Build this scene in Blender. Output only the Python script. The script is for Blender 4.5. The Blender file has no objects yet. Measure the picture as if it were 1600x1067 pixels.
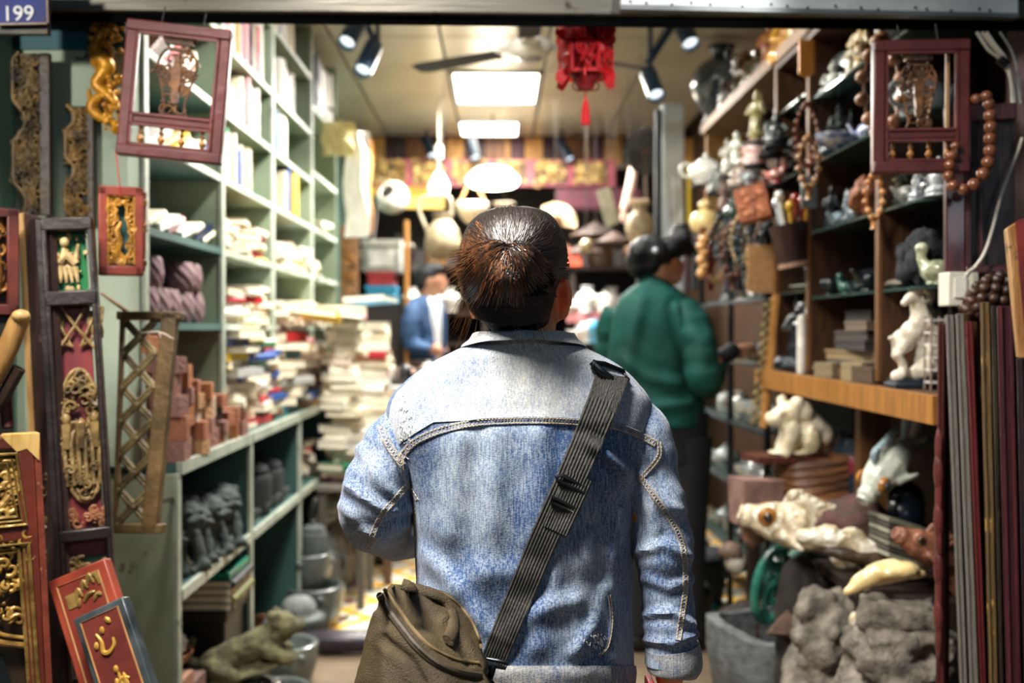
import bpy, bmesh, math, random
from mathutils import Vector, Matrix, Euler, noise
from mathutils.bvhtree import BVHTree
from math import pi, sin, cos, radians, sqrt, atan2

S = bpy.context.scene
COL = S.collection
RND = random.Random(11)

# ------------------------------------------------------------------ camera
F = 1556.0                       # focal length in pixels of the 1600 x 1067 frame (35 mm on a 36 mm wide sensor)
CAM = Vector((0, 0, 1.35))
cd = bpy.data.cameras.new('camera'); cam = bpy.data.objects.new('camera', cd); COL.objects.link(cam)
cd.sensor_width = 36.0; cd.lens = 36.0 * F / 1600.0
cam.location = CAM
cam.rotation_euler = (radians(90 - 0.68), 0, radians(-0.736))
cd.clip_start = 0.05; cd.clip_end = 100
cd.dof.use_dof = True; cd.dof.focus_distance = 1.57; cd.dof.aperture_fstop = 2.5
S.camera = cam
ROT = cam.rotation_euler.to_matrix()
def P(px, py, D):
    """the point at depth D (metres along +Y from the camera) seen at pixel px, py"""
    w = ROT @ Vector(((px - 800) / F, -(py - 533.5) / F, -1))
    return CAM + w * (D / w.y)
def pix(v):
    c = ROT.transposed() @ (Vector(v) - CAM)
    return 800 + F * c.x / -c.z, 533.5 - F * c.y / -c.z

# ------------------------------------------------------------------ colour management, world
S.view_settings.view_transform = 'Standard'; S.view_settings.look = 'None'
S.view_settings.gamma = 1; S.view_settings.use_curve_mapping = False
S.view_settings.exposure = 0.62
S.render.film_transparent = False
try:
    S.cycles.use_denoising = True; S.cycles.max_bounces = 6; S.cycles.caustics_reflective = False
    S.cycles.caustics_refractive = False; S.cycles.sample_clamp_indirect = 6
except Exception: pass
W = bpy.data.worlds.new('night'); S.world = W; W.use_nodes = True
W.node_tree.nodes['Background'].inputs[0].default_value = (0.25, 0.42, 0.60, 1)
W.node_tree.nodes['Background'].inputs[1].default_value = 0.07

# ------------------------------------------------------------------ lights
def lamp(name, kind, loc, energy, color=(1, 1, 1), size=.3, size_y=None, target=None, spot=None, blend=.6):
    d = bpy.data.lights.new(name, kind); d.energy = energy; d.color = color
    if kind == 'AREA':
        d.size = size
        if size_y: d.shape = 'RECTANGLE'; d.size_y = size_y
    else: d.shadow_soft_size = size
    if kind == 'SPOT': d.spot_size = radians(spot or 60); d.spot_blend = blend
    if name == 'awning_lamp': d.spread = radians(95)
    o = bpy.data.objects.new(name, d); COL.objects.link(o); o.location = loc
    if target is not None:
        o.rotation_euler = (Vector(target) - Vector(loc)).to_track_quat('-Z', 'Y').to_euler()
    return o
# the lamp under the awning over the pavement, added front fills, and the shop's own lights
lamp('awning_lamp', 'AREA', (-0.75, 1.0, 3.0), 44, (1.0, .93, .84), .35, .9, (-0.1, 1.6, 1.2))
lamp('street_lamp', 'AREA', (1.0, -1.3, 2.25), 6, (.80, .92, 1.0), .9, .3, (0.2, 2.6, 1.6))  # added low fill, reaches under the header to the lantern
lamp('ceiling_panel_light', 'AREA', (-0.15, 3.6, 2.93), 46, (1.0, .96, .90), .6, .6, (-0.15, 3.6, 0))
lamp('ceiling_panel_light', 'AREA', (-0.02, 6.55, 2.90), 120, (1.0, .96, .90), .56, .8, (-0.02, 6.55, 0))
for x, y, tx, ty, tz, e in [(-.25, 3.3, -1.1, 3.9, 1.3, 92), (-.30, 4.6, -1.1, 4.9, 1.3, 115), (-.3, 5.7, -1.05, 5.6, 1.3, 115),
                            (.35, 4.5, 1.2, 3.6, 1.6, 20), (.4, 5.6, 1.25, 4.9, 1.7, 32)]:
    lamp('track_spot_beam', 'SPOT', (x, y, 2.78), e, (1.0, .95, .86), .04, None, (tx, ty, tz), 75)
lamp('back_lamp', 'POINT', (-.05, 7.45, 2.42), 26, (1.0, .90, .74), .12)
lamp('display_light', 'SPOT', (.25, 6.3, 2.8), 95, (1, .97, .92), .05, None, (.35, 7.1, 1.55), 50)
lamp('display_light', 'SPOT', (-.35, 6.3, 2.8), 60, (1, .95, .88), .05, None, (-.45, 7.2, 1.6), 55)
lamp('front_track_beam', 'SPOT', (.55, 2.9, 2.75), 13, (1, .93, .82), .05, None, (1.2, 3.1, .6), 70)

lamp('awning_spot', 'SPOT', (.95, 1.4, 2.2), 42, (1, .96, .92), .04, None, (.25, 2.8, 2.10), 34)  # added spot out of view, brightens the red lantern
lamp('awning_spot', 'SPOT', (-1.65, 1.2, 2.12), 50, (1, .95, .86), .05, None, (-1.12, 2.66, 1.85), 62)  # added spot out of view, brightens the dragon and strips at left
# ------------------------------------------------------------------ materials
def lin(c):
    if isinstance(c, str):
        c = c.lstrip('#'); c = [int(c[i:i + 2], 16) / 255 for i in (0, 2, 4)]
    return tuple((v / 12.92 if v <= .04045 else ((v + .055) / 1.055) ** 2.4) for v in c)
_M = {}
def mat(c1, c2=None, rough=.55, metal=0, scale=12, bump=0, bscale=40, coat=0, stretch=(1, 1, 1), wear=None, wamt=.55, emit=0, trans=0, sss=0, detail=3, spec=.5):
    """procedural material: two colours mixed by noise (stretched for grain), optional worn patches of a third, bump"""
    key = (str(c1), str(c2), rough, metal, scale, bump, bscale, coat, stretch, str(wear), wamt, emit, trans, sss)
    if key in _M: return _M[key]
    m = bpy.data.materials.new('finish'); m.use_nodes = True; nt = m.node_tree; n = nt.nodes; L = nt.links
    b = n['Principled BSDF']
    b.inputs['Roughness'].default_value = rough; b.inputs['Metallic'].default_value = metal
    b.inputs['Coat Weight'].default_value = coat; b.inputs['Coat Roughness'].default_value = .08
    b.inputs['Specular IOR Level'].default_value = spec
    a = lin(c1)
    c2 = lin(c2) if c2 else tuple(v * .6 for v in a)
    tc = n.new('ShaderNodeTexCoord'); mp = n.new('ShaderNodeMapping'); mp.inputs['Scale'].default_value = stretch
    L.new(tc.outputs['Object'], mp.inputs['Vector'])
    nz = n.new('ShaderNodeTexNoise'); nz.inputs['Scale'].default_value = scale; nz.inputs['Detail'].default_value = detail
    L.new(mp.outputs['Vector'], nz.inputs['Vector'])
    rp = n.new('ShaderNodeValToRGB'); rp.color_ramp.elements[0].position = .35; rp.color_ramp.elements[1].position = .65
    rp.color_ramp.elements[0].color = (*a, 1); rp.color_ramp.elements[1].color = (*c2, 1)
    L.new(nz.outputs['Fac'], rp.inputs['Fac']); out = rp.outputs['Color']
    if wear:
        n2 = n.new('ShaderNodeTexNoise'); n2.inputs['Scale'].default_value = scale * .7 + 4; n2.inputs['Detail'].default_value = 8
        n2.inputs['Roughness'].default_value = .7
        L.new(tc.outputs['Object'], n2.inputs['Vector'])
        r2 = n.new('ShaderNodeValToRGB'); r2.color_ramp.elements[0].position = wamt; r2.color_ramp.elements[1].position = wamt + .05
        L.new(n2.outputs['Fac'], r2.inputs['Fac'])
        mx = n.new('ShaderNodeMix'); mx.data_type = 'RGBA'
        L.new(r2.outputs['Color'], mx.inputs[0]); L.new(out, mx.inputs[6]); mx.inputs[7].default_value = (*lin(wear), 1)
        out = mx.outputs[2]
    L.new(out, b.inputs['Base Color'])
    if bump:
        n3 = n.new('ShaderNodeTexNoise'); n3.inputs['Scale'].default_value = bscale; n3.inputs['Detail'].default_value = 5
        L.new(mp.outputs['Vector'], n3.inputs['Vector'])
        bp = n.new('ShaderNodeBump'); bp.inputs['Strength'].default_value = bump; bp.inputs['Distance'].default_value = .01
        L.new(n3.outputs['Fac'], bp.inputs['Height']); L.new(bp.outputs['Normal'], b.inputs['Normal'])
    if emit:
        b.inputs['Emission Color'].default_value = (*a, 1); b.inputs['Emission Strength'].default_value = emit
    if trans: b.inputs['Transmission Weight'].default_value = trans; b.inputs['IOR'].default_value = 1.45
    if sss:
        b.inputs['Subsurface Weight'].default_value = sss; b.inputs['Subsurface Radius'].default_value = (.035, .011, .005); b.inputs['Subsurface Scale'].default_value = 1
    _M[key] = m
    return m
def wood(c, c2=None, rough=.5, coat=0, **k): return mat(c, c2, rough, 0, 9, .25, 30, coat, (6, 6, .8), **k)
def glaze(c, c2=None, **k): return mat(c, c2 or c, .22, 0, 8, coat=.5, **k)
def stone(c, c2=None, **k): return mat(c, c2, .85, 0, 14, .6, 60, **k)

# ------------------------------------------------------------------ mesh builder
class MB:
    def __init__(s): s.v = []; s.f = []
    def add(s, vs, fs, M=None):
        k = len(s.v)
        s.v += [tuple(M @ Vector(p)) for p in vs] if M is not None else [tuple(p) for p in vs]
        s.f += [tuple(i + k for i in f) for f in fs]; return s
    def box(s, c, d, M=None, rot=None):
        hx, hy, hz = d[0] / 2, d[1] / 2, d[2] / 2
        vs = [Vector((x, y, z)) for x in (-hx, hx) for y in (-hy, hy) for z in (-hz, hz)]
        if rot is not None: vs = [rot @ p for p in vs]
        vs = [p + Vector(c) for p in vs]
        return s.add(vs, [(0, 1, 3, 2), (4, 6, 7, 5), (0, 4, 5, 1), (2, 3, 7, 6), (0, 2, 6, 4), (1, 5, 7, 3)], M)
    def bar(s, a, b, w, t, up=(0, -1, 0)):
        """a square bar from a to b, w wide in the plane, t thick along up"""
        a, b = Vector(a), Vector(b); d = b - a; z = d.normalized(); u = Vector(up); x = z.cross(u).normalized(); y = x.cross(z)
        vs = [p + x * i * w / 2 + y * j * t / 2 for p in (a, b) for i, j in ((-1, -1), (1, -1), (1, 1), (-1, 1))]
        return s.add(vs, [(3, 2, 1, 0), (4, 5, 6, 7), (0, 1, 5, 4), (1, 2, 6, 5), (2, 3, 7, 6), (3, 0, 4, 7)])
    def tube(s, pts, r, n=8, M=None, closed=False, flat=1.0, nrm=None):
        pts = [Vector(p) for p in pts]; m = len(pts); k = len(s.v)
        rr = r if isinstance(r, (list, tuple)) else [r] * m
        prev = Vector(nrm) if nrm is not None else None; vs = []
        for i in range(m):
            if closed: t = pts[(i + 1) % m] - pts[i - 1]
            else: t = pts[min(i + 1, m - 1)] - pts[max(i - 1, 0)]
            t = t.normalized() if t.length > 1e-9 else Vector((0, 0, 1))
            if prev is None: prev = t.orthogonal()
            u = prev - t * prev.dot(t)
            u = u.normalized() if u.length > 1e-6 else t.orthogonal().normalized()
            if nrm is None: prev = u
            w = t.cross(u)
            for j in range(n):
                a = 2 * pi * j / n
                vs.append(pts[i] + (u * cos(a) * flat + w * sin(a)) * rr[i])
        fs = []
        for i in range(m if closed else m - 1):
            q = (i + 1) % m
            for j in range(n):
                fs.append((i * n + j, i * n + (j + 1) % n, q * n + (j + 1) % n, q * n + j))
        if not closed: fs += [tuple(range(n))[::-1], tuple((m - 1) * n + j for j in range(n))]
        return s.add(vs, fs, M)
    def lathe(s, prof, n=24, M=None, sx=1, sy=1):
        """prof: list of (radius, z); ends on the axis close themselves"""
        vs = []; fs = []
        for r, z in prof:
            for j in range(n):
                a = 2 * pi * j / n; vs.append((r * cos(a) * sx, r * sin(a) * sy, z))
        for i in range(len(prof) - 1):
            for j in range(n):
                fs.append((i * n + j, i * n + (j + 1) % n, (i + 1) * n + (j + 1) % n, (i + 1) * n + j))
        if prof[0][0] > 1e-5: fs.append(tuple(range(n))[::-1])
        if prof[-1][0] > 1e-5: fs.append(tuple((len(prof) - 1) * n + j for j in range(n)))
        return s.add(vs, fs, M)
    def ball(s, c, r, n=12, rot=None):
        r = Vector((r, r, r)) if isinstance(r, (int, float)) else Vector(r)
        m = max(4, n // 2 + 1); vs = []; fs = []
        for i in range(m + 1):
            ph = pi * i / m
            for j in range(n):
                a = 2 * pi * j / n
                p = Vector((sin(ph) * cos(a) * r.x, sin(ph) * sin(a) * r.y, -cos(ph) * r.z))
                vs.append((rot @ p if rot is not None else p) + Vector(c))
        for i in range(m):
            for j in range(n):
                fs.append((i * n + j, i * n + (j + 1) % n, (i + 1) * n + (j + 1) % n, (i + 1) * n + j))
        return s.add(vs, fs)
    def slab(s, poly, t, M=None, y0=0):
        """outline in local x, z extruded t along +y from y0"""
        n = len(poly)
        vs = [(x, y0, z) for x, z in poly] + [(x, y0 + t, z) for x, z in poly]
        fs = [tuple(range(n)), tuple(range(2 * n - 1, n - 1, -1))] + [(i, i + n, (i + 1) % n + n, (i + 1) % n) for i in range(n)]
        return s.add(vs, fs, M)
    def grid(s, rows, close=False, M=None):
        n = len(rows[0]); vs = [p for r in rows for p in r]; fs = []
        for i in range(len(rows) - 1):
            for j in range(n if close else n - 1):
                fs.append((i * n + j, i * n + (j + 1) % n, (i + 1) * n + (j + 1) % n, (i + 1) * n + j))
        return s.add(vs, fs, M)
    def mesh(s, name='shape', smooth=True, weld=False):
        me = bpy.data.meshes.new(name); me.from_pydata(s.v, [], s.f)
        bm = bmesh.new(); bm.from_mesh(me)
        if weld: bmesh.ops.remove_doubles(bm, verts=bm.verts, dist=1e-5)
        bmesh.ops.recalc_face_normals(bm, faces=bm.faces); bm.to_mesh(me); bm.free()
        if smooth:
            me.polygons.foreach_set('use_smooth', [True] * len(me.polygons))
            try: me.set_sharp_from_angle(angle=radians(42))
            except Exception: pass
        me.update(); return me

def smooth_pts(pts, k=6, closed=False):
    """Catmull-Rom through tuples of any length"""
    n = len(pts); out = []
    for i in range(n if closed else n - 1):
        g = lambda q: pts[q % n] if closed else pts[max(0, min(n - 1, q))]
        a, b, c, d = g(i - 1), g(i), g(i + 1), g(i + 2)
        for j in range(k):
            t = j / k
            out.append(tuple(.5 * (2 * q + (r - p) * t + (2 * p - 5 * q + 4 * r - w) * t * t + (3 * q - p - 3 * r + w) * t ** 3)
                             for p, q, r, w in zip(a, b, c, d)))
    if not closed: out.append(tuple(pts[-1]))
    return out

def obj(name, shape, m, parent=None, label=None, kind=None, loc=None, smooth=True, bevel=0, M=None, seg=2):
    me = shape.mesh(name, smooth) if isinstance(shape, MB) else shape
    if m is not None and not me.materials: me.materials.append(m)
    o = bpy.data.objects.new(name, me); COL.objects.link(o)
    if parent is not None: o.parent = parent
    if M is not None: o.matrix_local = M
    if loc is not None: o.location = loc
    if label: o['label'] = label
    if kind: o['kind'] = kind
    if bevel:
        b = o.modifiers.new('edge', 'BEVEL'); b.width = bevel; b.segments = seg; b.limit_method = 'ANGLE'
    return o
_seen = {}
def tag(o, label, cat, group=None, kind=None):
    if not group and label in _seen: print('DUPLICATE LABEL', label)
    _seen[label] = 1
    o['label'] = label; o['category'] = cat
    if group: o['group'] = group
    if kind: o['kind'] = kind
    return o
def thing(name, label, cat, loc=(0, 0, 0), rz=0, group=None, M=None, sc=1):
    o = bpy.data.objects.new(name, None); COL.objects.link(o); o.empty_display_size = .05
    o.location = loc; o.rotation_euler = (0, 0, rz)
    if sc != 1: o.scale = (sc, sc, sc) if isinstance(sc, (int, float)) else sc
    if M is not None: o.matrix_local = M
    return tag(o, label, cat, group)
KIDS = {}
def dup(o, parent=None, recolour=None):
    c = o.copy(); COL.objects.link(c); c.parent = parent
    if recolour and o.name.split('.')[0] in recolour and c.type == 'MESH':
        c.material_slots[0].link = 'OBJECT'; c.material_slots[0].material = recolour[o.name.split('.')[0]]
    for ch in KIDS.get(o.name, ()): dup(ch, c, recolour)
    return c
class Proto:
    """a kind of thing: the first placing uses the built parts, the others copy object by object"""
    def __init__(s, name, parts, cat):
        s.name = name; s.cat = cat; s.parts = parts; s.root = None
        me = parts[0][1]
        if isinstance(me, bpy.types.Mesh):
            z0 = min(v.co.z for v in me.vertices)
            for v in me.vertices: v.co.z -= z0
    def put(s, label, loc, rz=0, sc=1, group=None, recolour=None, rot=None, name=None):
        if s.root is None:
            if len(s.parts) == 1 and s.parts[0][0] is None:
                r = obj(s.name, s.parts[0][1], s.parts[0][2])
                for q in s.parts[0][3:]: pass
            elif s.parts[0][0] == 'root':
                r = obj(s.name, s.parts[0][1], s.parts[0][2]); KIDS[r.name] = []
                for nm, sh, m in s.parts[1:]:
                    KIDS[r.name].append(obj(nm, sh, m, r))
            else:
                r = bpy.data.objects.new(s.name, None); COL.objects.link(r); KIDS[r.name] = []
                for nm, sh, m in s.parts: KIDS[r.name].append(obj(nm, sh, m, r))
            s.root = r; o = r
            if recolour:
                for q in [r] + KIDS.get(r.name, []):
                    if q.type == 'MESH' and q.name.split('.')[0] in recolour:
                        q.material_slots[0].link = 'OBJECT'; q.material_slots[0].material = recolour[q.name.split('.')[0]]
        else: o = dup(s.root, None, recolour)
        if name: o.name = name
        o.location = loc; o.scale = (sc, sc, sc) if isinstance(sc, (int, float)) else sc
        if rot is not None: o.rotation_euler = rot
        else: o.rotation_euler = (0, 0, rz)
        for k in ('label', 'category', 'group'):
            if k in o: del o[k]
        return tag(o, label, s.cat, group)

def plane_at(bl, br, tl):
    """local frame from three pixel-depth corners: x right, z up, -y towards the viewer; returns matrix, width, height"""
    a, b, c = P(*bl), P(*br), P(*tl); b.z = a.z + (bl[1] - br[1]) * bl[2] / F; x = (b - a); w = x.length; x.normalize(); z = c - a; h = z.length
    z = (z - x * z.dot(x)).normalized(); y = z.cross(x)
    M = Matrix(((x.x, y.x, z.x, a.x), (x.y, y.y, z.y, a.y), (x.z, y.z, z.z, a.z), (0, 0, 0, 1)))
    return M, w, h

def blob(parts, voxel=.03, rough=0, rs=6, seed=0, it=2):
    """one continuous body from overlapping ellipsoids ('e', centre, radii, euler) and tapered limbs ('t', points, radii)"""
    mb = MB()
    for p in parts:
        if p[0] == 'e': mb.ball(p[1], p[2], 16, Euler(p[3]).to_matrix() if len(p) > 3 else None)
        elif p[0] == 'b': mb.box(p[1], p[2], rot=Euler(p[3]).to_matrix() if len(p) > 3 else None)
        else:
            pts = [Vector(q) for q in p[1]]; r = p[2]
            mb.tube(pts, r, 10)
            for q, rr in ((pts[0], r[0]), (pts[-1], r[-1])): mb.ball(q, rr * .99, 10)
    me = mb.mesh('body', False)
    o = bpy.data.objects.new('tmp', me); COL.objects.link(o)
    m = o.modifiers.new('r', 'REMESH'); m.mode = 'VOXEL'; m.voxel_size = voxel
    sm = o.modifiers.new('s', 'SMOOTH'); sm.iterations = it; sm.factor = .5
    dg = bpy.context.evaluated_depsgraph_get()
    out = bpy.data.meshes.new_from_object(o.evaluated_get(dg)); out.name = 'body'
    bpy.data.objects.remove(o)
    if rough:
        out.update()
        sv = Vector((seed * 3.1, seed * 7.7, seed))
        for v in out.vertices:
            d = noise.fractal(v.co * rs + sv, 1.0, 2.0, 4)
            v.co += v.normal * d * rough
    out.polygons.foreach_set('use_smooth', [True] * len(out.polygons))
    out.update(); return out

ORD = ['', 'first', 'second', 'third', 'fourth', 'fifth', 'sixth', 'seventh', 'eighth', 'ninth', 'tenth', 'eleventh', 'twelfth',
       'thirteenth', 'fourteenth', 'fifteenth', 'sixteenth', 'seventeenth', 'eighteenth', 'nineteenth', 'twentieth',
       'twenty-first', 'twenty-second', 'twenty-third', 'twenty-fourth', 'twenty-fifth', 'twenty-sixth', 'twenty-seventh', 'twenty-eighth']

# ================================================================== the room
def struct(name, mb, m, bevel=0, smooth=False):
    return obj(name, mb, m, kind='structure', bevel=bevel, smooth=smooth)

def floor_mat():
    m = bpy.data.materials.new('floor_tiles'); m.use_nodes = True; nt = m.node_tree; n = nt.nodes; L = nt.links; b = n['Principled BSDF']
    tc = n.new('ShaderNodeTexCoord'); sp = n.new('ShaderNodeSeparateXYZ'); L.new(tc.outputs['Object'], sp.inputs[0])
    def mth(op, a, c=None, c2=None):
        q = n.new('ShaderNodeMath'); q.operation = op
        for i, v in enumerate((a, c, c2)):
            if v is None: continue
            if isinstance(v, (int, float)): q.inputs[i].default_value = v
            else: L.new(v, q.inputs[i])
        return q.outputs[0]
    def mix(f, a, c):
        q = n.new('ShaderNodeMix'); q.data_type = 'RGBA'; L.new(f, q.inputs[0])
        for i, v in ((6, a), (7, c)):
            if isinstance(v, tuple): q.inputs[i].default_value = (*v, 1)
            else: L.new(v, q.inputs[i])
        return q.outputs[2]
    ts = .30
    u = mth('ABSOLUTE', mth('SUBTRACT', mth('FRACT', mth('MULTIPLY', sp.outputs[0], 1 / ts)), .5))
    v = mth('ABSOLUTE', mth('SUBTRACT', mth('FRACT', mth('MULTIPLY', sp.outputs[1], 1 / ts)), .5))
    d = mth('ADD', u, v)
    band = mth('MULTIPLY', mth('GREATER_THAN', d, .36), mth('LESS_THAN', d, .60))
    r2 = mth('SQRT', mth('ADD', mth('MULTIPLY', u, u), mth('MULTIPLY', v, v)))
    nz = n.new('ShaderNodeTexNoise'); nz.inputs['Scale'].default_value = 40; L.new(tc.outputs['Object'], nz.inputs['Vector'])
    flower = mth('LESS_THAN', mth('ADD', r2, mth('MULTIPLY', nz.outputs[0], .2)), .22)
    leaf = mth('LESS_THAN', mth('ADD', r2, mth('MULTIPLY', nz.outputs[0], .2)), .28)
    c = mix(band, lin('#d9d8c8'), lin('#d9a42c'))
    c = mix(leaf, c, lin('#5b7f5c')); c = mix(flower, c, lin('#a2494a'))
    edge = mth('GREATER_THAN', mth('MAXIMUM', u, v), .488)
    c = mix(edge, c, lin('#8f8a7c'))
    n2 = n.new('ShaderNodeTexNoise'); n2.inputs['Scale'].default_value = 3; n2.inputs['Detail'].default_value = 6
    L.new(tc.outputs['Object'], n2.inputs['Vector'])
    rp = n.new('ShaderNodeValToRGB'); rp.color_ramp.elements[0].position = .5; rp.color_ramp.elements[1].position = .75
    L.new(n2.outputs[0], rp.inputs[0]); c = mix(rp.outputs[0], c, lin('#8b8778'))
    L.new(c, b.inputs['Base Color']); b.inputs['Roughness'].default_value = .3
    return m
def ceil_mat():
    m = mat('#c4bfae', '#b8b3a2', .38, 0, 2)
    return m
FY, BY = 2.62, 9.3          # shop front and back wall
LX, RX = -1.30, 1.62
struct('floor', MB().box((0, 6.95, -.05), (3.4, 5.0, .1)), floor_mat())
struct('floor', MB().box((0, .95, -.055), (7, 7.0, .1)), mat('#857259', '#5e5242', .8, 0, 3, .3, 30, wear='#2e2a24', wamt=.64))
struct('trim_1', MB().box((0, 4.44, -.001), (3.4, .06, .012)), stone('#7e7b73'), .004)
# suspended ceiling: metal tiles with dark joints, each row and column at its real spacing
cw, cl = .60, .70
cb = MB()
for i in range(-3, 3):
    for j in range(0, 9):
        x0 = -.02 + i * cw - .3; y0 = 2.66 + j * cl
        y1 = min(y0 + cl, 8.3)
        if y1 - y0 < .1: continue
        cb.box((x0 + cw / 2, (y0 + y1) / 2, 2.965), (cw - .016, y1 - y0 - .016, .03))
struct('ceiling', cb, mat('#bdb8a6', '#b0ab9a', .32, .25, 2), .003)
struct('ceiling', MB().box((0, 5.9, 3.02), (3.4, 6.9, .06)), mat('#24231f'))
struct('wall_left', MB().box((LX - .03, 5.96, 1.5), (.06, 6.7, 3.0)), mat('#6f9183', '#587a70', .7, 0, 5))
struct('wall_right', MB().box((RX + .03, 5.96, 1.5), (.06, 6.7, 3.0)), wood('#4a3018', '#2d1c0e', .7))
struct('wall_back', MB().box((0, BY + .03, 1.5), (3.4, .06, 3.0)), mat('#3a3430', '#2a2624', .8, 0, 4))
# wall stub left of the shelves (pale green plaster, darker band of paint at its top), the posts and the header over the opening
wl = struct('wall_front', MB().box((-1.36, 2.742, 1.99), (.72, .085, 2.02)).box((-1.51, 2.742, .49), (.42, .085, .98)), mat('#a3b09c', '#8fa08d', .75, 0, 5, .2, 50, wear='#c6bfa6', wamt=.62))
struct('trim_2', MB().box((-1.36, 2.695, 2.20), (.72, .008, .20)), mat('#1d5560', '#194a55', .6, 0, 5))
struct('wall_front', MB().box((-1.95, 2.66, 1.5), (1.22, .12, 3.0)), mat('#2b2a26', '#1b1a18', .7, 0, 6, wear='#4a4236'))
struct('wall_front', MB().box((1.99, 2.62, 1.5), (1.22, .16, 3.0)), wood('#4a2a24', '#2c1815', .6))
struct('wall_front', MB().box((0, 2.70, 2.62), (5.2, .12, .80)), mat('#2a2c2b', '#1c1e1e', .6, 0, 6))
def hbar(name, a, b, D, m, t=.05, y1=None, bevel=.003):
    """a slightly sloping horizontal bar given by the pixel rows of its top and bottom at the left and right"""
    (xl, tl_, bl_), (xr, tr_, br_) = a, b
    q = [P(xl, bl_, D), P(xr, br_, D), P(xr, tr_, D), P(xl, tl_, D)]
    mb = MB(); vs = q + [p + Vector((0, t, 0)) for p in q]
    mb.add(vs, [(0, 1, 2, 3), (7, 6, 5, 4), (0, 4, 5, 1), (1, 5, 6, 2), (2, 6, 7, 3), (3, 7, 4, 0)])
    return struct(name, mb, m, bevel)
hbar('trim_3', (-60, 13, 31), (1660, 27, 47), 2.60, mat('#050607', '#030405', .9, spec=.05), .015)
hbar('trim_4', (-60, -12, 14), (1660, 2, 28), 2.575, mat('#7d7a70', '#5e5c55', .38, .7, 5, .1, 20, 0, (.3, 4, 4), wear='#3a3630', wamt=.6), .10)
hbar('trim_5', (-60, -60, -10), (1660, -46, 4), 2.60, mat('#3b3a35', '#2b2a28', .6), .08)
rail = thing('shutter_rail', 'pale grey drilled metal rail along the top right of the opening', 'rail')
mb = MB(); q = [P(970, 8, 2.54), P(1592, 22, 2.54), P(1592, -30, 2.54), P(970, -44, 2.54)]
mb.add(q + [p + Vector((0, .03, 0)) for p in q], [(0, 1, 2, 3), (7, 6, 5, 4), (0, 4, 5, 1), (1, 5, 6, 2), (2, 6, 7, 3), (3, 7, 4, 0)])
obj('rail_plate', mb, mat('#d8dede', '#bcc4c4', .5, .25, 6, wear='#3f5d6d', wamt=.66), rail, bevel=.003)
mb = MB(); q = [P(970, 14, 2.535), P(1592, 27, 2.535), P(1592, 21, 2.535), P(970, 7, 2.535)]
mb.add(q + [p + Vector((0, .03, 0)) for p in q], [(0, 1, 2, 3), (7, 6, 5, 4), (0, 4, 5, 1), (1, 5, 6, 2), (2, 6, 7, 3), (3, 7, 4, 0)])
obj('rail_lip', mb, mat('#8a8f8f', '#6f7475', .4, .7, 6), rail)
for k, x in enumerate([985, 1010, 1050, 1080, 1110, 1160, 1205, 1230, 1262, 1305, 1345, 1372, 1430, 1448, 1486, 1530, 1546]):
    c = P(x, 2 + (x - 970) * .021 + (k % 3) * 2, 2.538)
    obj('rivet', MB().lathe([(0, -.003), (.0028, -.003), (.0028, .003), (0, .003)], 8, Matrix.Translation(c) @ Matrix.Rotation(pi / 2, 4, 'X')), mat('#2a2f31', metal=.6), rail)

# fascia of stripes under the end of the ceiling and loft boards
fb = MB(); k = 0; x = -1.28
struct('wall_back', MB().box((.15, 8.40, 2.83), (2.9, .10, .28)), mat('#2c1c18'))
while x < 1.6:
    w_ = .06 + .05 * ((k * 7) % 3)
    o = obj('trim_6', MB().box((x + w_ / 2, 8.335, 2.835), (w_ - .012, .03, .23)),
            wood(['#c08a4a', '#5a3040', '#e0a860', '#4a2c30', '#3c2a2c', '#8a5a38'][k % 6]), kind='structure'); x += w_; k += 1
struct('trim_7', MB().box((.15, 8.30, 2.705), (2.9, .05, .035)), wood('#8a7b6a'))

# ------------------------------------------------------------------ ceiling lights
def ceiling_light(label, x, y, w, l):
    t = thing('ceiling_light', label, 'light', (x, y, 2.95))
    fr = MB()
    for sx in (-1, 1): fr.box((sx * (w / 2 + .01), 0, -.006), (.02, l + .04, .02)); fr.box((0, sx * (l / 2 + .01), -.006), (w + .04, .02, .02))
    obj('frame', fr, mat('#d8d8d2', rough=.4), t)
    obj('diffuser', MB().box((0, 0, -.004), (w, l, .008)), mat('#fff8ea', '#fff8ea', emit=9), t)
ceiling_light('square bright ceiling panel light beneath the fan blades', -.02, 6.60, .53, .80)
ceiling_light('second ceiling panel light, in front of the striped fascia', -.08, 7.92, .44, .50)
ceiling_light('ceiling panel light just inside the opening, over the aisle', -.15, 3.6, .55, .55)

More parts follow.
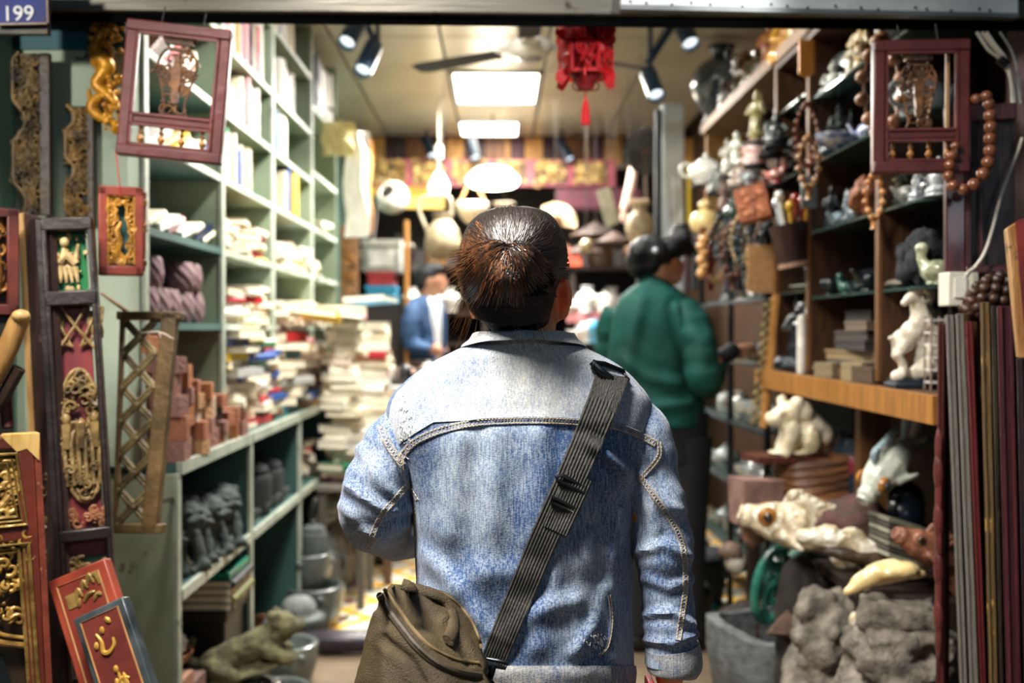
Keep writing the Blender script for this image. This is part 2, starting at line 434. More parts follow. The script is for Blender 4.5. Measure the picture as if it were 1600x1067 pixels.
# ------------------------------------------------------------------ ceiling fan
D_ = 4.75
c = P(828, 76, 4.75)
fan = thing('ceiling_fan', 'white ceiling fan with three dark blades, hanging left of the red lantern', 'fan', c)
mwhite = mat('#dcdad2', '#cfcdc4', .3, 0, 4)
top = 2.95 - c.z
obj('downrod', MB().lathe([(.05, top), (.055, top - .03), (.02, top - .05), (.02, .06), (.055, .055), (.06, .03), (.0, .03)], 24), mwhite, fan)
obj('motor_housing', MB().lathe([(0, .045), (.08, .04), (.105, .025), (.11, 0), (.10, -.02), (.09, -.035), (.05, -.048), (0, -.05)], 40), mwhite, fan)
obj('light_cap', MB().lathe([(0, -.048), (.055, -.046), (.045, -.06), (0, -.064)], 32), mat('#a9abac', rough=.3, metal=.4), fan)
for k, az in enumerate((radians(146), radians(31), radians(268))):
    rot = Matrix.Rotation(az, 4, 'Z')
    tilt = Matrix.Rotation(radians(9), 4, 'X')
    b = MB(); rows = []
    for i in range(11):
        x = .18 + .51 * i / 10; hw = .050 + .014 * i / 10 - (.02 if i == 10 else 0)
        rows.append([(x, -hw, .0), (x, -hw * .3, .006), (x, hw * .4, .006), (x, hw, 0), (x, hw * .4, -.002), (x, -hw * .3, -.002)])
    b.grid(rows, True); b.f += [tuple(range(6)), tuple(range(60, 66))[::-1]]
    obj('blade', b, mat('#20272b', '#171c20', .65), fan, M=rot @ tilt)
    a = MB(); a.bar((.07, 0, .01), (.22, 0, .008), .05, .012, (0, 0, 1)); a.box((.125, 0, .012), (.07, .085, .03))
    obj('blade_arm', a, mat('#e8e6de', rough=.25), fan, M=rot, bevel=.004)

# ------------------------------------------------------------------ track spotlights
mnavy = mat('#122a3c', '#0d2030', .35, .3)
def track_light(label, a, b, D, r=.04, rim=True, stem=None):
    pa, pb = P(*a, D), P(*b, D - .12); L_ = (pb - pa).length
    t = thing('track_spotlight', label, 'spotlight', pa)
    q = (pb - pa).to_track_quat('Z', 'Y').to_matrix().to_4x4()
    obj('can', MB().lathe([(0, 0), (r * .9, 0), (r, .01), (r, L_), (r * .88, L_), (r * .85, L_ * .85), (0, L_ * .84)], 28), mnavy, t, M=q)
    obj('lens', MB().lathe([(0, L_ * .86), (r * .84, L_ * .86), (r * .6, L_ * .875), (0, L_ * .88)], 20), mat('#d8e6ee', rough=.1, emit=1.2), t, M=q)
    s0 = P(*stem, D) - pa if stem else Vector((0.01, 0, .1))
    e = Vector((s0.x, s0.y, 2.945 - pa.z))
    obj('bracket', MB().tube([q @ Vector((0, 0, L_ * .4)), s0, e], [.012, .012, .012], 8), mnavy, t)
track_light('dark blue track spotlight by the left shelf top, nearer the lintel', (562, 30), (541, 68), 4.9, .045)
track_light('dark blue track spotlight by the left shelf top, lower of the pair', (585, 70), (566, 112), 4.9, .045, stem=(590, 62))
track_light('dark blue track spotlight right of the lantern, next to the lintel', (1062, 30), (1080, 70), 4.9, .045)
track_light('dark blue track spotlight right of the lantern, below the slanting rail', (1012, 112), (1026, 150), 4.9, .042, stem=(1016, 95))
tr = MB(); tr.bar(P(1052, 38, 4.92), P(1012, 100, 4.92), .035, .03); tr.bar(P(1052, 38, 4.92), P(1052, 38, 4.92) + Vector((0, 0, .09)), .03, .03)
tag(obj('track_rail', tr, mnavy), 'slanting dark track rail right of the red lantern', 'rail')
tr = MB(); tr.bar(P(574, 40, 4.95), P(592, 82, 4.95), .03, .03); tr.bar(P(574, 40, 4.95), P(574, 40, 4.95) + Vector((0, 0, .12)), .03, .03)
tag(obj('track_rail', tr, mnavy), 'short dark track rail over the left shelves', 'rail')
for k, (x, y, dx) in enumerate([(664, 218, 12), (736, 222, 7), (875, 224, 16)]):
    track_light('small dark spotlight before the striped fascia, ' + ['over the left hanging basket', 'in the middle', 'on the right'][k], (x, y - 3), (x + dx, y + 26), 8.0, .04)

# ================================================================== left: cabinet, bookcases
mgreen = mat('#84917a', '#74826c', .5, 0, 4, wear='#5d7a6c', wamt=.66)
mgreenp = mat('#a3a98c', '#929b82', .5, 0, 4, .1, 30, wear='#5a5638', wamt=.62)
mteal = mat('#3e5f5a', '#30504d', .55, 0, 4, wear='#7ba093', wamt=.7)
medge = mat('#b3bcae', '#98a394', .45, 0, 9, wear='#5f6f60', wamt=.6)
BAY = [2.80, 3.58, 4.38, 5.29, 6.12]
UX0, UX1 = -1.28, -1.0
BN = ['nearest bay', 'second bay', 'third bay', 'farthest bay']
SHZ = {0: [1.37, 1.64, 1.90, 2.145, 2.42], 1: [1.37, 1.64, 1.90, 2.145, 2.395, 2.69],
       2: [1.37, 1.64, 1.90, 2.145, 2.395, 2.69], 3: [1.37, 1.64, 1.90, 2.2, 2.55]}
for i in range(4):
    y0, y1 = BAY[i], BAY[i + 1]
    t = thing('bookcase', 'green painted bookcase bay, ' + ['nearest to the opening, behind the hanging window frame', 'second from the opening, full of colourful books',
              'third from the opening, with a large yellow book', 'farthest from the opening, beside the white scroll'][i], 'bookcase', (0, 0, .995), group=None)
    def q(o): o.location.z = 0; return o
    obj('side_panel', MB().box(((UX0 + UX1) / 2, y0 + .012, .977), (UX1 - UX0, .024, 1.955)), mgreen if i else mteal, t, bevel=.002)
    obj('edge_strip', MB().box((UX1 + .006, y0 + .012, .977), (.012, .032, 1.955)), medge, t)
    obj('back_panel', MB().box((UX0 + .006, (y0 + y1) / 2, .977), (.012, y1 - y0 - .024, 1.955)), mteal if i == 0 else mgreen, t)
    for z in SHZ[i]:
        obj('shelf', MB().box(((UX0 + UX1) / 2, (y0 + y1) / 2 + .012, z - .995 - .010), (UX1 - UX0, y1 - y0 - .024, .02)), mteal if (i == 0) else mgreen, t)
        obj('shelf_edge', MB().box((UX1 + .004, (y0 + y1) / 2 + .012, z - .995 - .010), (.008, y1 - y0 - .03, .022)), mteal if (i == 0 and z < 1.7) else medge, t)
tag(obj('end_panel', MB().box(((UX0 + UX1) / 2, BAY[4] + .014, 1.972), (UX1 - UX0, .022, 1.955)), mgreen), 'green upright board closing the far end of the bookcases', 'panel')
LB = [2.76, 3.57, 4.45, 5.36]
LX0, LX1 = -1.28, -.90
for i in range(3):
    y0, y1 = LB[i], LB[i + 1]
    t = thing('low_cabinet', 'open green counter cabinet, ' + ['nearest, under the carved blocks', 'middle one, under the second bay of books', 'farthest, under stacks of books'][i], 'cabinet')
    xm, xw = (LX0 + LX1) / 2, LX1 - LX0
    obj('side_panel', MB().box((xm, y0 + .0125, .475), (xw, .025, .95)), mgreenp if i == 0 else mteal, t, bevel=.002)
    obj('edge_strip', MB().box((LX1 + .006, y0 + .0125, .475), (.012, .034, .95)), medge, t)
    if i == 2: obj('side_panel', MB().box((xm, y1 + .0125, .475), (xw, .025, .95)), mteal, t)
    obj('back_panel', MB().box((LX0 + .006, (y0 + y1) / 2, .475), (.012, y1 - y0, .94)), mteal, t)
    obj('shelf', MB().box((xm, (y0 + y1) / 2, .607), (xw, y1 - y0 - .03, .025)), mteal, t)
    obj('shelf_edge', MB().box((LX1 + .008, (y0 + y1) / 2 + .01, .607), (.016, y1 - y0 - .04, .03)), medge, t)
    obj('countertop', MB().box((xm, (y0 + y1) / 2 + (.01 if i < 2 else .03), .963), (xw, y1 - y0 + (0 if i < 2 else .04), .026)), mteal, t)
    obj('counter_edge', MB().box((LX1 + .009, (y0 + y1) / 2 + .01, .963), (.018, y1 - y0 - .02, .034)), medge, t)
CT = .977      # counter top surface

# ------------------------------------------------------------------ books
COLS = [('white', '#e9e7dd', 9), ('cream', '#e2d6b8', 7), ('ivory', '#ece3c8', 5), ('pale grey', '#b9bcb8', 4), ('tan', '#b58f5e', 3), ('red', '#b5262c', 3),
        ('dark red', '#7c1f28', 2), ('blue', '#1f4f9a', 3), ('sky blue', '#4aa0cc', 2), ('navy', '#1c2c4a', 2), ('green', '#2d7a54', 2), ('yellow', '#e2c22a', 2),
        ('orange', '#d8742a', 2), ('pink', '#d9a0a4', 2), ('magenta', '#b53a84', 1), ('teal', '#1f7f8a', 1), ('black', '#20242a', 2), ('olive', '#6f7240', 1), ('brown', '#5f3a26', 2)]
HEX = {n: h for n, h, w in COLS}
pages_m = mat('#efe9d6', '#d8cfb4', .8, 0, 3, stretch=(1, 60, 1))
def book_proto(round_):
    c = MB(); t = .05
    c.box((0, -.5 + t / 2, .5), (1, t, 1)); c.box((0, .5 - t / 2, .5), (1, t, 1))
    if round_:
        pr = [(.5, -.5), (.535, -.3), (.545, 0), (.535, .3), (.5, .5), (.47, .45), (.47, -.45)]
    else: pr = [(.5, -.5), (.5, .5), (.47, .5), (.47, -.5)]
    n = len(pr)
    c.add([(x, y, 0) for x, y in pr] + [(x, y, 1) for x, y in pr], [tuple(range(n))[::-1], tuple(range(n, 2 * n))] + [(i, (i + 1) % n, (i + 1) % n + n, i + n) for i in range(n)])
    # title block and bands raised on the spine
    for z, hgt in ((.62, .22), (.2, .08)): c.box((.5 + (.045 if round_ else .002), 0, z), (.012, .55, hgt))
    p = MB(); p.box((-.012, 0, .5), (.955, .9, .965))
    return Proto('book', [('root', c, mat('#e9e7dd')), ('pages', p, pages_m)], 'book')
BP = [book_proto(False), book_proto(True)]
def cover_mat(name, k=0):
    h = HEX[name]; return mat(h, '#' + ''.join('%02x' % min(255, int(int(h[i:i + 2], 16) * (.82 + .1 * k))) for i in (1, 3, 5)), .45, 0, 18)
NB = [0]
def pick(pal=None):
    pool = [c for c in COLS if not pal or c[0] in pal]
    return RND.choices([c[0] for c in pool], [c[2] for c in pool])[0]
def book(label, group, loc, dims, rot, col):
    NB[0] += 1
    return BP[NB[0] % 2].put(label, loc, sc=dims, group=group, rot=rot, recolour={'book': cover_mat(col, NB[0] % 3)})
def row(y0, y1, z, where, group, pal=None, h=(.17, .22), w=(.12, .15), t=(.014, .04), x=UX1, lean=.05, limit=30):
    y = y0; k = 0; L_ = 0
    while k < limit:
        tt = RND.uniform(*t)
        if y + tt > y1: break
        k += 1; hh = RND.uniform(*h); ww = RND.uniform(*w); c = pick(pal)
        le = RND.uniform(-.2, 1) * lean
        book(f'{c} book standing, {ORD[k]} from the near end, {where}', group, (x - ww / 2 - RND.uniform(.003, .03), y + tt / 2 + abs(le) * .5 * hh, z + abs(sin(le)) * tt * .5 + .0005),
             (ww, tt, hh), (le, 0, 0), c)
        y += tt + .002 + abs(le) * hh * .5
def stack(x, y, z, n, where, group, pal=None, h=(.19, .24), w=(.13, .165), t=(.012, .035), twist=.25, slide=.02, tilt=0, axis=0):
    zz = z
    for k in range(1, n + 1):
        tt = RND.uniform(*t); hh = RND.uniform(*h); ww = RND.uniform(*w); c = pick(pal)
        rz = RND.uniform(-twist, twist) + (pi if RND.random() < .45 else 0) + axis
        ln = Vector((0, hh / 2, 0)); ln.rotate(Euler((0, 0, rz)))
        dx = RND.uniform(-slide, slide); dy = RND.uniform(-slide, slide)
        book(f'{c} book lying flat, {ORD[k]} from the bottom, {where}', group, (x + dx + ln.x, y + dy + ln.y, zz + tt / 2 + .0005),
             (ww, tt, hh), (radians(90) + tilt, 0, rz), c)
        zz += tt + .001
    return zz
def slump(x, y, z, n, where, group, pal=None, ang=.5, w=(.12, .15), t=(.012, .03), h=(.17, .21), dirn=1):
    """books fallen over against each other along the shelf, fore-edges and spines out"""
    for k in range(1, n + 1):
        tt = RND.uniform(*t); hh = RND.uniform(*h); ww = RND.uniform(*w); c = pick(pal)
        a = ang + RND.uniform(-.06, .06)
        book(f'{c} book slumped over, {ORD[k]} from the near end, {where}', group, (x - RND.uniform(0, .03) - ww / 2, y, z + cos(a) * tt / 2 + .001),
             (ww, tt, hh), (-(pi / 2 - a) * dirn, 0, 0 if RND.random() < .4 else 0), c)
        y += dirn * (tt / max(.25, sin(a)) + .002)
white = ['white', 'cream', 'ivory', 'pale grey', 'tan']
mixp = None
dark = ['black', 'navy', 'brown', 'dark red', 'pale grey', 'white']
reds = ['red', 'pink', 'white', 'cream', 'dark red', 'ivory']
# nearest bay
g = 'books in the nearest bay'
slump(-1.01, 2.90, 1.641, 7, 'lowest book shelf, nearest bay', g, ['white', 'blue', 'cream', 'navy', 'pink'], .28, t=(.02, .032))
slump(-1.01, 2.88, 1.901, 9, 'middle shelf, nearest bay', g, ['white', 'cream', 'tan', 'navy', 'yellow'], .42, t=(.016, .03))
slump(-1.01, 2.95, 2.146, 7, 'fourth shelf up, nearest bay', g, ['white', 'cream', 'navy', 'brown', 'red'], .55, t=(.016, .03))
row(2.9, 3.5, 2.421, 'highest shelf, nearest bay', g, dark, limit=12)
stack(-1.12, 3.42 - .02, 1.901, 5, 'far stack, middle shelf, nearest bay', g, white, h=(.15, .18), slide=.008)
# second bay
g = 'books in the second bay'
row(3.64, 4.3, 2.396, 'second shelf from top, second bay', g, ['white', 'pale grey', 'tan', 'pink', 'sky blue', 'navy', 'red', 'teal'], (.19, .26), t=(.02, .045), limit=18)
slump(-1.01, 3.68, 2.146, 4, 'near half of third shelf, second bay', g, ['tan', 'white', 'yellow'], .6)
row(3.96, 4.3, 2.146, 'far half of third shelf, second bay', g, ['pink', 'white', 'orange', 'red', 'cream'], limit=9)
row(3.64, 4.22, 1.901, 'middle shelf, second bay', g, ['blue', 'green', 'yellow', 'white', 'sky blue', 'cream'], (.15, .21), t=(.014, .03), limit=16)
row(3.64, 4.3, 2.691, 'very top shelf, second bay', g, ['white', 'pink', 'green', 'blue', 'dark red', 'yellow'], (.16, .22), limit=12, t=(.02, .05))
for i, y in enumerate((3.75, 4.0, 4.24)):
    stack(-1.09, y, 1.641, 5 + i % 2, ['near', 'middle', 'far'][i] + ' stack, red-book shelf, second bay', g, reds + ['magenta', 'yellow', 'red', 'tan'], h=(.17, .2), slide=.012)
for i, y in enumerate((3.76, 4.01, 4.25)):
    stack(-1.07, y, 1.371, 5, ['near', 'middle', 'far'][i] + ' stack, lowest shelf, second bay', g, white + ['magenta', 'blue', 'yellow', 'red'], h=(.19, .22), slide=.015, t=(.022, .04))
for i, y in enumerate((3.76, 4.01, 4.25)):
    stack(-1.03, y, CT, 13, ['near', 'middle', 'far'][i] + ' stack, counter, second bay', g, white + ['red', 'orange', 'blue', 'navy', 'green', 'yellow'], h=(.2, .24), slide=.03, t=(.018, .034))
# third bay
g = 'books in the third bay'
row(4.44, 5.2, 2.691, 'very top shelf, third bay', g, ['white', 'red', 'yellow', 'pink', 'blue', 'cream'], (.18, .24), limit=13, t=(.025, .05))
row(4.6, 5.2, 2.396, 'second shelf from top, third bay', g, ['white', 'tan', 'pale grey', 'pink', 'blue', 'olive'], limit=9, t=(.02, .04))
row(4.5, 5.2, 2.146, 'third shelf from top, third bay', g, ['white', 'sky blue', 'teal', 'magenta', 'tan'], limit=9, t=(.02, .04))
book('tall blue book standing beside the large yellow book, third bay', None, (-1.07, 4.78, 1.901), (.13, .05, .215), (0, 0, 0), 'blue')
book('large bright yellow book standing, middle shelf, third bay', None, (-1.085, 4.93, 1.901), (.17, .13, .225), (0, 0, 0), 'yellow')
book('cream book standing before the tall blue book, third bay', None, (-1.07, 4.70, 1.901), (.13, .05, .19), (0, 0, 0), 'cream')
for i, y in enumerate((4.62, 4.9, 5.15)):
    stack(-1.07, y, 1.641, 5, ['near', 'middle', 'far'][i] + ' stack, second shelf up, third bay', g, white + ['blue'], h=(.19, .23), slide=.015)
for i, y in enumerate((4.6, 4.88, 5.14)):
    stack(-1.03, y, 1.371, 5, ['near', 'middle', 'far'][i] + ' stack, lowest shelf, third bay', g, white + ['green', 'red'], h=(.2, .24), slide=.03)
for i, y in enumerate((4.55, 4.85, 5.14)):
    stack(-.99, y, CT, 9, ['near', 'middle', 'far'][i] + ' stack, counter, third bay', g, white + ['green', 'red', 'pink', 'orange', 'blue', 'teal'], h=(.2, .26), slide=.04, t=(.028, .044), twist=.5)
# farthest bay
g = 'books in the farthest bay'
row(5.4, 6.05, 2.551, 'highest shelf, farthest bay', g, ['black', 'navy', 'pale grey', 'brown', 'white'], (.22, .3), limit=10, t=(.03, .06), x=-.97)
stack(-1.08, 5.5, 1.641, 4, 'second shelf up, farthest bay', g, white, slide=.02)
stack(-1.08, 5.85, 1.901, 3, 'middle shelf, farthest bay', g, white, slide=.02)
for i, y in enumerate((5.5, 5.85)):
    stack(-1.0, y, 1.371, 4, ['near', 'far'][i] + ' stack, lowest shelf, farthest bay', g, white + ['teal'], slide=.05, h=(.22, .27))
# books heaped on a low bench by the counter, and the tall tower
bench = thing('low_bench', 'low wooden bench carrying the tall tower of old books', 'bench', (-.78, 5.55, 0))
obj('bench_top', MB().box((0, 0, .565), (.46, .62, .03)), wood('#6a4a30'), bench, bevel=.004)
for sx in (-1, 1):
    for sy in (-1, 1): obj('leg', MB().box((sx * .19, sy * .27, .275), (.04, .04, .55)), wood('#5a3d28'), bench)
bench2 = thing('low_bench', 'grey low bench under the sloping heap of books beside the counter', 'bench', (-.76, 4.98, 0))
obj('bench_top', MB().box((0, 0, .585), (.24, .4, .03)), wood('#77726a'), bench2, bevel=.004)
for sx in (-1, 1):
    for sy in (-1, 1): obj('leg', MB().box((sx * .09, sy * .17, .285), (.035, .035, .57)), wood('#5a564e'), bench2)
stack(-.72, 5.38, .58, 17, 'tall tower of old books', 'tower of old books by the aisle', ['white', 'cream', 'ivory', 'cream', 'ivory', 'tan', 'red'], h=(.24, .28), w=(.18, .21), t=(.032, .058), twist=.12, slide=.012, axis=-pi / 2)
stack(-.58, 5.72, .58, 10, 'shorter tower behind the tall one', 'books behind the tower', ['pale grey', 'white', 'magenta', 'green', 'blue', 'cream'], h=(.2, .25), t=(.04, .05), twist=.4, slide=.02, axis=-pi / 2)
stack(-.77, 4.97, .60, 24, 'heap on the grey bench', 'heap of books on the grey bench', ['red', 'pink', 'white', 'white', 'cream', 'magenta', 'green'], h=(.2, .24), t=(.026, .042), twist=.4, slide=.03)
for k, (x, y, zz, rx, ry, rz, c) in enumerate([(-.84, 4.72, 1.40, 1.45, .12, .1, 'yellow'), (-.80, 4.95, 1.41, 1.50, .12, .3, 'white'), (-.82, 5.2, 1.42, 1.45, .1, .1, 'cream'), (-.80, 5.35, 1.50, 1.52, .08, 1.2, 'sky blue')]):
    book(f'{c} book tilted across the counter stacks', None, (x, y, zz), (.17, .03, .25), (rx, ry, rz), c)
# ------------------------------------------------------------------ carved seal blocks heaped on the nearest counter
def block_mesh(v):
    m = MB(); m.box((0, 0, .5), (1, 1, 1)); r = random.Random(v)
    for i in range(5):      # shallow carved bosses on the outer faces
        yy = r.uniform(-.3, .3); zz = r.uniform(.2, .8)
        m.ball((.5, yy, zz), (.02, r.uniform(.05, .14), r.uniform(.05, .14)), 8)
        m.ball((r.uniform(-.3, .3), -.5, zz), (r.uniform(.05, .14), .02, r.uniform(.05, .14)), 8)
    return m
blk = [Proto('seal_block', [(None, block_mesh(v), mat('#a96f52', '#8d5640', .6, 0, 10, .2))], 'block') for v in range(4)]
bm_ = [('terracotta', '#a5674a'), ('pinkish brown', '#9d6f63'), ('orange brown', '#b5744a'), ('tan', '#b98d62'), ('dusty rose', '#94695f'), ('dark brown', '#4d342b'), ('pale', '#c9b59c'), ('grey', '#5d555a')]
wts = [6, 5, 5, 4, 4, 1, 1, 1]
colname = ['front', 'middle', 'back']
n = 0
for c in range(9):
    y = 2.83 + c * .083
    for d_ in range(3):
        x = -.935 - d_ * .095; z = CT; lvl = 0
        top = CT + (.33 - .030 * c - .0 * d_ if d_ else .26 - .028 * c) + RND.uniform(-.03, .03)
        if d_ == 0 and c > 5: top = CT + .08
        while z < top and lvl < 6:
            lvl += 1; nm, hx = RND.choices(bm_, wts)[0]
            s = (RND.uniform(.065, .095), RND.uniform(.056, .080), RND.uniform(.034, .070))
            blk[n % 4].put(f'{nm} carved block, {ORD[lvl]} layer up, {ORD[c + 1]} {colname[d_]} column from the opening', (x + RND.uniform(-.012, .016), y, z + .0006), RND.uniform(-.22, .22),
                           s, 'carved blocks heaped on the counter', {'seal_block': mat(hx, None, .6, 0, 10, .2)})
            z += s[2] + .001; n += 1
# rolled pinkish carved stones on the shelf above them
def carved_roll(v):
    r = random.Random(v); rows = []
    for i in range(15):
        z = i / 14; rr = .5 * (1 - .25 * abs(z - .5) ** 2 * 4) ; ring = []
        for j in range(40):
            a = 2 * pi * j / 40
            ring.append(((rr + .035 * sin(8 * a + 5 * z * pi) * (i % 14 != 0)) * cos(a), (rr + .035 * sin(8 * a + 5 * z * pi)) * sin(a), z))
        rows.append(ring)
    m = MB(); m.grid(rows, True); m.f += [tuple(range(40))[::-1], tuple(range(14 * 40, 15 * 40))]
    m.tube([(.3 * (1 - k / 30) * cos(k * .5), .3 * (1 - k / 30) * sin(k * .5), 1.0) for k in range(28)], .03, 6)
    return m
roll = Proto('carved_stone_roll', [(None, carved_roll(1), mat('#8f7377', '#6b5255', .6, 0, 16, .4))], 'carving')
for k, (y, zz, s, rz) in enumerate([(2.95, 1.371, .085, 0), (3.05, 1.371, .09, .5), (3.15, 1.371, .09, 0), (3.28, 1.371, .09, 1), (3.4, 1.371, .085, 0), (3.28, 1.476, .10, 0), (3.37, 1.476, .09, .4), (3.0, 1.476, .08, .4)]):
    roll.put('pinkish grey carved stone roll, ' + (f'{ORD[k + 1]} from the near end of the lowest shelf, nearest bay' if k < 5 else f'{ORD[k - 4]} of those stacked on top, nearest bay'),
             (-1.05, y + s / 2 * .2, zz + .0), rz, (s, s, .105 if k < 5 else .095), 'carved stone rolls')
# dark red and green books standing behind the rolls
row(2.86, 3.0, 1.371, 'behind the stone rolls, nearest bay', 'books behind the stone rolls', ['dark red', 'pale grey', 'green'], (.19, .22), x=-1.10, limit=4)

# ================================================================== kinds of curios
def prof(pts, k=5): return smooth_pts(pts, k)
def vase(v=0):
    pr = [[(0, 0), (.22, 0), (.24, .04), (.2, .08), (.36, .35), (.40, .55), (.3, .75), (.14, .86), (.13, .94), (.2, 1.0), (.17, 1.0), (.1, .93)],
          [(0, 0), (.26, 0), (.27, .05), (.34, .25), (.42, .5), (.38, .68), (.2, .8), (.2, .9), (.26, 1.0), (.22, .99), (.15, .9)],
          [(0, 0), (.2, 0), (.2, .05), (.3, .15), (.32, .35), (.2, .55), (.08, .7), (.07, .92), (.12, 1.0), (.09, 1.0), (.05, .9)]][v]
    p = prof(pr, 4); p[0] = (0, 0); return MB().lathe(p + [(0, p[-1][1] - .02)], 28)
def teapot_parts(m, m2=None):
    b = MB().lathe(prof([(0, 0), (.3, 0), (.32, .04), (.46, .25), (.48, .4), (.38, .58), (.24, .64), (.22, .64), (0, .63)], 4), 30)
    s = MB().tube(smooth_pts([(.40, 0, .28), (.62, 0, .34), (.74, 0, .55), (.84, 0, .68)], 5), [.1 - .055 * i / 15 for i in range(16)], 12)
    h = MB().tube(smooth_pts([(-.40, 0, .50), (-.62, 0, .58), (-.74, 0, .42), (-.66, 0, .24), (-.44, 0, .2)], 6), .045, 10)
    l = MB().lathe(prof([(.25, .63), (.22, .69), (.08, .74), (.05, .77), (.08, .82), (.05, .87), (0, .88)], 4), 24)
    return [('body', b, m), ('spout', s, m), ('handle', h, m), ('lid', l, m2 or m)]
def bowl():
    p = prof([(0, 0), (.2, 0), (.22, .06), (.4, .25), (.5, .5), (.47, .5), (.36, .26), (.15, .1), (0, .09)], 4); return MB().lathe(p, 32)
def mortar():
    p = prof([(0, 0), (.34, 0), (.40, .03), (.5, .3), (.52, .55), (.5, .6), (.42, .6), (.38, .5), (.28, .28), (.1, .2), (0, .19)], 4)
    m = MB().lathe(p, 36)
    for k in range(4):
        a = k * pi / 2 + .4; m.ball((.5 * cos(a), .5 * sin(a), .48), (.08, .08, .06), 10)
    return m
def jar_parts(m):
    b = MB().lathe(prof([(0, 0), (.34, 0), (.4, .05), (.42, .3), (.42, .6), (.36, .68), (.3, .7), (0, .7)], 4), 30)
    l = MB().lathe(prof([(.36, .7), (.38, .74), (.3, .82), (.1, .87), (.06, .9), (.09, .96), (0, 1.0)], 4), 30)
    e = [MB(), MB()]
    for s in (-1, 1): e[s > 0].tube(smooth_pts([(s * .40, 0, .35), (s * .52, 0, .4), (s * .52, 0, .55), (s * .40, 0, .58)], 5), .04, 8)
    return [('body', b, m), ('lid', l, m), ('handle', e[0], m), ('handle', e[1], m)]
def seated(seed=0, fat=1.0):
    return blob([('e', (0, 0, .16), (.36 * fat, .26, .15)), ('t', [(-.3 * fat, -.05, .14), (-.05, -.25, .12), (.12, -.22, .13)], [.11, .09, .07]),
                 ('t', [(.3 * fat, -.05, .14), (.05, -.28, .12), (-.12, -.25, .13)], [.11, .09, .07]),
                 ('e', (0, .02, .42), (.22 * fat, .17, .26)), ('t', [(-.22 * fat, 0, .56), (-.30 * fat, -.08, .38), (-.08, -.2, .3)], [.085, .07, .05]),
                 ('t', [(.22 * fat, 0, .56), (.30 * fat, -.08, .38), (.08, -.2, .3)], [.085, .07, .05]),
                 ('e', (0, 0, .80), (.125, .125, .15)), ('e', (0, -.12, .78), (.03, .03, .04)), ('e', (-.12, 0, .78), (.03, .04, .07)), ('e', (.12, 0, .78), (.03, .04, .07)),
                 ('e', (0, .02, .95), (.06, .06, .06)), ('e', (0, 0, .03), (.42, .32, .04))], .022, .012, 9, seed)
def standing(seed=0):
    return blob([('e', (0, 0, .03), (.2, .16, .04)), ('t', [(0, 0, .05), (0, 0, .3), (0, .01, .55)], [.17, .14, .13]), ('t', [(-.12, 0, .68), (-.2, -.06, .5), (-.03, -.14, .52)], [.06, .055, .035]),
                 ('t', [(.12, 0, .68), (.2, -.05, .5), (.16, -.14, .7)], [.06, .05, .03]), ('e', (0, .01, .64), (.13, .09, .13)), ('t', [(0, 0, .74), (0, 0, .8)], [.04, .04]),
                 ('e', (0, -.01, .87), (.07, .075, .09)), ('e', (0, 0, .97), (.045, .045, .04)), ('e', (0, -.08, .86), (.018, .02, .02)),
                 ('t', [(.16, -.14, .72), (.2, -.16, .95)], [.02, .012])], .018, .012, 12, seed)
def lion(seed=0):
    """seated guardian beast: haunches, straight forelegs, curly mane, open muzzle"""
    p = [('b', (0, .02, .04), (.46, .62, .08)), ('e', (0, .15, .28), (.2, .22, .22)), ('e', (-.14, .18, .2), (.1, .17, .14)), ('e', (.14, .18, .2), (.1, .17, .14)),
         ('t', [(0, .1, .42), (0, -.06, .52)], [.18, .17]), ('t', [(-.11, -.10, .5), (-.12, -.2, .28), (-.12, -.22, .1)], [.085, .065, .06]), ('t', [(.11, -.10, .5), (.12, -.2, .28), (.12, -.22, .1)], [.085, .065, .06]),
         ('e', (-.12, -.26, .1), (.07, .09, .05)), ('e', (.12, -.26, .1), (.07, .09, .05)), ('e', (0, -.12, .76), (.19, .18, .18)), ('e', (0, -.29, .70), (.13, .09, .06)), ('e', (0, -.27, .62), (.11, .08, .035)),
         ('e', (-.16, -.08, .9), (.05, .04, .07)), ('e', (.16, -.08, .9), (.05, .04, .07)), ('e', (-.07, -.29, .81), (.035, .03, .03)), ('e', (.07, -.29, .81), (.035, .03, .03)), ('e', (0, -.37, .74), (.04, .03, .03)),
         ('t', [(0, .34, .2), (.02, .42, .4), (0, .36, .56)], [.06, .07, .04])]
    for i in range(14):
        a = i * 2 * pi / 14; p.append(('e', (.2 * cos(a), -.02, .76 + .2 * sin(a)), .055))
    for i in range(9):
        a = i * 2 * pi / 9; p.append(('e', (.17 * cos(a), .06, .70 + .17 * sin(a)), .06))
    for q in p:
        pass
    return blob([(q[0], q[1], (q[2],) * 3) + q[3:] if q[0] == 'e' and not isinstance(q[2], tuple) else q for q in p], .022, .012, 10, seed)
def duck():
    return blob([('e', (0, 0, .25), (.3, .2, .22)), ('t', [(.2, 0, .35), (.28, 0, .5), (.26, 0, .62)], [.12, .09, .1]), ('e', (.27, 0, .68), (.13, .11, .12)),
                 ('t', [(-.25, 0, .3), (-.42, 0, .42)], [.1, .03]), ('e', (0, -.17, .27), (.2, .05, .12)), ('e', (0, .17, .27), (.2, .05, .12)), ('e', (0, 0, .03), (.2, .15, .04))], .022)
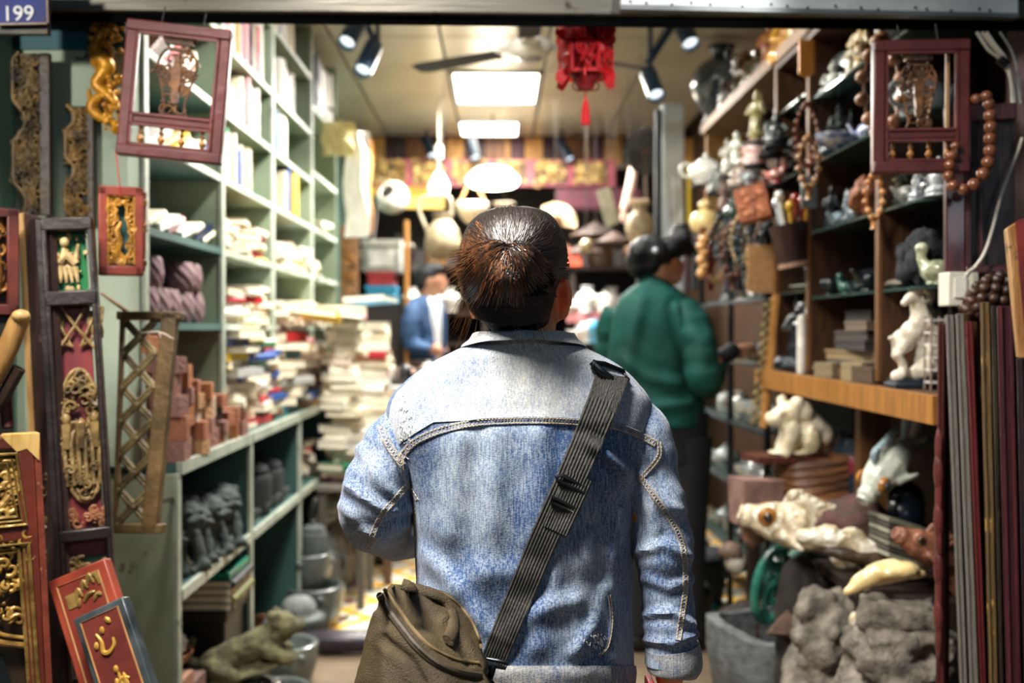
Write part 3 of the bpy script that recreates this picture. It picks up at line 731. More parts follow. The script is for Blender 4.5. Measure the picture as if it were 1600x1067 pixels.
def ram():
    """ram rearing over a rock, curled horns, head turned left"""
    p = [('e', (-.02, 0, .50), (.15, .12, .12), (0, -.75, 0)), ('e', (-.12, 0, .40), (.13, .12, .13)), ('e', (.08, 0, .62), (.12, .11, .13)),
         ('t', [(-.15, -.06, .36), (-.22, -.07, .24), (-.15, -.07, .14), (-.16, -.07, .03)], [.085, .05, .035, .03]), ('t', [(-.13, .06, .36), (-.17, .07, .24), (-.10, .07, .14), (-.11, .07, .03)], [.085, .05, .035, .03]),
         ('t', [(.12, -.06, .58), (.22, -.07, .50), (.20, -.08, .38)], [.06, .038, .03]), ('t', [(.12, .06, .58), (.26, .07, .56), (.28, .06, .44)], [.06, .038, .03]),
         ('t', [(.07, 0, .68), (.03, -.01, .82), (.0, -.03, .87)], [.10, .08, .075]), ('t', [(.0, -.03, .88), (-.10, -.05, .84), (-.15, -.06, .80)], [.075, .055, .035]),
         ('e', (-.25, 0, .43), (.05, .03, .03)), ('t', [(-.02, -.09, .92), (.05, -.11, .97)], [.025, .01]), ('t', [(-.02, .05, .92), (.05, .07, .97)], [.025, .01])]
    for s in (-1, 1):
        pts = [(.03 + .08 * cos(a) * (1 - a / 9), -.03 + s * (.075 + .015 * a), .86 + .085 * sin(a) * (1 - a / 9)) for a in [1.4 - k * .5 for k in range(-1, 10)]]
        p.append(('t', [(.03 + (.09 - k * .005) * cos(2.1 - k * .5), -.03 + s * (.07 + .008 * k), .87 + (.09 - k * .005) * sin(2.1 - k * .5)) for k in range(11)], [.036 - .0022 * k for k in range(11)]))
    for k, (x, z, r) in enumerate([(.22, .1, .16), (.1, .08, .13), (.3, .22, .13), (.22, .28, .12), (.05, .04, .1), (.33, .07, .12), (-.1, .02, .09), (-.2, .02, .08), (.28, .36, .09)]):
        p.append(('e', (x, (-1) ** k * .03, z), (r, r * .9, r * .85)))
    return blob(p, .016, .008, 14, 3, 1)
def fish(seed=0):
    return [('t', [(0, 0, 0), (.2, 0, .02), (.5, 0, .03), (.75, 0, .0), (.95, 0, .02)], [.11, .2, .24, .15, .07]), ('e', (-.02, 0, 0), (.09, .13, .13)),
            ('t', [(.92, 0, .02), (1.1, 0, .16)], [.07, .10]), ('t', [(.92, 0, 0), (1.1, 0, -.14)], [.07, .09]),
            ('t', [(.3, 0, .2), (.5, 0, .33), (.68, 0, .24)], [.05, .06, .03]), ('t', [(.35, -.2, -.05), (.55, -.3, -.12)], [.06, .03]), ('t', [(.35, .2, -.05), (.55, .3, -.12)], [.06, .03])]
def beads(n, r, rx, rz, jit=0, tassel=0):
    m = MB()
    for k in range(n):
        a = 2 * pi * k / n; m.ball((rx * sin(a), jit * sin(3 * a), -rz + rz * cos(a)), r, 10)
    m.tube([(rx * sin(2 * pi * k / 24), 0, -rz + rz * cos(2 * pi * k / 24)) for k in range(24)], r * .25, 5, closed=True)
    if tassel:
        m.lathe([(0, -2 * rz - tassel), (r * 1.1, -2 * rz - tassel), (r * .7, -2 * rz - r * 2), (r * .9, -2 * rz - r), (0, -2 * rz - r * .6)], 10)
    return m
def boulder(seed, r=(.5, .4, .4), k=6, amp=.12):
    rn = random.Random(seed)
    return blob([('e', (rn.uniform(-.3, .3) * r[0], rn.uniform(-.3, .3) * r[1], r[2] + rn.uniform(-.3, .3) * r[2]), tuple(q * rn.uniform(.6, .8) for q in r)) for _ in range(k)] + [('e', (0, 0, r[2] * .6), (r[0] * .8, r[1] * .8, r[2] * .6))], .035, amp, 3.5, seed)
PR = {}
PR['vase'] = [Proto('vase', [(None, vase(v), glaze('#d8d8cf'))], 'vase') for v in range(3)]
PR['teapot'] = Proto('teapot', teapot_parts(glaze('#e8e6dd')), 'teapot')
PR['bowl'] = Proto('bowl', [(None, bowl(), glaze('#d8d6cc'))], 'bowl')
PR['mortar'] = Proto('stone_mortar', [(None, mortar(), stone('#59605c', '#454b49'))], 'mortar')
PR['jar'] = Proto('lidded_jar', jar_parts(stone('#4f5654', '#3c4241')), 'jar')
PR['buddha'] = [Proto('seated_figure', [(None, seated(v, 1 + .15 * v), glaze('#8a8f88'))], 'figurine') for v in range(2)]
PR['figure'] = [Proto('standing_figure', [(None, standing(v), glaze('#a59a70'))], 'figurine') for v in range(2)]
PR['lion'] = [Proto('stone_lion', [(None, lion(v), stone('#4c5450', '#363d3a'))], 'statue') for v in range(2)]
PR['duck'] = Proto('duck_figurine', [(None, duck(), glaze('#22303a'))], 'figurine')
PR['rock'] = [Proto('ornamental_rock', [(None, boulder(v + 3), stone('#5d5c56', '#3d3c38'))], 'rock') for v in range(3)]
PR['beads'] = [Proto('bead_string', [(None, beads(22, .011, .05, .13, .01), mat('#1f3a46', '#142830', .3))], 'beads'), Proto('bead_string', [(None, beads(14, .017, .05, .12, .01, .05), mat('#b08a5a', '#8a6238', .35))], 'beads')]
def rc(p, c, c2=None, kind='glaze'):
    m = glaze(c, c2) if kind == 'glaze' else stone(c, c2) if kind == 'stone' else mat(c, c2, .35, .7, 12, .3) if kind == 'metal' else wood(c, c2)
    return {p.name: m, 'body': m, 'lid': m, 'handle': m, 'spout': m}
def put(kind, label, loc, rz=0, sc=.2, c=None, c2=None, fin='glaze', v=0, group=None, rot=None):
    p = PR[kind]; p = p[v % len(p)] if isinstance(p, list) else p
    return p.put(label, loc, rz, sc, group, rc(p, c, c2, fin) if c else None, rot)

# ------------------------------------------------------------------ left: stone things on the cabinet shelf and on the floor
SH = .6205
def onpx(px, D, z): return Vector(((px - 780) * D / F, D, z))
G = 'guardian beasts in the nearest cabinet'
for k, (px, D, s, rz, v) in enumerate([(283, 2.93, .17, 1.2, 0), (303, 3.02, .24, 1.0, 1), (325, 3.12, .20, .9, 0), (345, 3.22, .21, 1.2, 1), (368, 3.36, .22, .8, 0)]):
    put('lion', f'dark stone guardian beast, {ORD[k + 1]} from the opening, on the nearest cabinet shelf', onpx(px, D, SH) + Vector((-.05, 0, 0)), rz, (s * 1.25, s * 1.2, s * .95), v=v, c='#4a5451', c2='#323a38', fin='stone')
put('rock', 'small pale stone base standing before the guardian beasts', (-.965, 2.97, SH), 0, (.10, .16, .07), c='#8a8468', fin='stone')
for k, (y, z, s) in enumerate([(3.37, 0, .085), (3.47, 0, .085), (3.37, .076, .085), (3.47, .076, .085), (3.0, 0, .1), (3.1, 0, .1), (3.0, .12, .1), (3.12, .12, .1)]):
    x = -1.04 if k < 4 else -1.16
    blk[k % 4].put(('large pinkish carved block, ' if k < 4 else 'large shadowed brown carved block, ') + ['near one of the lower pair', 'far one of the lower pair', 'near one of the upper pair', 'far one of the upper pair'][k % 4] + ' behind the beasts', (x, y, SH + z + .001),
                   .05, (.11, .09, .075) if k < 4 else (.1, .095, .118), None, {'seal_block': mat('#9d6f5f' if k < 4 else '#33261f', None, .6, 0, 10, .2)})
for k, (y, s, kind, c) in enumerate([(3.66, .20, 'jar', '#20262a'), (3.80, .17, 'lion', '#3d4649'), (3.93, .24, 'jar', '#171c20'), (4.05, .16, 'lion', '#565f60'), (4.19, .22, 'jar', '#22282b'), (4.32, .18, 'lion', '#2f373a')]):
    put(kind, f'dark stone {"lidded pot" if kind == "jar" else "crouched beast"}, {ORD[k + 1]} from the near end of the middle cabinet shelf', (-1.0, y, SH), .9, s, c=c, fin='stone', v=k)
for k, y in enumerate((3.74, 3.92, 4.1, 4.26)):
    put('bowl', f'grey stone bowl in front of the dark pots, {ORD[k + 1]} along the middle cabinet shelf', (-.94, y, SH), 0, (.09, .09, .10), c='#6b7473', fin='stone')
stack(-1.05, 4.62, SH, 7, 'near pile, farthest cabinet shelf', 'books on the farthest cabinet shelf', ['red', 'pink', 'white', 'dark red'], slide=.02)
stack(-1.02, 4.95, SH, 8, 'far pile, farthest cabinet shelf', 'books on the farthest cabinet shelf', ['red', 'white', 'cream', 'pink', 'red'], slide=.03)
# below the shelf, nearest compartment
t = thing('wooden_chest', 'black wooden chest under the nearest cabinet shelf, a green book on its lid', 'chest', (-1.06, 3.42, 0))
ch = MB().box((0, 0, .20), (.30, .24, .36)); obj('chest_body', ch, wood('#1d1a1a', '#120f0f', .4), t, bevel=.006)
obj('lid', MB().box((0, 0, .40), (.32, .26, .04)), wood('#2a211e'), t, bevel=.006)
ft = MB(); [ft.box((sx * .13, sy * .1, .01), (.03, .03, .02)) for sx in (-1, 1) for sy in (-1, 1)]; obj('foot', ft, wood('#1d1a1a'), t)
for k, c in enumerate(['black', 'olive', 'tan', 'black']):
    book(f'{c} album lying on the black chest, {ORD[k + 1]} from the bottom, under the green book', None, (-1.0, 3.54, .4205 + k * .025 + .012), (.24, .024, .25), (radians(90), 0, 0), c)
gb = thing('picture_book', 'green picture book with orange drawing lying on the black chest', 'book', (-.99, 3.42, .5215))
obj('cover', MB().box((0, 0, .012), (.20, .25, .024)), mat('#1f8a6a', '#1a7a60', .35), gb, bevel=.002)
dr = MB(); dr.ball((-.02, -.03, .0245), (.04, .05, .001), 14); dr.ball((.03, .04, .0245), (.02, .03, .001), 12); obj('drawing', dr, mat('#d08a3c', '#c06a30', scale=30), gb)
for k, (px, D, z, s, c, c2) in enumerate([(291, 2.98, .40, .15, '#8a5636', '#5c3a26'), (288, 2.96, .30, .14, '#3a2c26', '#2a201c')]):
    pass
st = Proto('brick_block', [(None, block_mesh(9), mat('#a0705a', '#7b5546', .7, 0, 8, .3))], 'block')
for k in range(11):
    l, c = divmod(k, 2)
    st.put(f'rough pink brick in the pile under the nearest cabinet shelf, {ORD[l + 1]} layer, {["near", "far"][c]} end', (-.99 + .012 * (k % 3), 2.90 + c * .16, .0005 + l * .056), .03 * (k % 3 - 1), (.13, .145, .055), None,
           {'brick_block': mat(['#a0705a', '#8a6a60', '#b58468', '#7a5a4c'][k % 4], None, .7, 0, 8, .3)})
put('bowl', 'copper brown tray bowl on top of the pink brick pile', (-.99, 2.97, .337), 0, (.15, .15, .10), c='#9a6238', c2='#6a4026', fin='metal')
put('rock', 'pale scholar stone lying on the copper brown tray', (-.98, 2.97, .375), .4, (.10, .12, .09), c='#a59a90', fin='stone', v=1)
put('jar', 'brown lidded box pot beneath the nearest cabinet shelf, against its back', (-1.17, 3.02, 0), 0, (.16, .16, .42), c='#4d3528', fin='stone')
# on the floor along the cabinets
def fl(px, D, z=0): return onpx(px, D, z)
put('bowl', 'round brown copper pot on the floor beside the middle cabinet', fl(412, 4.20), 0, (.17, .17, .24), c='#6d4a34', c2='#4e3324', fin='metal')
beast = obj('stone_beast', blob([('t', [(-.2, 0, .12), (0, 0, .16), (.18, 0, .18)], [.10, .10, .11]), ('e', (.28, -.01, .25), (.10, .10, .10)), ('e', (.37, -.01, .22), (.06, .07, .05)),
      ('e', (.26, -.08, .33), (.03, .02, .04)), ('e', (.26, .06, .33), (.03, .02, .04)), ('t', [(.16, -.09, .14), (.28, -.13, .05)], [.06, .04]), ('t', [(.16, .09, .14), (.28, .13, .05)], [.06, .04]),
      ('t', [(-.2, -.08, .12), (-.08, -.15, .05)], [.07, .04]), ('t', [(-.2, .08, .12), (-.08, .15, .05)], [.07, .04]), ('t', [(-.28, 0, .12), (-.36, .05, .2), (-.3, .05, .3)], [.05, .04, .03]),
      ('e', (0, 0, .03), (.36, .17, .03))] + [('e', (.22 + .03 * (k % 2), .09 * cos(k * .9), .25 + .09 * sin(k * .9)), (.035, .035, .035)) for k in range(7)], .013, .010, 14, 4), stone('#6d6a4a', '#474630'), loc=P(388, 1052, 3.28))
beast.scale = (.50, .50, .50)
beast.rotation_euler = (0, radians(-12), .25)
put('rock', 'flat topped grey block carrying the mossy stone beast', (beast.location.x, 3.28, 0), 0, (.34, .26, beast.location.z * 1.12), c='#4a4c48', v=2)
tag(beast, 'moss coloured stone beast crouching on a grey block before the nearest cabinet', 'statue')
put('mortar', 'grey round stone basin on the floor behind the mossy beast', fl(446, 3.80), .3, (.24, .23, .26), c='#636a67')
put('rock', 'ribbed pale grey rock in front of the domed stone', fl(432, 4.10, .0), .5, (.15, .13, .22), c='#7a8284', fin='stone')
d = thing('domed_stone', 'domed stone lid resting on a grey basin, middle of the floor row', 'stone', fl(466, 4.32), sc=.62)
obj('basin', MB().lathe(prof([(0, 0), (.12, 0), (.17, .06), (.19, .16), (.17, .18), (.14, .16), (0, .14)], 4), 32), stone('#4d5452', '#3c4341'), d)
obj('lid', MB().lathe(prof([(.17, .17), (.13, .19), (.12, .25), (.08, .30), (0, .32)], 5), 32), stone('#7b7f7c', '#5f6462'), d)
put('mortar', 'large dark stone mortar, lower of the stacked pair by the aisle', fl(490, 4.55), 0, (.27, .27, .31), c='#474e4c')
put('mortar', 'dark stone mortar set inside the larger mortar by the aisle', fl(482, 4.56, .17), 1, (.22, .22, .27), c='#4d5553')
put('jar', 'cylindrical grey stone jar standing in the stacked mortars', fl(490, 4.57, .31), .7, (.14, .14, .17), c='#5c6563', fin='stone')
put('rock', 'pumpkin shaped pale stone behind the cylindrical jar', fl(503, 4.95, .375), 0, (.17, .15, .19), c='#767d7a', v=1)
put('jar', 'plain stone pedestal under the pumpkin shaped stone', fl(503, 4.95, 0), 0, (.22, .20, .38), c='#59605e', fin='stone')
put('rock', 'small rounded grey stone between the jar and the cabinet', fl(452, 4.75, .0), 2, (.2, .2, .42), c='#444b49', v=2)
put('lion', 'grey beast head rising behind the copper pot', fl(440, 4.80, .0), .9, .42, c='#3c3a3a', fin='stone')
put('mortar', 'pale grey trough by the aisle, farther than the mortars', fl(548, 5.40), 0, (.26, .3, .6), c='#7a7c78')
put('rock', 'large brownish boulder under the tower bench', fl(516, 5.05, .0), 0, (.30, .28, .56), c='#6a655c', fin='stone')
put('rock', 'round grey stone at the edge of the patterned tiles', fl(578, 5.75), 0, (.3, .3, .30), c='#52585a', v=1)
tag(obj('stone_roller', MB().tube([(-.22, 0, .035), (-.14, 0, .045), (0, 0, .05), (.14, 0, .045), (.22, 0, .03)], [.02, .04, .048, .04, .018], 16), mat('#332c38', '#221e28', .35, 0, 20), loc=fl(520, 4.15)), 'dark purple stone roller lying on the floor by the tiles', 'stone')
put('mortar', 'round dark basin with curved rim in the floor corner', fl(430, 3.52), 0, (.24, .24, .14), c='#59605c')
put('lion', 'small pale beast head beside the mossy beast', fl(408, 3.46, 0), .6, .15, c='#7d7c66', fin='stone', v=1)

# ================================================================== right: cabinet, shelving, curios
mw = wood('#4c2e14', '#321d0c', .5); mwd = wood('#4a2c12', '#33200e', .5); medge2 = wood('#6b4722', '#523417', .5); mblk = mat('#15191c', '#0d1012', .4, .4)
def glassm():
    m = mat('#5f7a74', '#5f7a74', .06, 0, 3, trans=.75); return m
XF, XB = 1.15, 1.47
RB = [2.68, 2.99, 3.67, 4.10]
cab = thing('display_cabinet', 'brown wooden display cabinet with glass shelves along the right side', 'cabinet')
for k, y in enumerate(RB):
    xa = XF if k else 1.41
    obj('side_panel', MB().box(((xa + XB) / 2, y, 1.805), (XB - xa, .02, 1.22)), mw, cab)
    if k: obj('edge_strip', MB().box((XF - .006, y, 1.805), (.012, .026, 1.22)), medge2, cab)
obj('back_panel', MB().box((XB + .01, 3.39, 1.805), (.02, 1.44, 1.22)), mw, cab)
ct = MB().box((1.29, 3.27, 1.160), (.42, 1.70, .05)); obj('countertop', ct, mw, cab)
obj('counter_fascia', MB().box((1.075, 3.27, 1.152), (.03, 1.70, .07)), wood('#9c6a2a', '#7c501c', .5, wear='#3a2a18', wamt=.68), cab)
for y, x_ in ((3.22, 1.21), (4.06, 1.21), (2.50, 1.44)): obj('post', MB().box((x_, y, .5685), (.09, .05, 1.137)), wood('#5e3d1c', '#452b12'), cab)
obj('top_board', MB().box((1.31, 3.39, 2.428), (.34, 1.46, .02)), mw, cab)
zs = {0: [1.47, 1.71, 1.96, 2.2], 1: [1.47, 1.71, 1.96, 2.2], 2: [1.50, 1.96, 2.24]}
for b, l in zs.items():
    for z in l:
        y0, y1 = RB[b] + .012, RB[b + 1] - .012
        # quarter-round front corner, as the glass shelves in the picture
        poly = [(XB - .002, y0), (XF + .06, y0)] + [(XF + .06 - .06 * sin(a), y0 + .06 - .06 * cos(a)) for a in (.5, 1.0, pi / 2)] + [(XF, y1), (XB - .002, y1)]
        m = MB(); n = len(poly)
        m.add([(x, y, z - .008) for x, y in poly] + [(x, y, z) for x, y in poly], [tuple(range(n))[::-1], tuple(range(n, 2 * n))] + [(i, (i + 1) % n, (i + 1) % n + n, i + n) for i in range(n)])
        obj('glass_shelf', m, glassm(), cab, smooth=False)
# the high shelf running back over everything
hs = thing('high_shelf', 'long high wooden shelf running back above the right side', 'shelf')
obj('board', MB().box((1.38, 4.86, 2.465), (.47, 1.44, .035)), wood('#7a6048', '#5c4632', .55), hs)
obj('edge_strip', MB().box((1.14, 4.40, 2.468), (.02, 2.36, .05)), wood('#8f745c', '#735a44', .6), hs)
obj('end_board', MB().box((1.30, 5.58, 2.14), (.28, .03, .60)), wood('#b58a50', '#94703e'), hs)
for y in (4.3, 5.0): obj('bracket', MB().box((1.45, y, 2.36), (.30, .03, .17)), wood('#5a4028'), hs)
# black open shelving behind
bs = thing('metal_shelving', 'black metal shelving with glass boards beyond the wooden cabinet', 'shelf')
for y in (4.18, 4.85, 5.55):
    for x in (1.13, 1.50): obj('post', MB().box((x, y, 1.0), (.025, .025, 2.0)), mblk, bs)
for z in (.30, .62, .92, 1.21, 1.50, 1.80):
    obj('glass_shelf', MB().box((1.315, 4.865, z - .005), (.36, 1.34, .01)), glassm(), bs)
    for x in (1.13, 1.50): obj('rail', MB().box((x, 4.865, z - .018), (.02, 1.37, .016)), mat('#59646a', '#39444a', .3, .6), bs)
bp = thing('back_board', 'dark board closing the back of the black metal shelving', 'board'); obj('board', MB().box((1.56, 4.86, 1.2), (.02, 1.4, 2.4)), mat('#1c1f20', '#141617'), bp)

def at(px, z, x=1.22): return Vector((x, x * F / (px - 780), z + .0005))
# --- cabinet, middle bay
put('buddha', 'white glazed crouching figure on the top glass shelf, beside the round plate', at(1303, 2.2), -.6, .13, '#b9bdb6')
pl = obj('plate', MB().lathe([(0, 0), (.5, .02), (.9, .14), (1, .18), (.98, .2), (.88, .16), (.48, .05), (0, .04)], 36), glaze('#2f3a3c', '#46504e'), loc=at(1322, 2.2, 1.26) + Vector((0, 0, .085))); pl.scale = (.08,) * 3; pl.rotation_euler = (radians(75), 0, -.9)
tag(pl, 'dark round plate standing on edge on the top glass shelf', 'plate')
put('figure', 'gold and cream standing figurine on the top glass shelf', at(1345, 2.2), -.8, .18, '#c79a46', '#e6dcc0')
put('figure', 'cream figurine next to the gold one on the top glass shelf', at(1330, 2.2, 1.19), -.8, .11, '#d7cfb4')
put('bowl', 'blue and white porcelain boat bowl on the second glass shelf', at(1330, 1.96, 1.21), 0, (.24, .14, .12), '#d5dbe2', '#31549f')
put('duck', 'dark glazed duck on the second glass shelf by the blue bowl', at(1296, 1.96, 1.19), 2.4, .12, '#1c2a36')
put('figure', 'grey carved figurine behind the blue and white bowl', at(1312, 1.96, 1.24), 0, .2, '#4c5452')
put('teapot', 'small blue and white teapot at the end of the second glass shelf', at(1362, 1.96, 1.20), 2.5, .09, '#cfd6dd', '#3c5fa5')
for k, (px, kd, c, s) in enumerate([(1300, 'figure', '#2a3238', .15), (1313, 'duck', '#9fb0bc', .13), (1327, 'buddha', '#3a4650', .13), (1340, 'duck', '#1e262c', .12)]):
    put(kd, f'shiny dark and silver figurine, {ORD[k + 1]} from the left on the third glass shelf', at(px, 1.71), -.7 + k, s, c, '#8fa3b0' if k % 2 else None)
put('rock', 'orange brown carved lump at the right of the third glass shelf', at(1358, 1.71, 1.2), 0, (.12, .12, .16), '#9d5a30', '#6c3a1e', 'wood')
for k, (px, c, rz, s) in enumerate([(1296, '#161c20', 2.6, .17), (1324, '#2c5a50', 2.2, .10), (1340, '#2a3c3e', .5, .10), (1362, '#141a1e', .3, .17)]):
    put('duck', f'{["black red-billed", "green", "dark teal", "glossy black"][k]} duck figurine on the lowest glass shelf, middle bay', at(px, 1.47), rz, s, c)
# inkstones and boxes on the counter, middle bay
slab = Proto('inkstone_box', [('root', MB().box((0, 0, .35), (1, 1, .7)), wood('#2d211c')), ('lid', MB().box((0, 0, .86), (1.03, 1.03, .28)), wood('#2d211c'))], 'box')
z = 1.186
for k, (c, w_, d_, h_, dx) in enumerate([('#a88a62', .22, .52, .03, 0), ('#201c1c', .2, .46, .028, .01), ('#8a7450', .18, .40, .034, 0), ('#2a2526', .16, .34, .034, .02), ('#3b302c', .17, .26, .03, 0), ('#6a5a48', .14, .24, .032, .01), ('#1e1a1c', .12, .2, .034, 0)]):
    slab.put(f'flat wooden inkstone box, {ORD[k + 1]} from the bottom of the pile on the counter', (1.27 - dx, 3.33 + .02 * (-1) ** k, z + .0006), .06 * (-1) ** k, (w_, d_, h_), None, {'inkstone_box': wood(c), 'lid': wood(c)}); z += h_ + .001
for k, (px, c, h_, zz) in enumerate([(1300, '#8a7a5e', .05, 1.219), (1345, '#9a8a68', .06, 1.219), (1362, '#5b4a3a', .05, 1.219)]):
    slab.put(f'small wooden block box leaning by the inkstone pile, {ORD[k + 1]} from the left', at(px, 1.1862, 1.145), .3, (.06, .10, h_), None, {'inkstone_box': wood(c), 'lid': wood(c)})
# --- far bay of the cabinet
put('buddha', 'white laughing seated figure on the far bay top shelf', at(1234, 2.24, 1.21), -.9, .17, '#cfd4d2')
put('figure', 'silver figure lying among red tassels on the far bay shelf', at(1236, 1.96, 1.19), 0, .15, '#9fa5a4')
put('duck', 'small red and silver bird on the far bay shelf', at(1252, 1.96, 1.18), 2, .12, '#8c2630', '#c9c9c6')
plt = obj('plate', MB().lathe([(0, 0), (.5, .02), (.9, .14), (1, .18), (.97, .2), (.88, .17), (.48, .06), (0, .05)], 36), glaze('#dcdcd4'), loc=(1.25, 3.90, 1.5005)); plt.scale = (.11,) * 3
tag(plt, 'white plate under two dark ducks in the far bay', 'plate')
put('duck', 'dark duck on the white plate, nearer the upright', (1.22, 3.86, 1.508), 2, .11, '#20262c')
put('duck', 'dark duck on the white plate, nearer the wall', (1.26, 3.96, 1.508), 1, .12, '#262c30')
for k, (x, y, s) in enumerate([(1.2, 3.98, .27), (1.22, 3.88, .33), (1.2, 3.78, .22)]):
    put('figure', f'tall black carved figure on the far counter, {["farthest", "middle and tallest", "nearest and shortest"][k]} of three', (x, y, 1.186), -.8, s, '#16202a', '#0d141a')
vb = obj('candle_tube', MB().lathe([(0, 0), (.016, 0), (.017, .01), (.017, .2), (.012, .215), (0, .22)], 20), mat('#e2dfd4', rough=.3), loc=(1.125, 3.69, 1.186)); tag(vb, 'slim white tube standing by the middle cabinet upright', 'tube')
for k in range(4):
    put('rock', f'dark blue crystal lump in the row on the far counter, {ORD[k + 1]} from the left', (1.14, 4.0 - k * .08, 1.186), k, (.07, .07, .07), '#1f3440', '#122028', v=k)
# --- near bay
for k, (px, kd, c, c2, s) in enumerate([(1404, 'figure', '#8a8460', '#26404a', .14), (1422, 'duck', '#20282e', '#b9b9b2', .13), (1440, 'buddha', '#c2c8cc', '#33424c', .12), (1458, 'duck', '#1c2228', None, .13), (1470, 'buddha', '#aab2b6', None, .11)]):
    put(kd, f'glossy black and white figurine, {ORD[k + 1]} from the left on the near bay upper shelf', at(px, 1.71, 1.2), -.6 + k * .7, s, c, c2)
for k, (px, c, s) in enumerate([(1405, '#c0b8a8', (.09, .09, .035)), (1425, '#252b30', (.13, .12, .17)), (1447, '#2c3236', (.12, .12, .2))]):
    put('rock', f'{["pale flat", "dark jagged", "tall dark"][k]} rock carving on the near bay lower shelf', at(px, 1.47, 1.2), k, s, c, None, 'stone', v=k)
put('duck', 'white and green bird perched right of the dark rock carving', at(1467, 1.47, 1.2), 2.4, .15, '#bfc2a8', '#7f8a66')
put('bowl', 'white bowl on the near bay top shelf behind the right window frame', at(1400, 2.2, 1.2), 0, .12, '#b8c4c8')
put('teapot', 'pale handled jug behind the right window frame', at(1440, 1.96, 1.22), .4, .16, '#c4cacb')
for k, (px, c) in enumerate([(1392, '#b9c0c2'), (1410, '#2a343a')]):
    put('figure', f'{["pale", "dark"][k]} figure seen through the right window frame', at(px, 1.96, 1.24), 0, .16, c)
rm = obj('ram_figurine', ram(), mat('#dcd6c6', '#c6bda8', .35, 0, 6, .1, 40, sss=0), loc=P(1428, 590, 2.80)); rm.location.z = 1.186 + .028; rm.scale = (.262,) * 3; rm.rotation_euler = (0, 0, .12)
tag(rm, 'white ceramic ram rearing over rocks, standing on a dark base', 'figurine')
b = thing('figurine_stand', 'dark blue base under the white ceramic ram', 'base', rm.location - Vector((0, 0, .028))); obj('plinth', MB().box((.02, 0, .008), (.18, .09, .014)), mat('#1c2a36'), b, bevel=.003); obj('top_step', MB().box((.02, 0, .0195), (.16, .08, .009)), mat('#22323e'), b)
put('figure', 'second pale horned animal head behind the white ram', P(1452, 585, 2.95) * 1.0, .5, .27, '#a9a598')
bpy.data.objects[COL.objects[-1].name].location.z = 1.186
ra = thing('wire_rack', 'clear little rack with bright rungs right of the white ram', 'rack', P(1461, 585, 2.72)); ra.location.z = 1.186
m = MB(); [m.tube([(sx * .02, sy * .02, 0), (sx * .02, sy * .02, .2)], .003, 6) for sx in (-1, 1) for sy in (-1, 1)]; obj('post', m, mat('#b9a89c', rough=.2, metal=.5), ra)
for k in range(6): obj('rung', MB().box((0, 0, .02 + .034 * k), (.044, .044, .005)), mat('#e8e4e0', rough=.15), ra)
# --- hanging and standing things on the flank of the high shelf
tg = thing('wooden_plaque', 'bright varnished wooden plaque hanging above the white seated figure', 'plaque', P(1261, 88, 3.55))
obj('plaque_board', MB().slab([(-.028, -.06), (.0, -.078), (.028, -.06), (.028, .06), (-.028, .06)], .012), wood('#d89a4a', '#c48438', .2), tg, bevel=.002)
obj('cord', MB().tube([(0, .006, .06), (0, .01, .16)], .002, 6), mat('#2c2018'), tg)
def hang(v, px, py, D, sc, c, label, c2=None, group=None, rz=.3):
    PR['beads'][v].put(label, P(px, py, D), rz, sc, group, {'bead_string': mat(c, c2, .3)})
hang(0, 1261, 162, 3.52, .85, '#8a4f30', 'brown bead bracelet hanging just above the red and silver bird', '#5a2f1e')
hang(1, 1264, 215, 3.5, .75, '#b98a5c', 'pale brown bead string below the brown bracelet')
hang(1, 1366, 272, 2.9, .55, '#d9a066', 'creamy orange bead string right of the carved lump', '#b97a44')
hang(1, 1378, 60, 2.85, 1.2, '#9a6a48', 'long brown bead string hanging behind the left edge of the right window frame')
bc = ['#1f3a46', '#8a4f38', '#c9a06a', '#16242c', '#2f4a52', '#5a3428', '#d8b98a', '#20343c', '#3a4f4a', '#1b2a32', '#6b4538', '#12202a']
hexn = ['blue black', 'red brown', 'golden', 'black', 'slate', 'dark brown', 'pale cream', 'midnight', 'green grey', 'inky', 'cocoa', 'jet black']
for k in range(12):
    px = 1098 + k * 9.6
    hang(k % 2, px, 338 + (k % 3) * 6, 4.55 - k * .035, .8 + .1 * (k % 3), bc[k], f'{hexn[k]} bead string, {ORD[k + 1]} from the left in the row above the shelving')
for k, (px, c) in enumerate([(1110, '#8c1f22'), (1138, '#3a2a3c'), (1155, '#26303c'), (1085, '#2a3038'), (1072, '#4a3a44')]):
    tg = thing('tassel', ['red', 'plum', 'slate blue', 'dark grey', 'mauve'][k] + ' tassel hanging below the bead strings', 'tassel', P(px, 385, 4.5))
    obj('knot', MB().ball((0, 0, 0), .014, 10), mat(c), tg); obj('fringe', MB().tube([(0, 0, -.01), (0, 0, -.04), (0, 0, -.2)], [.008, .012, .015], 8), mat(c, None, .8, 0, 60, .4, 200, stretch=(8, 8, .5)), tg)
gd = thing('bottle_gourd', 'round cream gourd hanging left of the bead strings', 'gourd', P(1101, 348, 4.55))
obj('gourd_body', MB().lathe(prof([(0, -.06), (.05, -.045), (.068, 0), (.05, .045), (.02, .058), (.03, .075), (.028, .09), (.008, .105), (0, .11)], 4), 24), mat('#d8c68e', '#c2ac70', .3), gd)
obj('cord', MB().tube([(0, 0, .1), (0, 0, .2)], .003, 6), mat('#7a2a22'), gd)
for k in range(6):
    tag(obj('wooden_bead', MB().ball((0, 0, 0), .024, 12), mat('#d2a56c', '#b98a50', .35), loc=P(1100 - (k % 2) * 4, 375 + k * 10.5, 4.45)), f'large light wooden bead, {ORD[k + 1]} from the top of the short column under the cream gourd', 'bead', 'beads under the cream gourd')
tx = thing('carved_box', 'orange brown carved wooden box tilted on the flank of the high shelf', 'box', P(1186, 342, 4.0))
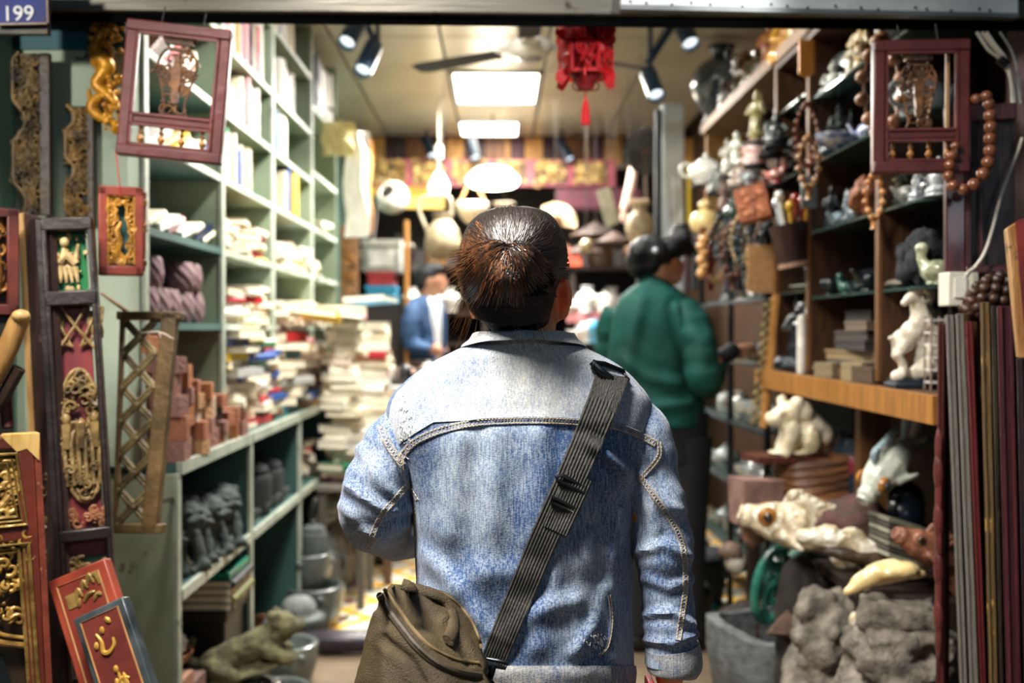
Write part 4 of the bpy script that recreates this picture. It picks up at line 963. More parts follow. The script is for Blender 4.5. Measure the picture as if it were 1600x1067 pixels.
tx.rotation_euler = (0, radians(-12), radians(-28))
obj('box_body', MB().box((0, 0, .06), (.13, .12, .13)), wood('#a8623a', '#8a4a2c', .5), tx, bevel=.003)
m = MB(); rr = random.Random(4)
for k in range(16): m.ball((rr.uniform(-.05, .05), -.061, rr.uniform(.01, .11)), (.014, .004, .012), 8)
obj('carving', m, wood('#c27c50', '#7a4026', .5), tx)
obj('carving', MB().slab([(-.065, .126), (.065, .126), (.065, .134), (-.065, .134)], .12, y0=-.06), wood('#8a4a2c'), tx)
bpot = thing('brush_pot', 'dark carved wooden brush pot full of trinkets, tilted, right of the carved box', 'pot', P(1243, 412, 3.72)); bpot.rotation_euler = (0, radians(-10), 0)
obj('pot_body', MB().lathe([(0, 0), (.055, 0), (.06, .004), (.074, .15), (.07, .15), (.052, .01), (0, .01)], 4 * 6), wood('#3c241c', '#24140e', .4), bpot)
obj('pot_foot', MB().lathe([(0, -.01), (.064, -.01), (.064, .006), (0, .006)], 24), wood('#b08a74'), bpot)
for k in range(9):
    a = k * .7; m = MB().tube([(.03 * cos(a), .03 * sin(a), .05), (.07 * cos(a), .05 * sin(a), .2 + .02 * (k % 3))], [.006, .010], 8)
    m.ball((.07 * cos(a), .05 * sin(a), .21 + .02 * (k % 3)), (.018, .016, .022), 10)
    tag(obj('brush', m, glaze(['#c9c9c4', '#c99a2c', '#8a2a24', '#3f6a3a', '#bfc4c8'][k % 5]), None, loc=bpot.location), f'{["silver", "golden", "red", "green", "pale"][k % 5]} headed stick in the carved brush pot, {["left", "middle", "right", "front", "rear"][k // 2 % 5]} of the bunch', 'stick', 'sticks in the brush pot')
gh = thing('hand_glass', 'clear crystal tablet hanging over the brush pot', 'tablet', P(1264, 300, 3.62)); obj('tablet', MB().box((0, 0, 0), (.06, .012, .12)), mat('#9fb2b8', rough=.1, trans=.4), gh, bevel=.004); obj('cord', MB().tube([(0, 0, .06), (0, 0, .15)], .002, 6), mat('#8a2a22'), gh)
# things fixed along the flank, D 4 to 5
flank = [('figure', 1182, 222, 4.1, .19, '#a39a66', '#6f6a44', 'thin greenish gold figure on top of the flank shelf'), ('lion', 1205, 240, 4.0, .13, '#22302e', None, 'dark green beast right of the thin gold figure'),
         ('jar', 1180, 258, 4.1, .12, '#d8d2cc', '#b96a5a', 'white jar with red band under the thin gold figure'), ('figure', 1150, 262, 4.35, .14, '#8fa08a', '#cfd0c0', 'pale green figurine left of the white jar'),
         ('figure', 1136, 275, 4.5, .15, '#b9b7aa', None, 'stone pale figurine, second left of the white jar'), ('teapot', 1103, 288, 4.8, .17, '#e9ebe4', None, 'bright white handled teapot at the far end of the flank'),
         ('buddha', 1122, 300, 4.65, .14, '#7a7f7a', None, 'grey seated figure right of the bright white teapot'), ('buddha', 1158, 292, 4.3, .13, '#bdb9ae', '#6f4a3c', 'mottled seated figure above the carved box left corner'),
         ('duck', 1172, 290, 4.1, .12, '#98a4a8', None, 'silver bird perched on the carved box'), ('duck', 1212, 288, 3.95, .13, '#9a8f84', '#b03030', 'grey bird with red ribbon at the right of the carved box'),
         ('figure', 1130, 330, 4.6, .14, '#9a7a70', '#544844', 'rosy brown figurine in the dark gap below the white teapot'), ('vase', 1145, 345, 4.5, .13, '#3a4a44', None, 'dark green vase standing above the bead strings'),
         ('figure', 1160, 345, 4.4, .13, '#c58a3a', '#8a2c24', 'orange figurine standing above the bead strings'), ('buddha', 1213, 225, 3.9, .12, '#2a3434', None, 'small dark seated figure near the cabinet corner')]
# a stepped ledge carries them
led = thing('stepped_ledge', 'dark stepped ledge carrying figurines under the high shelf', 'ledge')
for (y0, y1, z) in ((3.84, 4.25, 2.0), (4.25, 4.58, 1.98), (4.58, 5.0, 1.98), (3.9, 5.3, 1.80)): obj('board', MB().box((1.28 if z > 1.9 else 1.34, (y0 + y1) / 2, z - .008), (.30, y1 - y0, .014)), mblk, led)
for k, (kd, px, py, D, s, c, c2, lb) in enumerate(flank):
    p = P(px, py, D); put(kd, lb, p, -.7 + (k % 3) * .4, s, c, c2, v=k)
    wm = .8 * s * (.4 if kd in ('figure', 'vase') else .55)
    obj('bracket', MB().lathe([(0, -.014), (wm, -.014), (wm, -.008), (wm * .8, -.003), (wm * .8, 0), (0, 0)], 16).tube([(0, 0, -.01), (.12, .05, -.02), (1.55 - p.x, .08, -.02)], .006, 6), mblk, led, loc=p)
# top of the high shelf
for k, (kd, y, s, c, c2, lb) in enumerate([('vase', 5.48, .42, '#141c24', '#22303c', 'tall black glossy vase at the far end of the high shelf'), ('figure', 5.3, .34, '#1c2830', '#31424c', 'tall dark figure second from the far end of the high shelf'),
        ('buddha', 5.1, .24, '#1f2a30', '#4a3026', 'dark seated figure third from the far end of the high shelf'), ('lion', 4.9, .24, '#2a3a24', '#5a3020', 'green and red beast in the middle of the high shelf'),
        ('buddha', 4.7, .22, '#6a4a20', '#1f3a28', 'brown seated figure right of the green and red beast'), ('figure', 4.5, .24, '#8c3430', '#b07a40', 'red robed figurine on the high shelf'),
        ('figure', 4.3, .28, '#8a5a44', '#c8963c', 'brown and gold figurine right of the red robed one'), ('buddha', 4.08, .28, '#c89a34', '#a87422', 'golden seated figure on the high shelf'),
        ('figure', 3.9, .30, '#7a5c28', '#c8a040', 'bronze and gold standing figure right of the golden seated one')]):
    put(kd, lb, (1.22, y, 2.4835 if y > 4.14 else 2.4395), -1.0 + .3 * (k % 3), s, c, c2, v=k)
tag(obj('carved_beam', MB().box((1.25, 3.55, 2.5035), (.16, .46, .13)), mat('#6a4a4c', '#33242a', .6, 0, 60, .8, 90)), 'mauve carved beam lying on the near end of the high shelf', 'beam')
# --- black shelving contents
rn = random.Random(5)
for z, nn, pal, nm in ((1.50, 9, ['#252f36', '#3a4248', '#1b2226', '#5a6468', '#7f8a8c'], 'upper'), (1.21, 7, ['#1a2228', '#232c30', '#2e3a40'], 'middle'), (.92, 7, ['#c6cac6', '#8b9692', '#a8aea8', '#7a4038', '#3c4a48'], 'third'), (.62, 7, ['#b3bcbc', '#4b585a', '#8c9494', '#2a3234'], 'fourth'), (.30, 6, ['#3a4244', '#5a6262', '#222a2c'], 'lowest')):
    for k in range(nn):
        y = 4.28 + k * 1.2 / nn; c = rn.choice(pal); kd = rn.choice(['duck', 'bowl', 'jar', 'teapot', 'vase'] if z < 1.2 else ['duck', 'buddha', 'rock', 'figure'])
        s = rn.uniform(.10, .16) if z < 1.2 else rn.uniform(.07, .12)
        nmn = {'duck': 'bird figurine', 'bowl': 'bowl', 'jar': 'lidded jar', 'teapot': 'teapot', 'vase': 'vase', 'buddha': 'seated figurine', 'rock': 'rock', 'figure': 'standing figurine'}[kd]
        put(kd, f'small {nmn}, {ORD[k + 1]} from the near end of the {nm} black shelf', (1.21, y, z + .0005), rn.uniform(-1, 1), s, c, v=k)
for k, (dx, dz) in enumerate([(0, 0), (.045, 0), (.09, 0), (.022, .04), (.067, .04), (.045, .08)]):
    tag(obj('golden_ball', MB().ball((0, 0, 0), .023, 16), mat('#c99a62', '#a87840', .3), loc=(1.185 + dx * .9, 4.25 - dx * .3, 1.335 + dz)), f'golden brown ball, {["left of the bottom row", "middle of the bottom row", "right of the bottom row", "left of the second row", "right of the second row", "top one"][k]} in the little pyramid', 'ball')
bx = thing('ball_box', 'small black box under the pyramid of golden balls', 'box', (1.225, 4.235, 1.2105)); obj('box_body', MB().box((0, 0, .045), (.15, .07, .09)), mblk, bx, bevel=.003); obj('lid', MB().box((0, 0, .095), (.155, .075, .01)), mblk, bx)
cp = obj('cork_panel', MB().box((0, 0, 0), (.14, .012, .2)), mat('#b58a5a', '#9c7446', .8, 0, 60), loc=P(1194, 420, 4.12)); tag(cp, 'tan cork panel hanging right of the tassels', 'panel')
lp = thing('leaning_board', 'carved narrow wooden board leaning against the black shelving', 'board')
m = MB(); m.bar(P(1213, 460, 4.02), P(1192, 668, 3.98), .022, .02); obj('board', m, wood('#c08a48', '#a06c34'), lp)
m = MB(); a_, b_ = P(1203, 470, 4.03), P(1180, 660, 3.99)
for k in range(26):
    q = a_.lerp(b_, k / 25); m.ball(q + Vector((.008 * (-1) ** k, 0, 0)), (.016, .008, .012), 8)
obj('carving', m, wood('#8a7a48', '#5a4c2c'), lp)
# white wrapped column and posters at the far end
sc = thing('wrapped_column', 'white plastic wrapped column at the far end of the right side', 'column', (P(1050, 300, 5.9).x, 5.9, 0))
obj('column_body', MB().box((0, 0, 1.45), (.13, .10, 2.46)), mat('#ccd5da', '#b4c0c6', .3, 0, 6, .3, 12), sc, bevel=.01)
obj('dark_edge', MB().box((-.085, 0, 1.55), (.03, .06, 2.2)), mat('#1d3038', '#14242c', .4), sc)
m = MB(); m.grid([[(-.02 + .07 * i / 6, -.06 - .01 * sin(i * 2 + j * .4), 1.75 + .5 * j / 10) for i in range(7)] for j in range(11)]); obj('plastic_sheet', m, mat('#dfe5e8', rough=.2), sc)
tag(obj('wall_hanging', MB().box((0, 0, 0), (.018, .012, .34)), mat('#d8bc20', '#c8a818'), loc=P(1077, 300, 5.62)), 'narrow yellow strip beside the white wrapped column', 'strip')

# ================================================================== right foreground: heap of stones, shells and fish
def shape(name, me, m, label, cat, loc, rot=(0, 0, 0), sc=1):
    o = obj(name, me, m, loc=loc); o.rotation_euler = rot; o.scale = (sc,) * 3 if isinstance(sc, (int, float)) else sc
    return tag(o, label, cat)
cream = mat('#d9cdb0', '#8f7c5c', .35, 0, 9, .15, 30, coat=.3, wear='#e6e2d2', wamt=.52)
# stone trough
def trough():
    m = MB(); rows = []
    for i, (s, z) in enumerate([(0, 0), (.75, 0), (.86, .05), (1, .75), (1.0, 1), (.86, 1), (.82, .8), (.7, .25), (0, .2)]):
        rows.append([(s * .5 * (abs(cos(a)) ** .6) * (1 if cos(a) > 0 else -1), s * .34 * (abs(sin(a)) ** .6) * (1 if sin(a) > 0 else -1), z * (1 + .04 * sin(3 * a))) for a in [2 * pi * j / 48 for j in range(48)]])
    m.grid(rows, True); return m
tr = shape('stone_trough', trough(), stone('#6b7070', '#4a5052'), 'grey oblong stone trough on the floor, right of the customer', 'trough', (1.02, 3.40, 0), (0, 0, .5), (.62, .60, .36))
# carved green wheel leaning in the trough
gw = thing('green_wheel', 'carved green openwork stone disc leaning in the grey trough', 'carving', P(1210, 912, 3.3)); gw.rotation_euler = (radians(6), radians(14), radians(32))
mg = mat('#2f7a68', '#14453e', .3, 0, 14, .4, coat=.3)
m = MB(); m.tube([(.085 * cos(a), 0, .125 * sin(a)) for a in [2 * pi * k / 30 for k in range(30)]], .016, 8, closed=True); obj('rim', m, mg, gw)
m = MB()
for k in range(6):
    a0 = k * pi / 3; m.tube([((.012 + .011 * j) * cos(a0 + j * .28), 0, (.018 + .016 * j) * sin(a0 + j * .28)) for j in range(7)], .010, 6)
m.ball((0, 0, 0), (.025, .015, .03), 10); m.tube([(.045 * cos(a), 0, .07 * sin(a)) for a in [2 * pi * k / 20 for k in range(20)]], .008, 6, closed=True)
obj('spokes', m, mg, gw)
gs = shape('stone_slab', MB().slab([(-.05, -.16), (.05, -.16), (.055, .14), (.02, .17), (-.04, .15)], .05), stone('#7a8178', '#55605a'), 'grey green slab leaning behind the green disc', 'slab', P(1262, 930, 3.25), (0, radians(8), radians(30)))
shape('curled_green_carving', MB().tube([(-.1, 0, 0), (-.05, 0, .05), (0, .01, .02), (.05, 0, .05), (.1, 0, .0), (.15, 0, -.05)], [.02, .03, .03, .03, .028, .02], 10), mat('#7fa596', '#4b7466', .4), 'pale green ribbed carving lying over the slab', 'carving', P(1285, 872, 3.25))
shape('broken_slate', MB().slab([(-.10, -.03), (.08, -.04), (.11, .03), (.05, .07), (-.03, .05)], .04), stone('#6a5244', '#46372e'), 'brown broken slate lying over the trough rim', 'slate', P(1250, 975, 3.05), (radians(-25), radians(4), .1))
st_ = mat('#7d776c', '#524d46', .9, 0, 20, 1.0, 55)
# two rough stone figures
shape('stone_beast', blob([('e', (0, 0, .20), (.14, .13, .20)), ('e', (.02, -.02, .42), (.12, .12, .13)), ('e', (-.05, -.10, .36), (.06, .06, .06)), ('e', (-.09, -.04, .14), (.09, .10, .14)), ('e', (.07, -.04, .12), (.10, .11, .12)),
      ('e', (-.04, -.05, .53), (.06, .05, .05)), ('e', (.08, -.03, .52), (.05, .05, .06)), ('e', (-.03, -.12, .44), (.03, .03, .03)), ('e', (.05, -.13, .45), (.03, .03, .03)), ('t', [(-.08, -.1, .28), (.02, -.13, .24), (.1, -.08, .28)], [.03, .035, .03]), ('e', (0, 0, .03), (.17, .15, .06))]
      + [('e', (.12 * cos(k * .8), -.06, .42 + .12 * sin(k * .8)), (.035, .035, .035)) for k in range(8)], .011, .022, 11, 8), st_, 'rough grey stone beast standing in front of the trough', 'statue', P(1282, 1067, 2.95) * 1.0, (0, 0, .2), .86)
COL.objects[-1].location.z = .10
shape('stone_block', boulder(21, (.16, .14, .06), 5, .03), st_, 'low stone block under the rough grey beast', 'stone', (COL.objects[-1].location.x, 2.97, 0))
shape('stone_beast', blob([('e', (0, 0, .22), (.20, .17, .24)), ('e', (.02, -.01, .46), (.175, .14, .13)), ('b', (.02, -.06, .575), (.25, .16, .05), (.1, .05, 0)), ('b', (.0, -.15, .50), (.22, .05, .03), (.2, 0, 0)), ('b', (.02, -.15, .40), (.16, .06, .035), (0, .1, 0)), ('e', (-.04, -.12, .44), (.09, .07, .06)), ('e', (-.14, -.06, .16), (.10, .12, .15)), ('e', (.13, -.06, .16), (.11, .12, .15)),
      ('e', (-.08, -.10, .56), (.045, .04, .045)), ('e', (.08, -.12, .56), (.045, .04, .045)), ('t', [(-.12, -.12, .40), (0, -.16, .36), (.13, -.12, .40)], [.03, .035, .03]), ('t', [(.12 , -.12, .50), (.17, -.10, .44), (.15, -.13, .38), (.11, -.15, .42)], [.02, .022, .02, .014]),
      ('t', [(-.17, -.12, .28), (-.19, -.18, .10)], [.06, .05]), ('t', [(.15, -.14, .28), (.17, -.18, .10)], [.06, .05]), ('e', (0, 0, .04), (.24, .2, .07)), ('t', [(.19, .0, .45), (.2, -.06, .3)], [.05, .04])]
      + [('t', [(.13 + .03 * cos(a), -.13, .47 + .03 * sin(a)), (.13 + .04 * cos(a + .8), -.14, .47 + .04 * sin(a + .8))], [.014, .014]) for a in [k * .8 for k in range(8)]], .012, .026, 10, 2), st_, 'larger rough grey stone beast with a folded brow, at the front of the heap', 'statue', P(1388, 1067, 2.68), (0, 0, -.1), .80)
COL.objects[-1].location.z = .14
shape('stone_block', boulder(22, (.20, .17, .085), 5, .03), st_, 'low stone block under the larger grey beast', 'stone', (COL.objects[-1].location.x, 2.70, 0))
# layered stone, pink crate-like block, table under it
tb = thing('low_table', 'dark low table half hidden under the layered stone', 'table', (1.20, 3.54, 0))
obj('table_top', MB().box((0, 0, .66), (.56, .50, .03)), wood('#2b1d14'), tb); [obj('leg', MB().box((sx, sy, .3225), (.04, .04, .645)), wood('#2b1d14'), tb) for sx, sy in ((-.24, .21), (.24, .21), (.24, -.21))]
lay = MB(); rr = random.Random(3)
for k in range(8):
    z0 = .0 + k * .026; pts = []
    for j in range(26):
        a = 2 * pi * j / 26; r_ = 1 + .08 * sin(3 * a + k * .5) + .04 * sin(7 * a + k)
        pts.append((.20 * r_ * cos(a) * (1 - .03 * k), .13 * r_ * sin(a), 0))
    lay.grid([[(x, y, z0 + .02 * sin(x * 9)) for x, y, _ in pts], [(x * 1.03, y * 1.03, z0 + .008 + .02 * sin(x * 9)) for x, y, _ in pts], [(x * .98, y * .98, z0 + .026 + .02 * sin(x * 9)) for x, y, _ in pts]], True)
    k0 = len(lay.v); lay.f.append(tuple(range(k0 - 26, k0)))
    lay.f.append(tuple(range(k0 - 78, k0 - 52))[::-1])
ly = mat('#3c2a20', '#8a5a34', .5, 0, 5, .3, 20, stretch=(1, 1, 14)); shape('layered_stone', lay, ly, 'wavy brown layered stone on the low table', 'stone', (1.16, 3.42 + .14, .68), (0, 0, .2), 1.1)
shape('pink_stone_block', MB().slab([(-.09, 0), (.075, .03), (.09, .19), (-.10, .20)], .15), stone('#8f6f66', '#6d524a'), 'pinkish rough stone block at the left end of the layered stone', 'stone', P(1196, 772, 3.36), (0, 0, radians(14)), .80)
COL.objects[-1].location.z = .682
shape('wooden_tray', MB().box((0, 0, .012), (.30, .16, .024)), wood('#5a2c20', '#3c1c14'), 'dark red wooden tray under the white foo dog', 'tray', (1.03, 3.52, .885), (0, 0, .15))
shape('foo_dog', blob([('e', (.06, .03, .13), (.13, .10, .11)), ('e', (.14, .04, .10), (.09, .09, .09)), ('e', (-.06, -.01, .21), (.085, .08, .08)), ('e', (-.14, -.03, .20), (.05, .055, .04)), ('e', (-.02, -.05, .28), (.04, .04, .05)), ('e', (-.06, .06, .29), (.035, .03, .04)),
      ('t', [(-.05, -.06, .15), (-.09, -.08, .02)], [.05, .035]), ('t', [(-.02, .06, .15), (-.05, .08, .02)], [.05, .035]), ('e', (.05, -.09, .09), (.05, .04, .08)), ('e', (-.12, -.08, .24), (.02, .02, .02)), ('e', (.03, -.02, .24), (.06, .06, .06)), ('e', (-.01, .0, .015), (.16, .1, .02))]
      , .011, .010, 16, 5), mat('#ddd5c0', '#c2b48e', .35, 0, 9, .1), 'cream foo dog lying on a pale block, turned to the left', 'figurine', (1.05, 3.50, .909), (0, 0, .1), .64)
bt = thing('amber_bottle', 'little amber glass bottle behind the cream foo dog', 'bottle', (1.135, 3.78, .676)); obj('bottle_body', MB().lathe(prof([(0, 0), (.022, 0), (.026, .02), (.024, .37), (.012, .41), (.012, .44), (0, .44)], 3), 16), mat('#a8641c', '#6a3a10', .1, coat=.5), bt); obj('cap', MB().lathe([(0, .44), (.014, .44), (.014, .46), (0, .46)], 12), mblk, bt)
dj = thing('drum_jar', 'dark blue and red glazed drum jar beneath the counter', 'jar', (1.30, 3.52, .676)); obj('jar_body', MB().lathe(prof([(0, 0), (.09, 0), (.12, .06), (.125, .18), (.10, .27), (.08, .30), (0, .30)], 4), 28), glaze('#1a2634', '#2c3a46'), dj); obj('band', MB().lathe([(.124, .17), (.128, .18), (.128, .22), (.118, .235)], 28), mat('#7a2b35', rough=.3), dj)
for k, (x, y, s) in enumerate([(1.22, 3.34, .075), (1.36, 3.34, .075), (1.30, 3.36, .08)][:2] + [(1.42, 3.52, .09)]):
    shape('glazed_pot', MB().lathe(prof([(0, 0), (.6, 0), (.9, .3), (1.0, .8), (.8, 1.3), (.5, 1.5), (.45, 1.6), (.4, 1.5), (0, 1.45)], 4), 28), glaze('#0f161e', '#16202a'), f'glossy black pot under the counter, {["left", "right", "rear"][k]} of three', 'pot', (x, y, .676), (0, 0, 0), s)
tb2 = thing('side_stand', 'dark wooden stand under the glossy black pots and the big-eyed fish', 'stand', (1.24, 2.98, 0))
obj('stand_top', MB().box((0, 0, .60), (.46, .38, .03)), wood('#231710'), tb2); [obj('leg', MB().box((sx * .20, sy * .16, .2925), (.04, .04, .585)), wood('#231710'), tb2) for sx in (-1, 1) for sy in (-1, 1)]
# the big-eyed fish
def fish_thing(label, loc, rot, sc, m, eye1, eye2, seed=0, mouth=True, stripes=None):
    t = thing('fish_ornament', label, 'fish', loc); t.rotation_euler = rot; t.scale = (sc,) * 3
    o = obj('body', blob(fish(seed), .022, .006, 20, seed), m, t)
    for s in (-1, 1):
        e = MB(); e.lathe([(.105, -.01), (.09, .03), (.06, .045), (0, .045)], 24, Matrix.Translation((.16, s * .16, .07)) @ Matrix.Rotation(-s * pi / 2, 4, 'X')); obj('eye_ring', e, eye1, t)
        e = MB(); e.ball((.16, s * .20, .07), (.052, .035, .052), 16); obj('eye', e, eye2, t)
    if mouth: obj('mouth', MB().tube([(-.10, .07 * cos(a), .07 * sin(a)) for a in [2 * pi * k / 16 for k in range(16)]], .022, 8, closed=True), m, t); obj('gullet', MB().ball((-.085, 0, 0), (.02, .065, .065), 12), mat('#15100c'), t)
    f = MB()
    for k in range(7):
        a = -1.0 + k * .33; f.tube(smooth_pts([(.85, 0, .03 * (k - 3)), (1.05, .02, .08 * (k - 3)), (1.22, 0, .11 * (k - 3))], 4), [.03 + .035 * sin(pi * j / 9) for j in range(9)], 8)
    obj('tail', f, stripes or m, t)
    f = MB()
    for k in range(5): f.tube(smooth_pts([(.30 + .09 * k, 0, .2), (.34 + .1 * k, 0, .34), (.44 + .1 * k, 0, .40 - .03 * k)], 4), [.02 + .025 * sin(pi * j / 9) for j in range(9)], 8)
    obj('fin', f, stripes or m, t); return t
fm = mat('#cdd2c6', '#a9b3a8', .3, 0, 7, coat=.4); stp = mat('#9fb2b4', '#6b8a99', .3, 0, 22, stretch=(3, 3, 1))
fish_thing('white big-eyed glazed fish with striped blue tail raised, below the counter', P(1356, 772, 2.92), (.25, radians(-44), radians(22)), .24, fm, mat('#b87a32', '#8a5420', .3), glaze('#4f6166', '#2b383e'), 1, True, stp)
fish_thing('terracotta fish vase with gaping mouth beside the old door panels', P(1409, 838, 2.70), (0, radians(30), radians(8)), .20, mat('#8a5a44', '#6a4232', .5, 0, 9, .2), mat('#9c6a50'), mat('#2a1c16', rough=.2), 2)
fish_thing('long cream and brown carp with a round open mouth, across the heap', P(1172, 806, 3.12), (0, radians(16), radians(-12)), .30, cream, mat('#a8742c', '#7a4c1c', .3), glaze('#2a2018'), 3)
shape('conch_shell', blob([('t', [(0, 0, 0), (.08, 0, .01), (.2, 0, .01), (.3, 0, -.02), (.40, 0, -.05)], [.03, .045, .055, .05, .02]), ('e', (.12, 0, .045), (.05, .04, .03)), ('e', (.22, .0, .045), (.05, .04, .03))], .009, .01, 18, 6), cream,
      'long pale shell with golden edge lying right of the carp', 'shell', P(1252, 838, 2.92), (0, radians(8), -.1), .66)
shape('shell_underside', blob([('e', (0, 0, 0), (.15, .06, .035)), ('e', (.08, 0, -.015), (.09, .06, .03))], .01, .006, 20, 7), mat('#2a221c', '#4a3a28', .5, 0, 10, .3), 'dark rough underside shell beneath the pale long shell', 'shell', P(1335, 866, 2.90), (0, radians(8), -.1), .72)
shape('oyster_shell', blob([('t', [(0, 0, 0), (.06, 0, .04), (.13, 0, .055), (.2, 0, .04)], [.014, .028, .032, .012]), ('e', (.12, 0, .055), (.07, .05, .025))], .007, .006, 20, 9), mat('#e4d6a6', '#c6ab6c', .3, coat=.3), 'ivory winged shell resting on the larger stone beast', 'shell', P(1325, 925, 2.62), (0, radians(-2), 0), 1.0)
for k, (px, py, s) in enumerate([(1353, 916, .012), (1337, 968, .018)]):
    shape('shell_chip', MB().ball((0, 0, 0), (s, s * .6, s * 1.2), 12), cream, f'{["small", "larger"][k]} cream shell chip between the two grey beasts', 'shell', P(px, py, 2.66))
# rough red stone and the lumps at the left of the heap
shape('red_rough_stone', boulder(31, (.20, .15, .10), 8, .16), mat('#54302e', '#38261f', .8, 0, 10, .9, 30, wear='#8a7434', wamt=.62), 'rough dark red stone with knobbly top, in the middle of the heap', 'stone', P(1318, 838, 3.10), (0, 0, .3), .72)
COL.objects[-1].location.z = .655
shape('support_rock', boulder(33, (.30, .20, .30), 7, .06), stone('#2e2a26', '#1d1b18'), 'dark rock under the long carp', 'rock', (.96, 3.14, 0), (0, 0, .2), (.38, .42, 1.12))
pk = mat('#8f7468', '#5f4c44', .7, 0, 9, .4, 30)
for k, (px, py, D, r, c, lb) in enumerate([(1178, 860, 3.45, (.07, .05, .09), '#a07a6a', 'tall lumpy rosy stone left of the green disc'), (1150, 905, 3.5, (.08, .06, .06), '#a39c90', 'pale lumpy stone low at the left of the trough'), (1190, 835, 3.5, (.05, .05, .04), '#a5604a', 'brick red oval stone on the lumpy stones'),
        (1140, 880, 3.5, (.06, .05, .05), '#6f5a4e', 'brown lumpy stone at the far left of the heap'), (1170, 815, 3.5, (.04, .04, .06), '#b8b2a4', 'small pale knob stone under the carp head')]):
    shape('lumpy_stone', boulder(40 + k, r, 5, .02), mat(c, None, .7, 0, 9, .4), lb, 'stone', P(px, py, D), (0, 0, k), 1.0)
    o = COL.objects[-1]
shape('support_rock', boulder(47, (.16, .14, .20), 5, .05), stone('#3a332e', '#26221f'), 'dark rock carrying the lumpy stones behind the trough', 'rock', (.88, 3.62, 0), (0, 0, 1), (1, 1, .88))
for k in range(7):
    shape('slate_slat', MB().box((0, 0, 0), (.16, .12, .012)), mat(['#8a8a78', '#3c3a34', '#6f6f60', '#4a4a40'][k % 4], None, .7), f'thin greyish slat, {ORD[k + 1]} from the bottom of the slanting pile by the terracotta fish', 'slat', P(1412, 872 - k * 9, 2.88), (0, radians(18), .1), 1)
rs = MB().box((0, 0, .17), (.18, .09, .34)); shape('crate', rs, wood('#241a14', '#17110d'), 'dark crate under the pile of slats and the terracotta fish', 'crate', (1.20, 2.735, .0), (0, 0, .05), (1, 1, 1.78))
# odd dark pots on the floor behind, left of the heap
for k, (px, py, D, s, c) in enumerate([(1092, 835, 4.9, .30, '#1c2628'), (1082, 900, 4.6, .22, '#24201e'), (1105, 765, 5.2, .25, '#2a3032')]):
    put('jar', f'dark pot on the floor beyond the trough, {["tallest", "nearest", "farthest"][k]} of three', (onpx(px, D, 0)), .3, s, c, None, 'stone')
put('bowl', 'shallow turquoise plate on the tiles beside the customer', onpx(1100, 4.75, 0), 0, (.16, .16, .05), '#3a8c8c')

# ================================================================== right foreground: old door panels standing on edge
md = [('#521c19', '#381210'), ('#75716a', '#57544e'), ('#6b1f22', '#47161a'), ('#6f5a34', '#3a2c1c'), ('#4a1a20', '#30101a')]
def edge_board(label, x0, x1, x2, x3, ytop, D, c, wear=None, wamt=.6, depth=.17, groove=True, notch=None):
    """an old door leaf seen edge-on: x0..x1 its pixel span at the top, x2..x3 near the bottom of the frame"""
    a0, a1, b0, b1 = P(x0, ytop, D), P(x1, ytop, D), P(x2, 1067, D), P(x3, 1067, D)
    k = (a0.z - 0) / (a0.z - b0.z); f0 = a0.lerp(b0, k); f1 = a1.lerp(b1, k)
    t = thing('door_leaf', label, 'panel', (0, 0, 0))
    m = MB(); q = [f0, f1, a1, a0]; m.add([tuple(p) for p in q] + [tuple(p + Vector((p.x / p.y * depth + .012, depth, 0))) for p in q], [(0, 1, 2, 3), (7, 6, 5, 4), (0, 4, 5, 1), (1, 5, 6, 2), (2, 6, 7, 3), (3, 7, 4, 0)])
    obj('board', m, mat(c[0], c[1], .55, 0, 5, .35, 40, stretch=(8, 8, .7), wear=wear, wamt=wamt), t, bevel=.002)
    if groove:
        w_ = (a1 - a0).length; m = MB()
        for s in (.22, .78):
            m.tube([f0.lerp(f1, s) + Vector((0, -.001, 0)), a0.lerp(a1, s) + Vector((0, -.001, 0))], w_ * .10, 6)
        obj('moulding', m, mat(c[1], c[0], .5, 0, 5, .3, 40, stretch=(8, 8, .7)), t)
    return t
edge_board('thin dark red door leaf with a wavy edge, leftmost of the upright door leaves', 1465, 1476, 1462, 1476, 506, 2.30, md[0])
wv = MB(); a, b = P(1466, 700, 2.28), P(1466, 1000, 2.28)
for k in range(9):
    q = a.lerp(b, k / 8); wv.ball(q, (.0055 + .004 * (k % 2), .015, .045), 10)
obj('wavy_edge', wv, mat(md[0][0], md[0][1], .5), COL.objects['door_leaf'])
edge_board('grey weathered door leaf, the thicker one next to the wavy red leaf', 1477, 1491, 1499, 1512, 492, 2.24, md[1], None)
edge_board('grey weathered door leaf, right of the other grey one', 1493, 1507, 1515, 1530, 490, 2.22, md[1], None)
edge_board('dark red door leaf right of the two grey ones, slightly shorter', 1508, 1520, 1532, 1541, 502, 2.22, md[2], '#8a5a30', .66)
edge_board('brown worn door leaf with flaking gilding', 1531, 1547, 1545, 1560, 472, 2.18, md[3], '#a88a4a', .57)
edge_board('narrow dark olive leaf right of the flaking gilded one', 1548, 1556, 1562, 1568, 478, 2.18, ('#3c3826', '#1f1a14'), '#6a6a50', .6, groove=False)
edge_board('wide dark maroon door leaf near the right frame post', 1557, 1585, 1572, 1598, 478, 2.14, md[4], None)
edge_board('darkest maroon door leaf, at the extreme right edge', 1588, 1620, 1600, 1632, 560, 2.10, ('#231218', '#190c10'), None)
for k, (x, y, w_) in enumerate([(1306 + 0, 0, 0)]): pass
for k, (x0, x1, y) in enumerate([(1480, 1492, 478), (1494, 1506, 476), (1534, 1549, 455), (1550, 1562, 466)]):
    tn = MB(); p0, p1 = P(x0, y, 2.26), P(x1, y, 2.26); h_ = .035
    pass
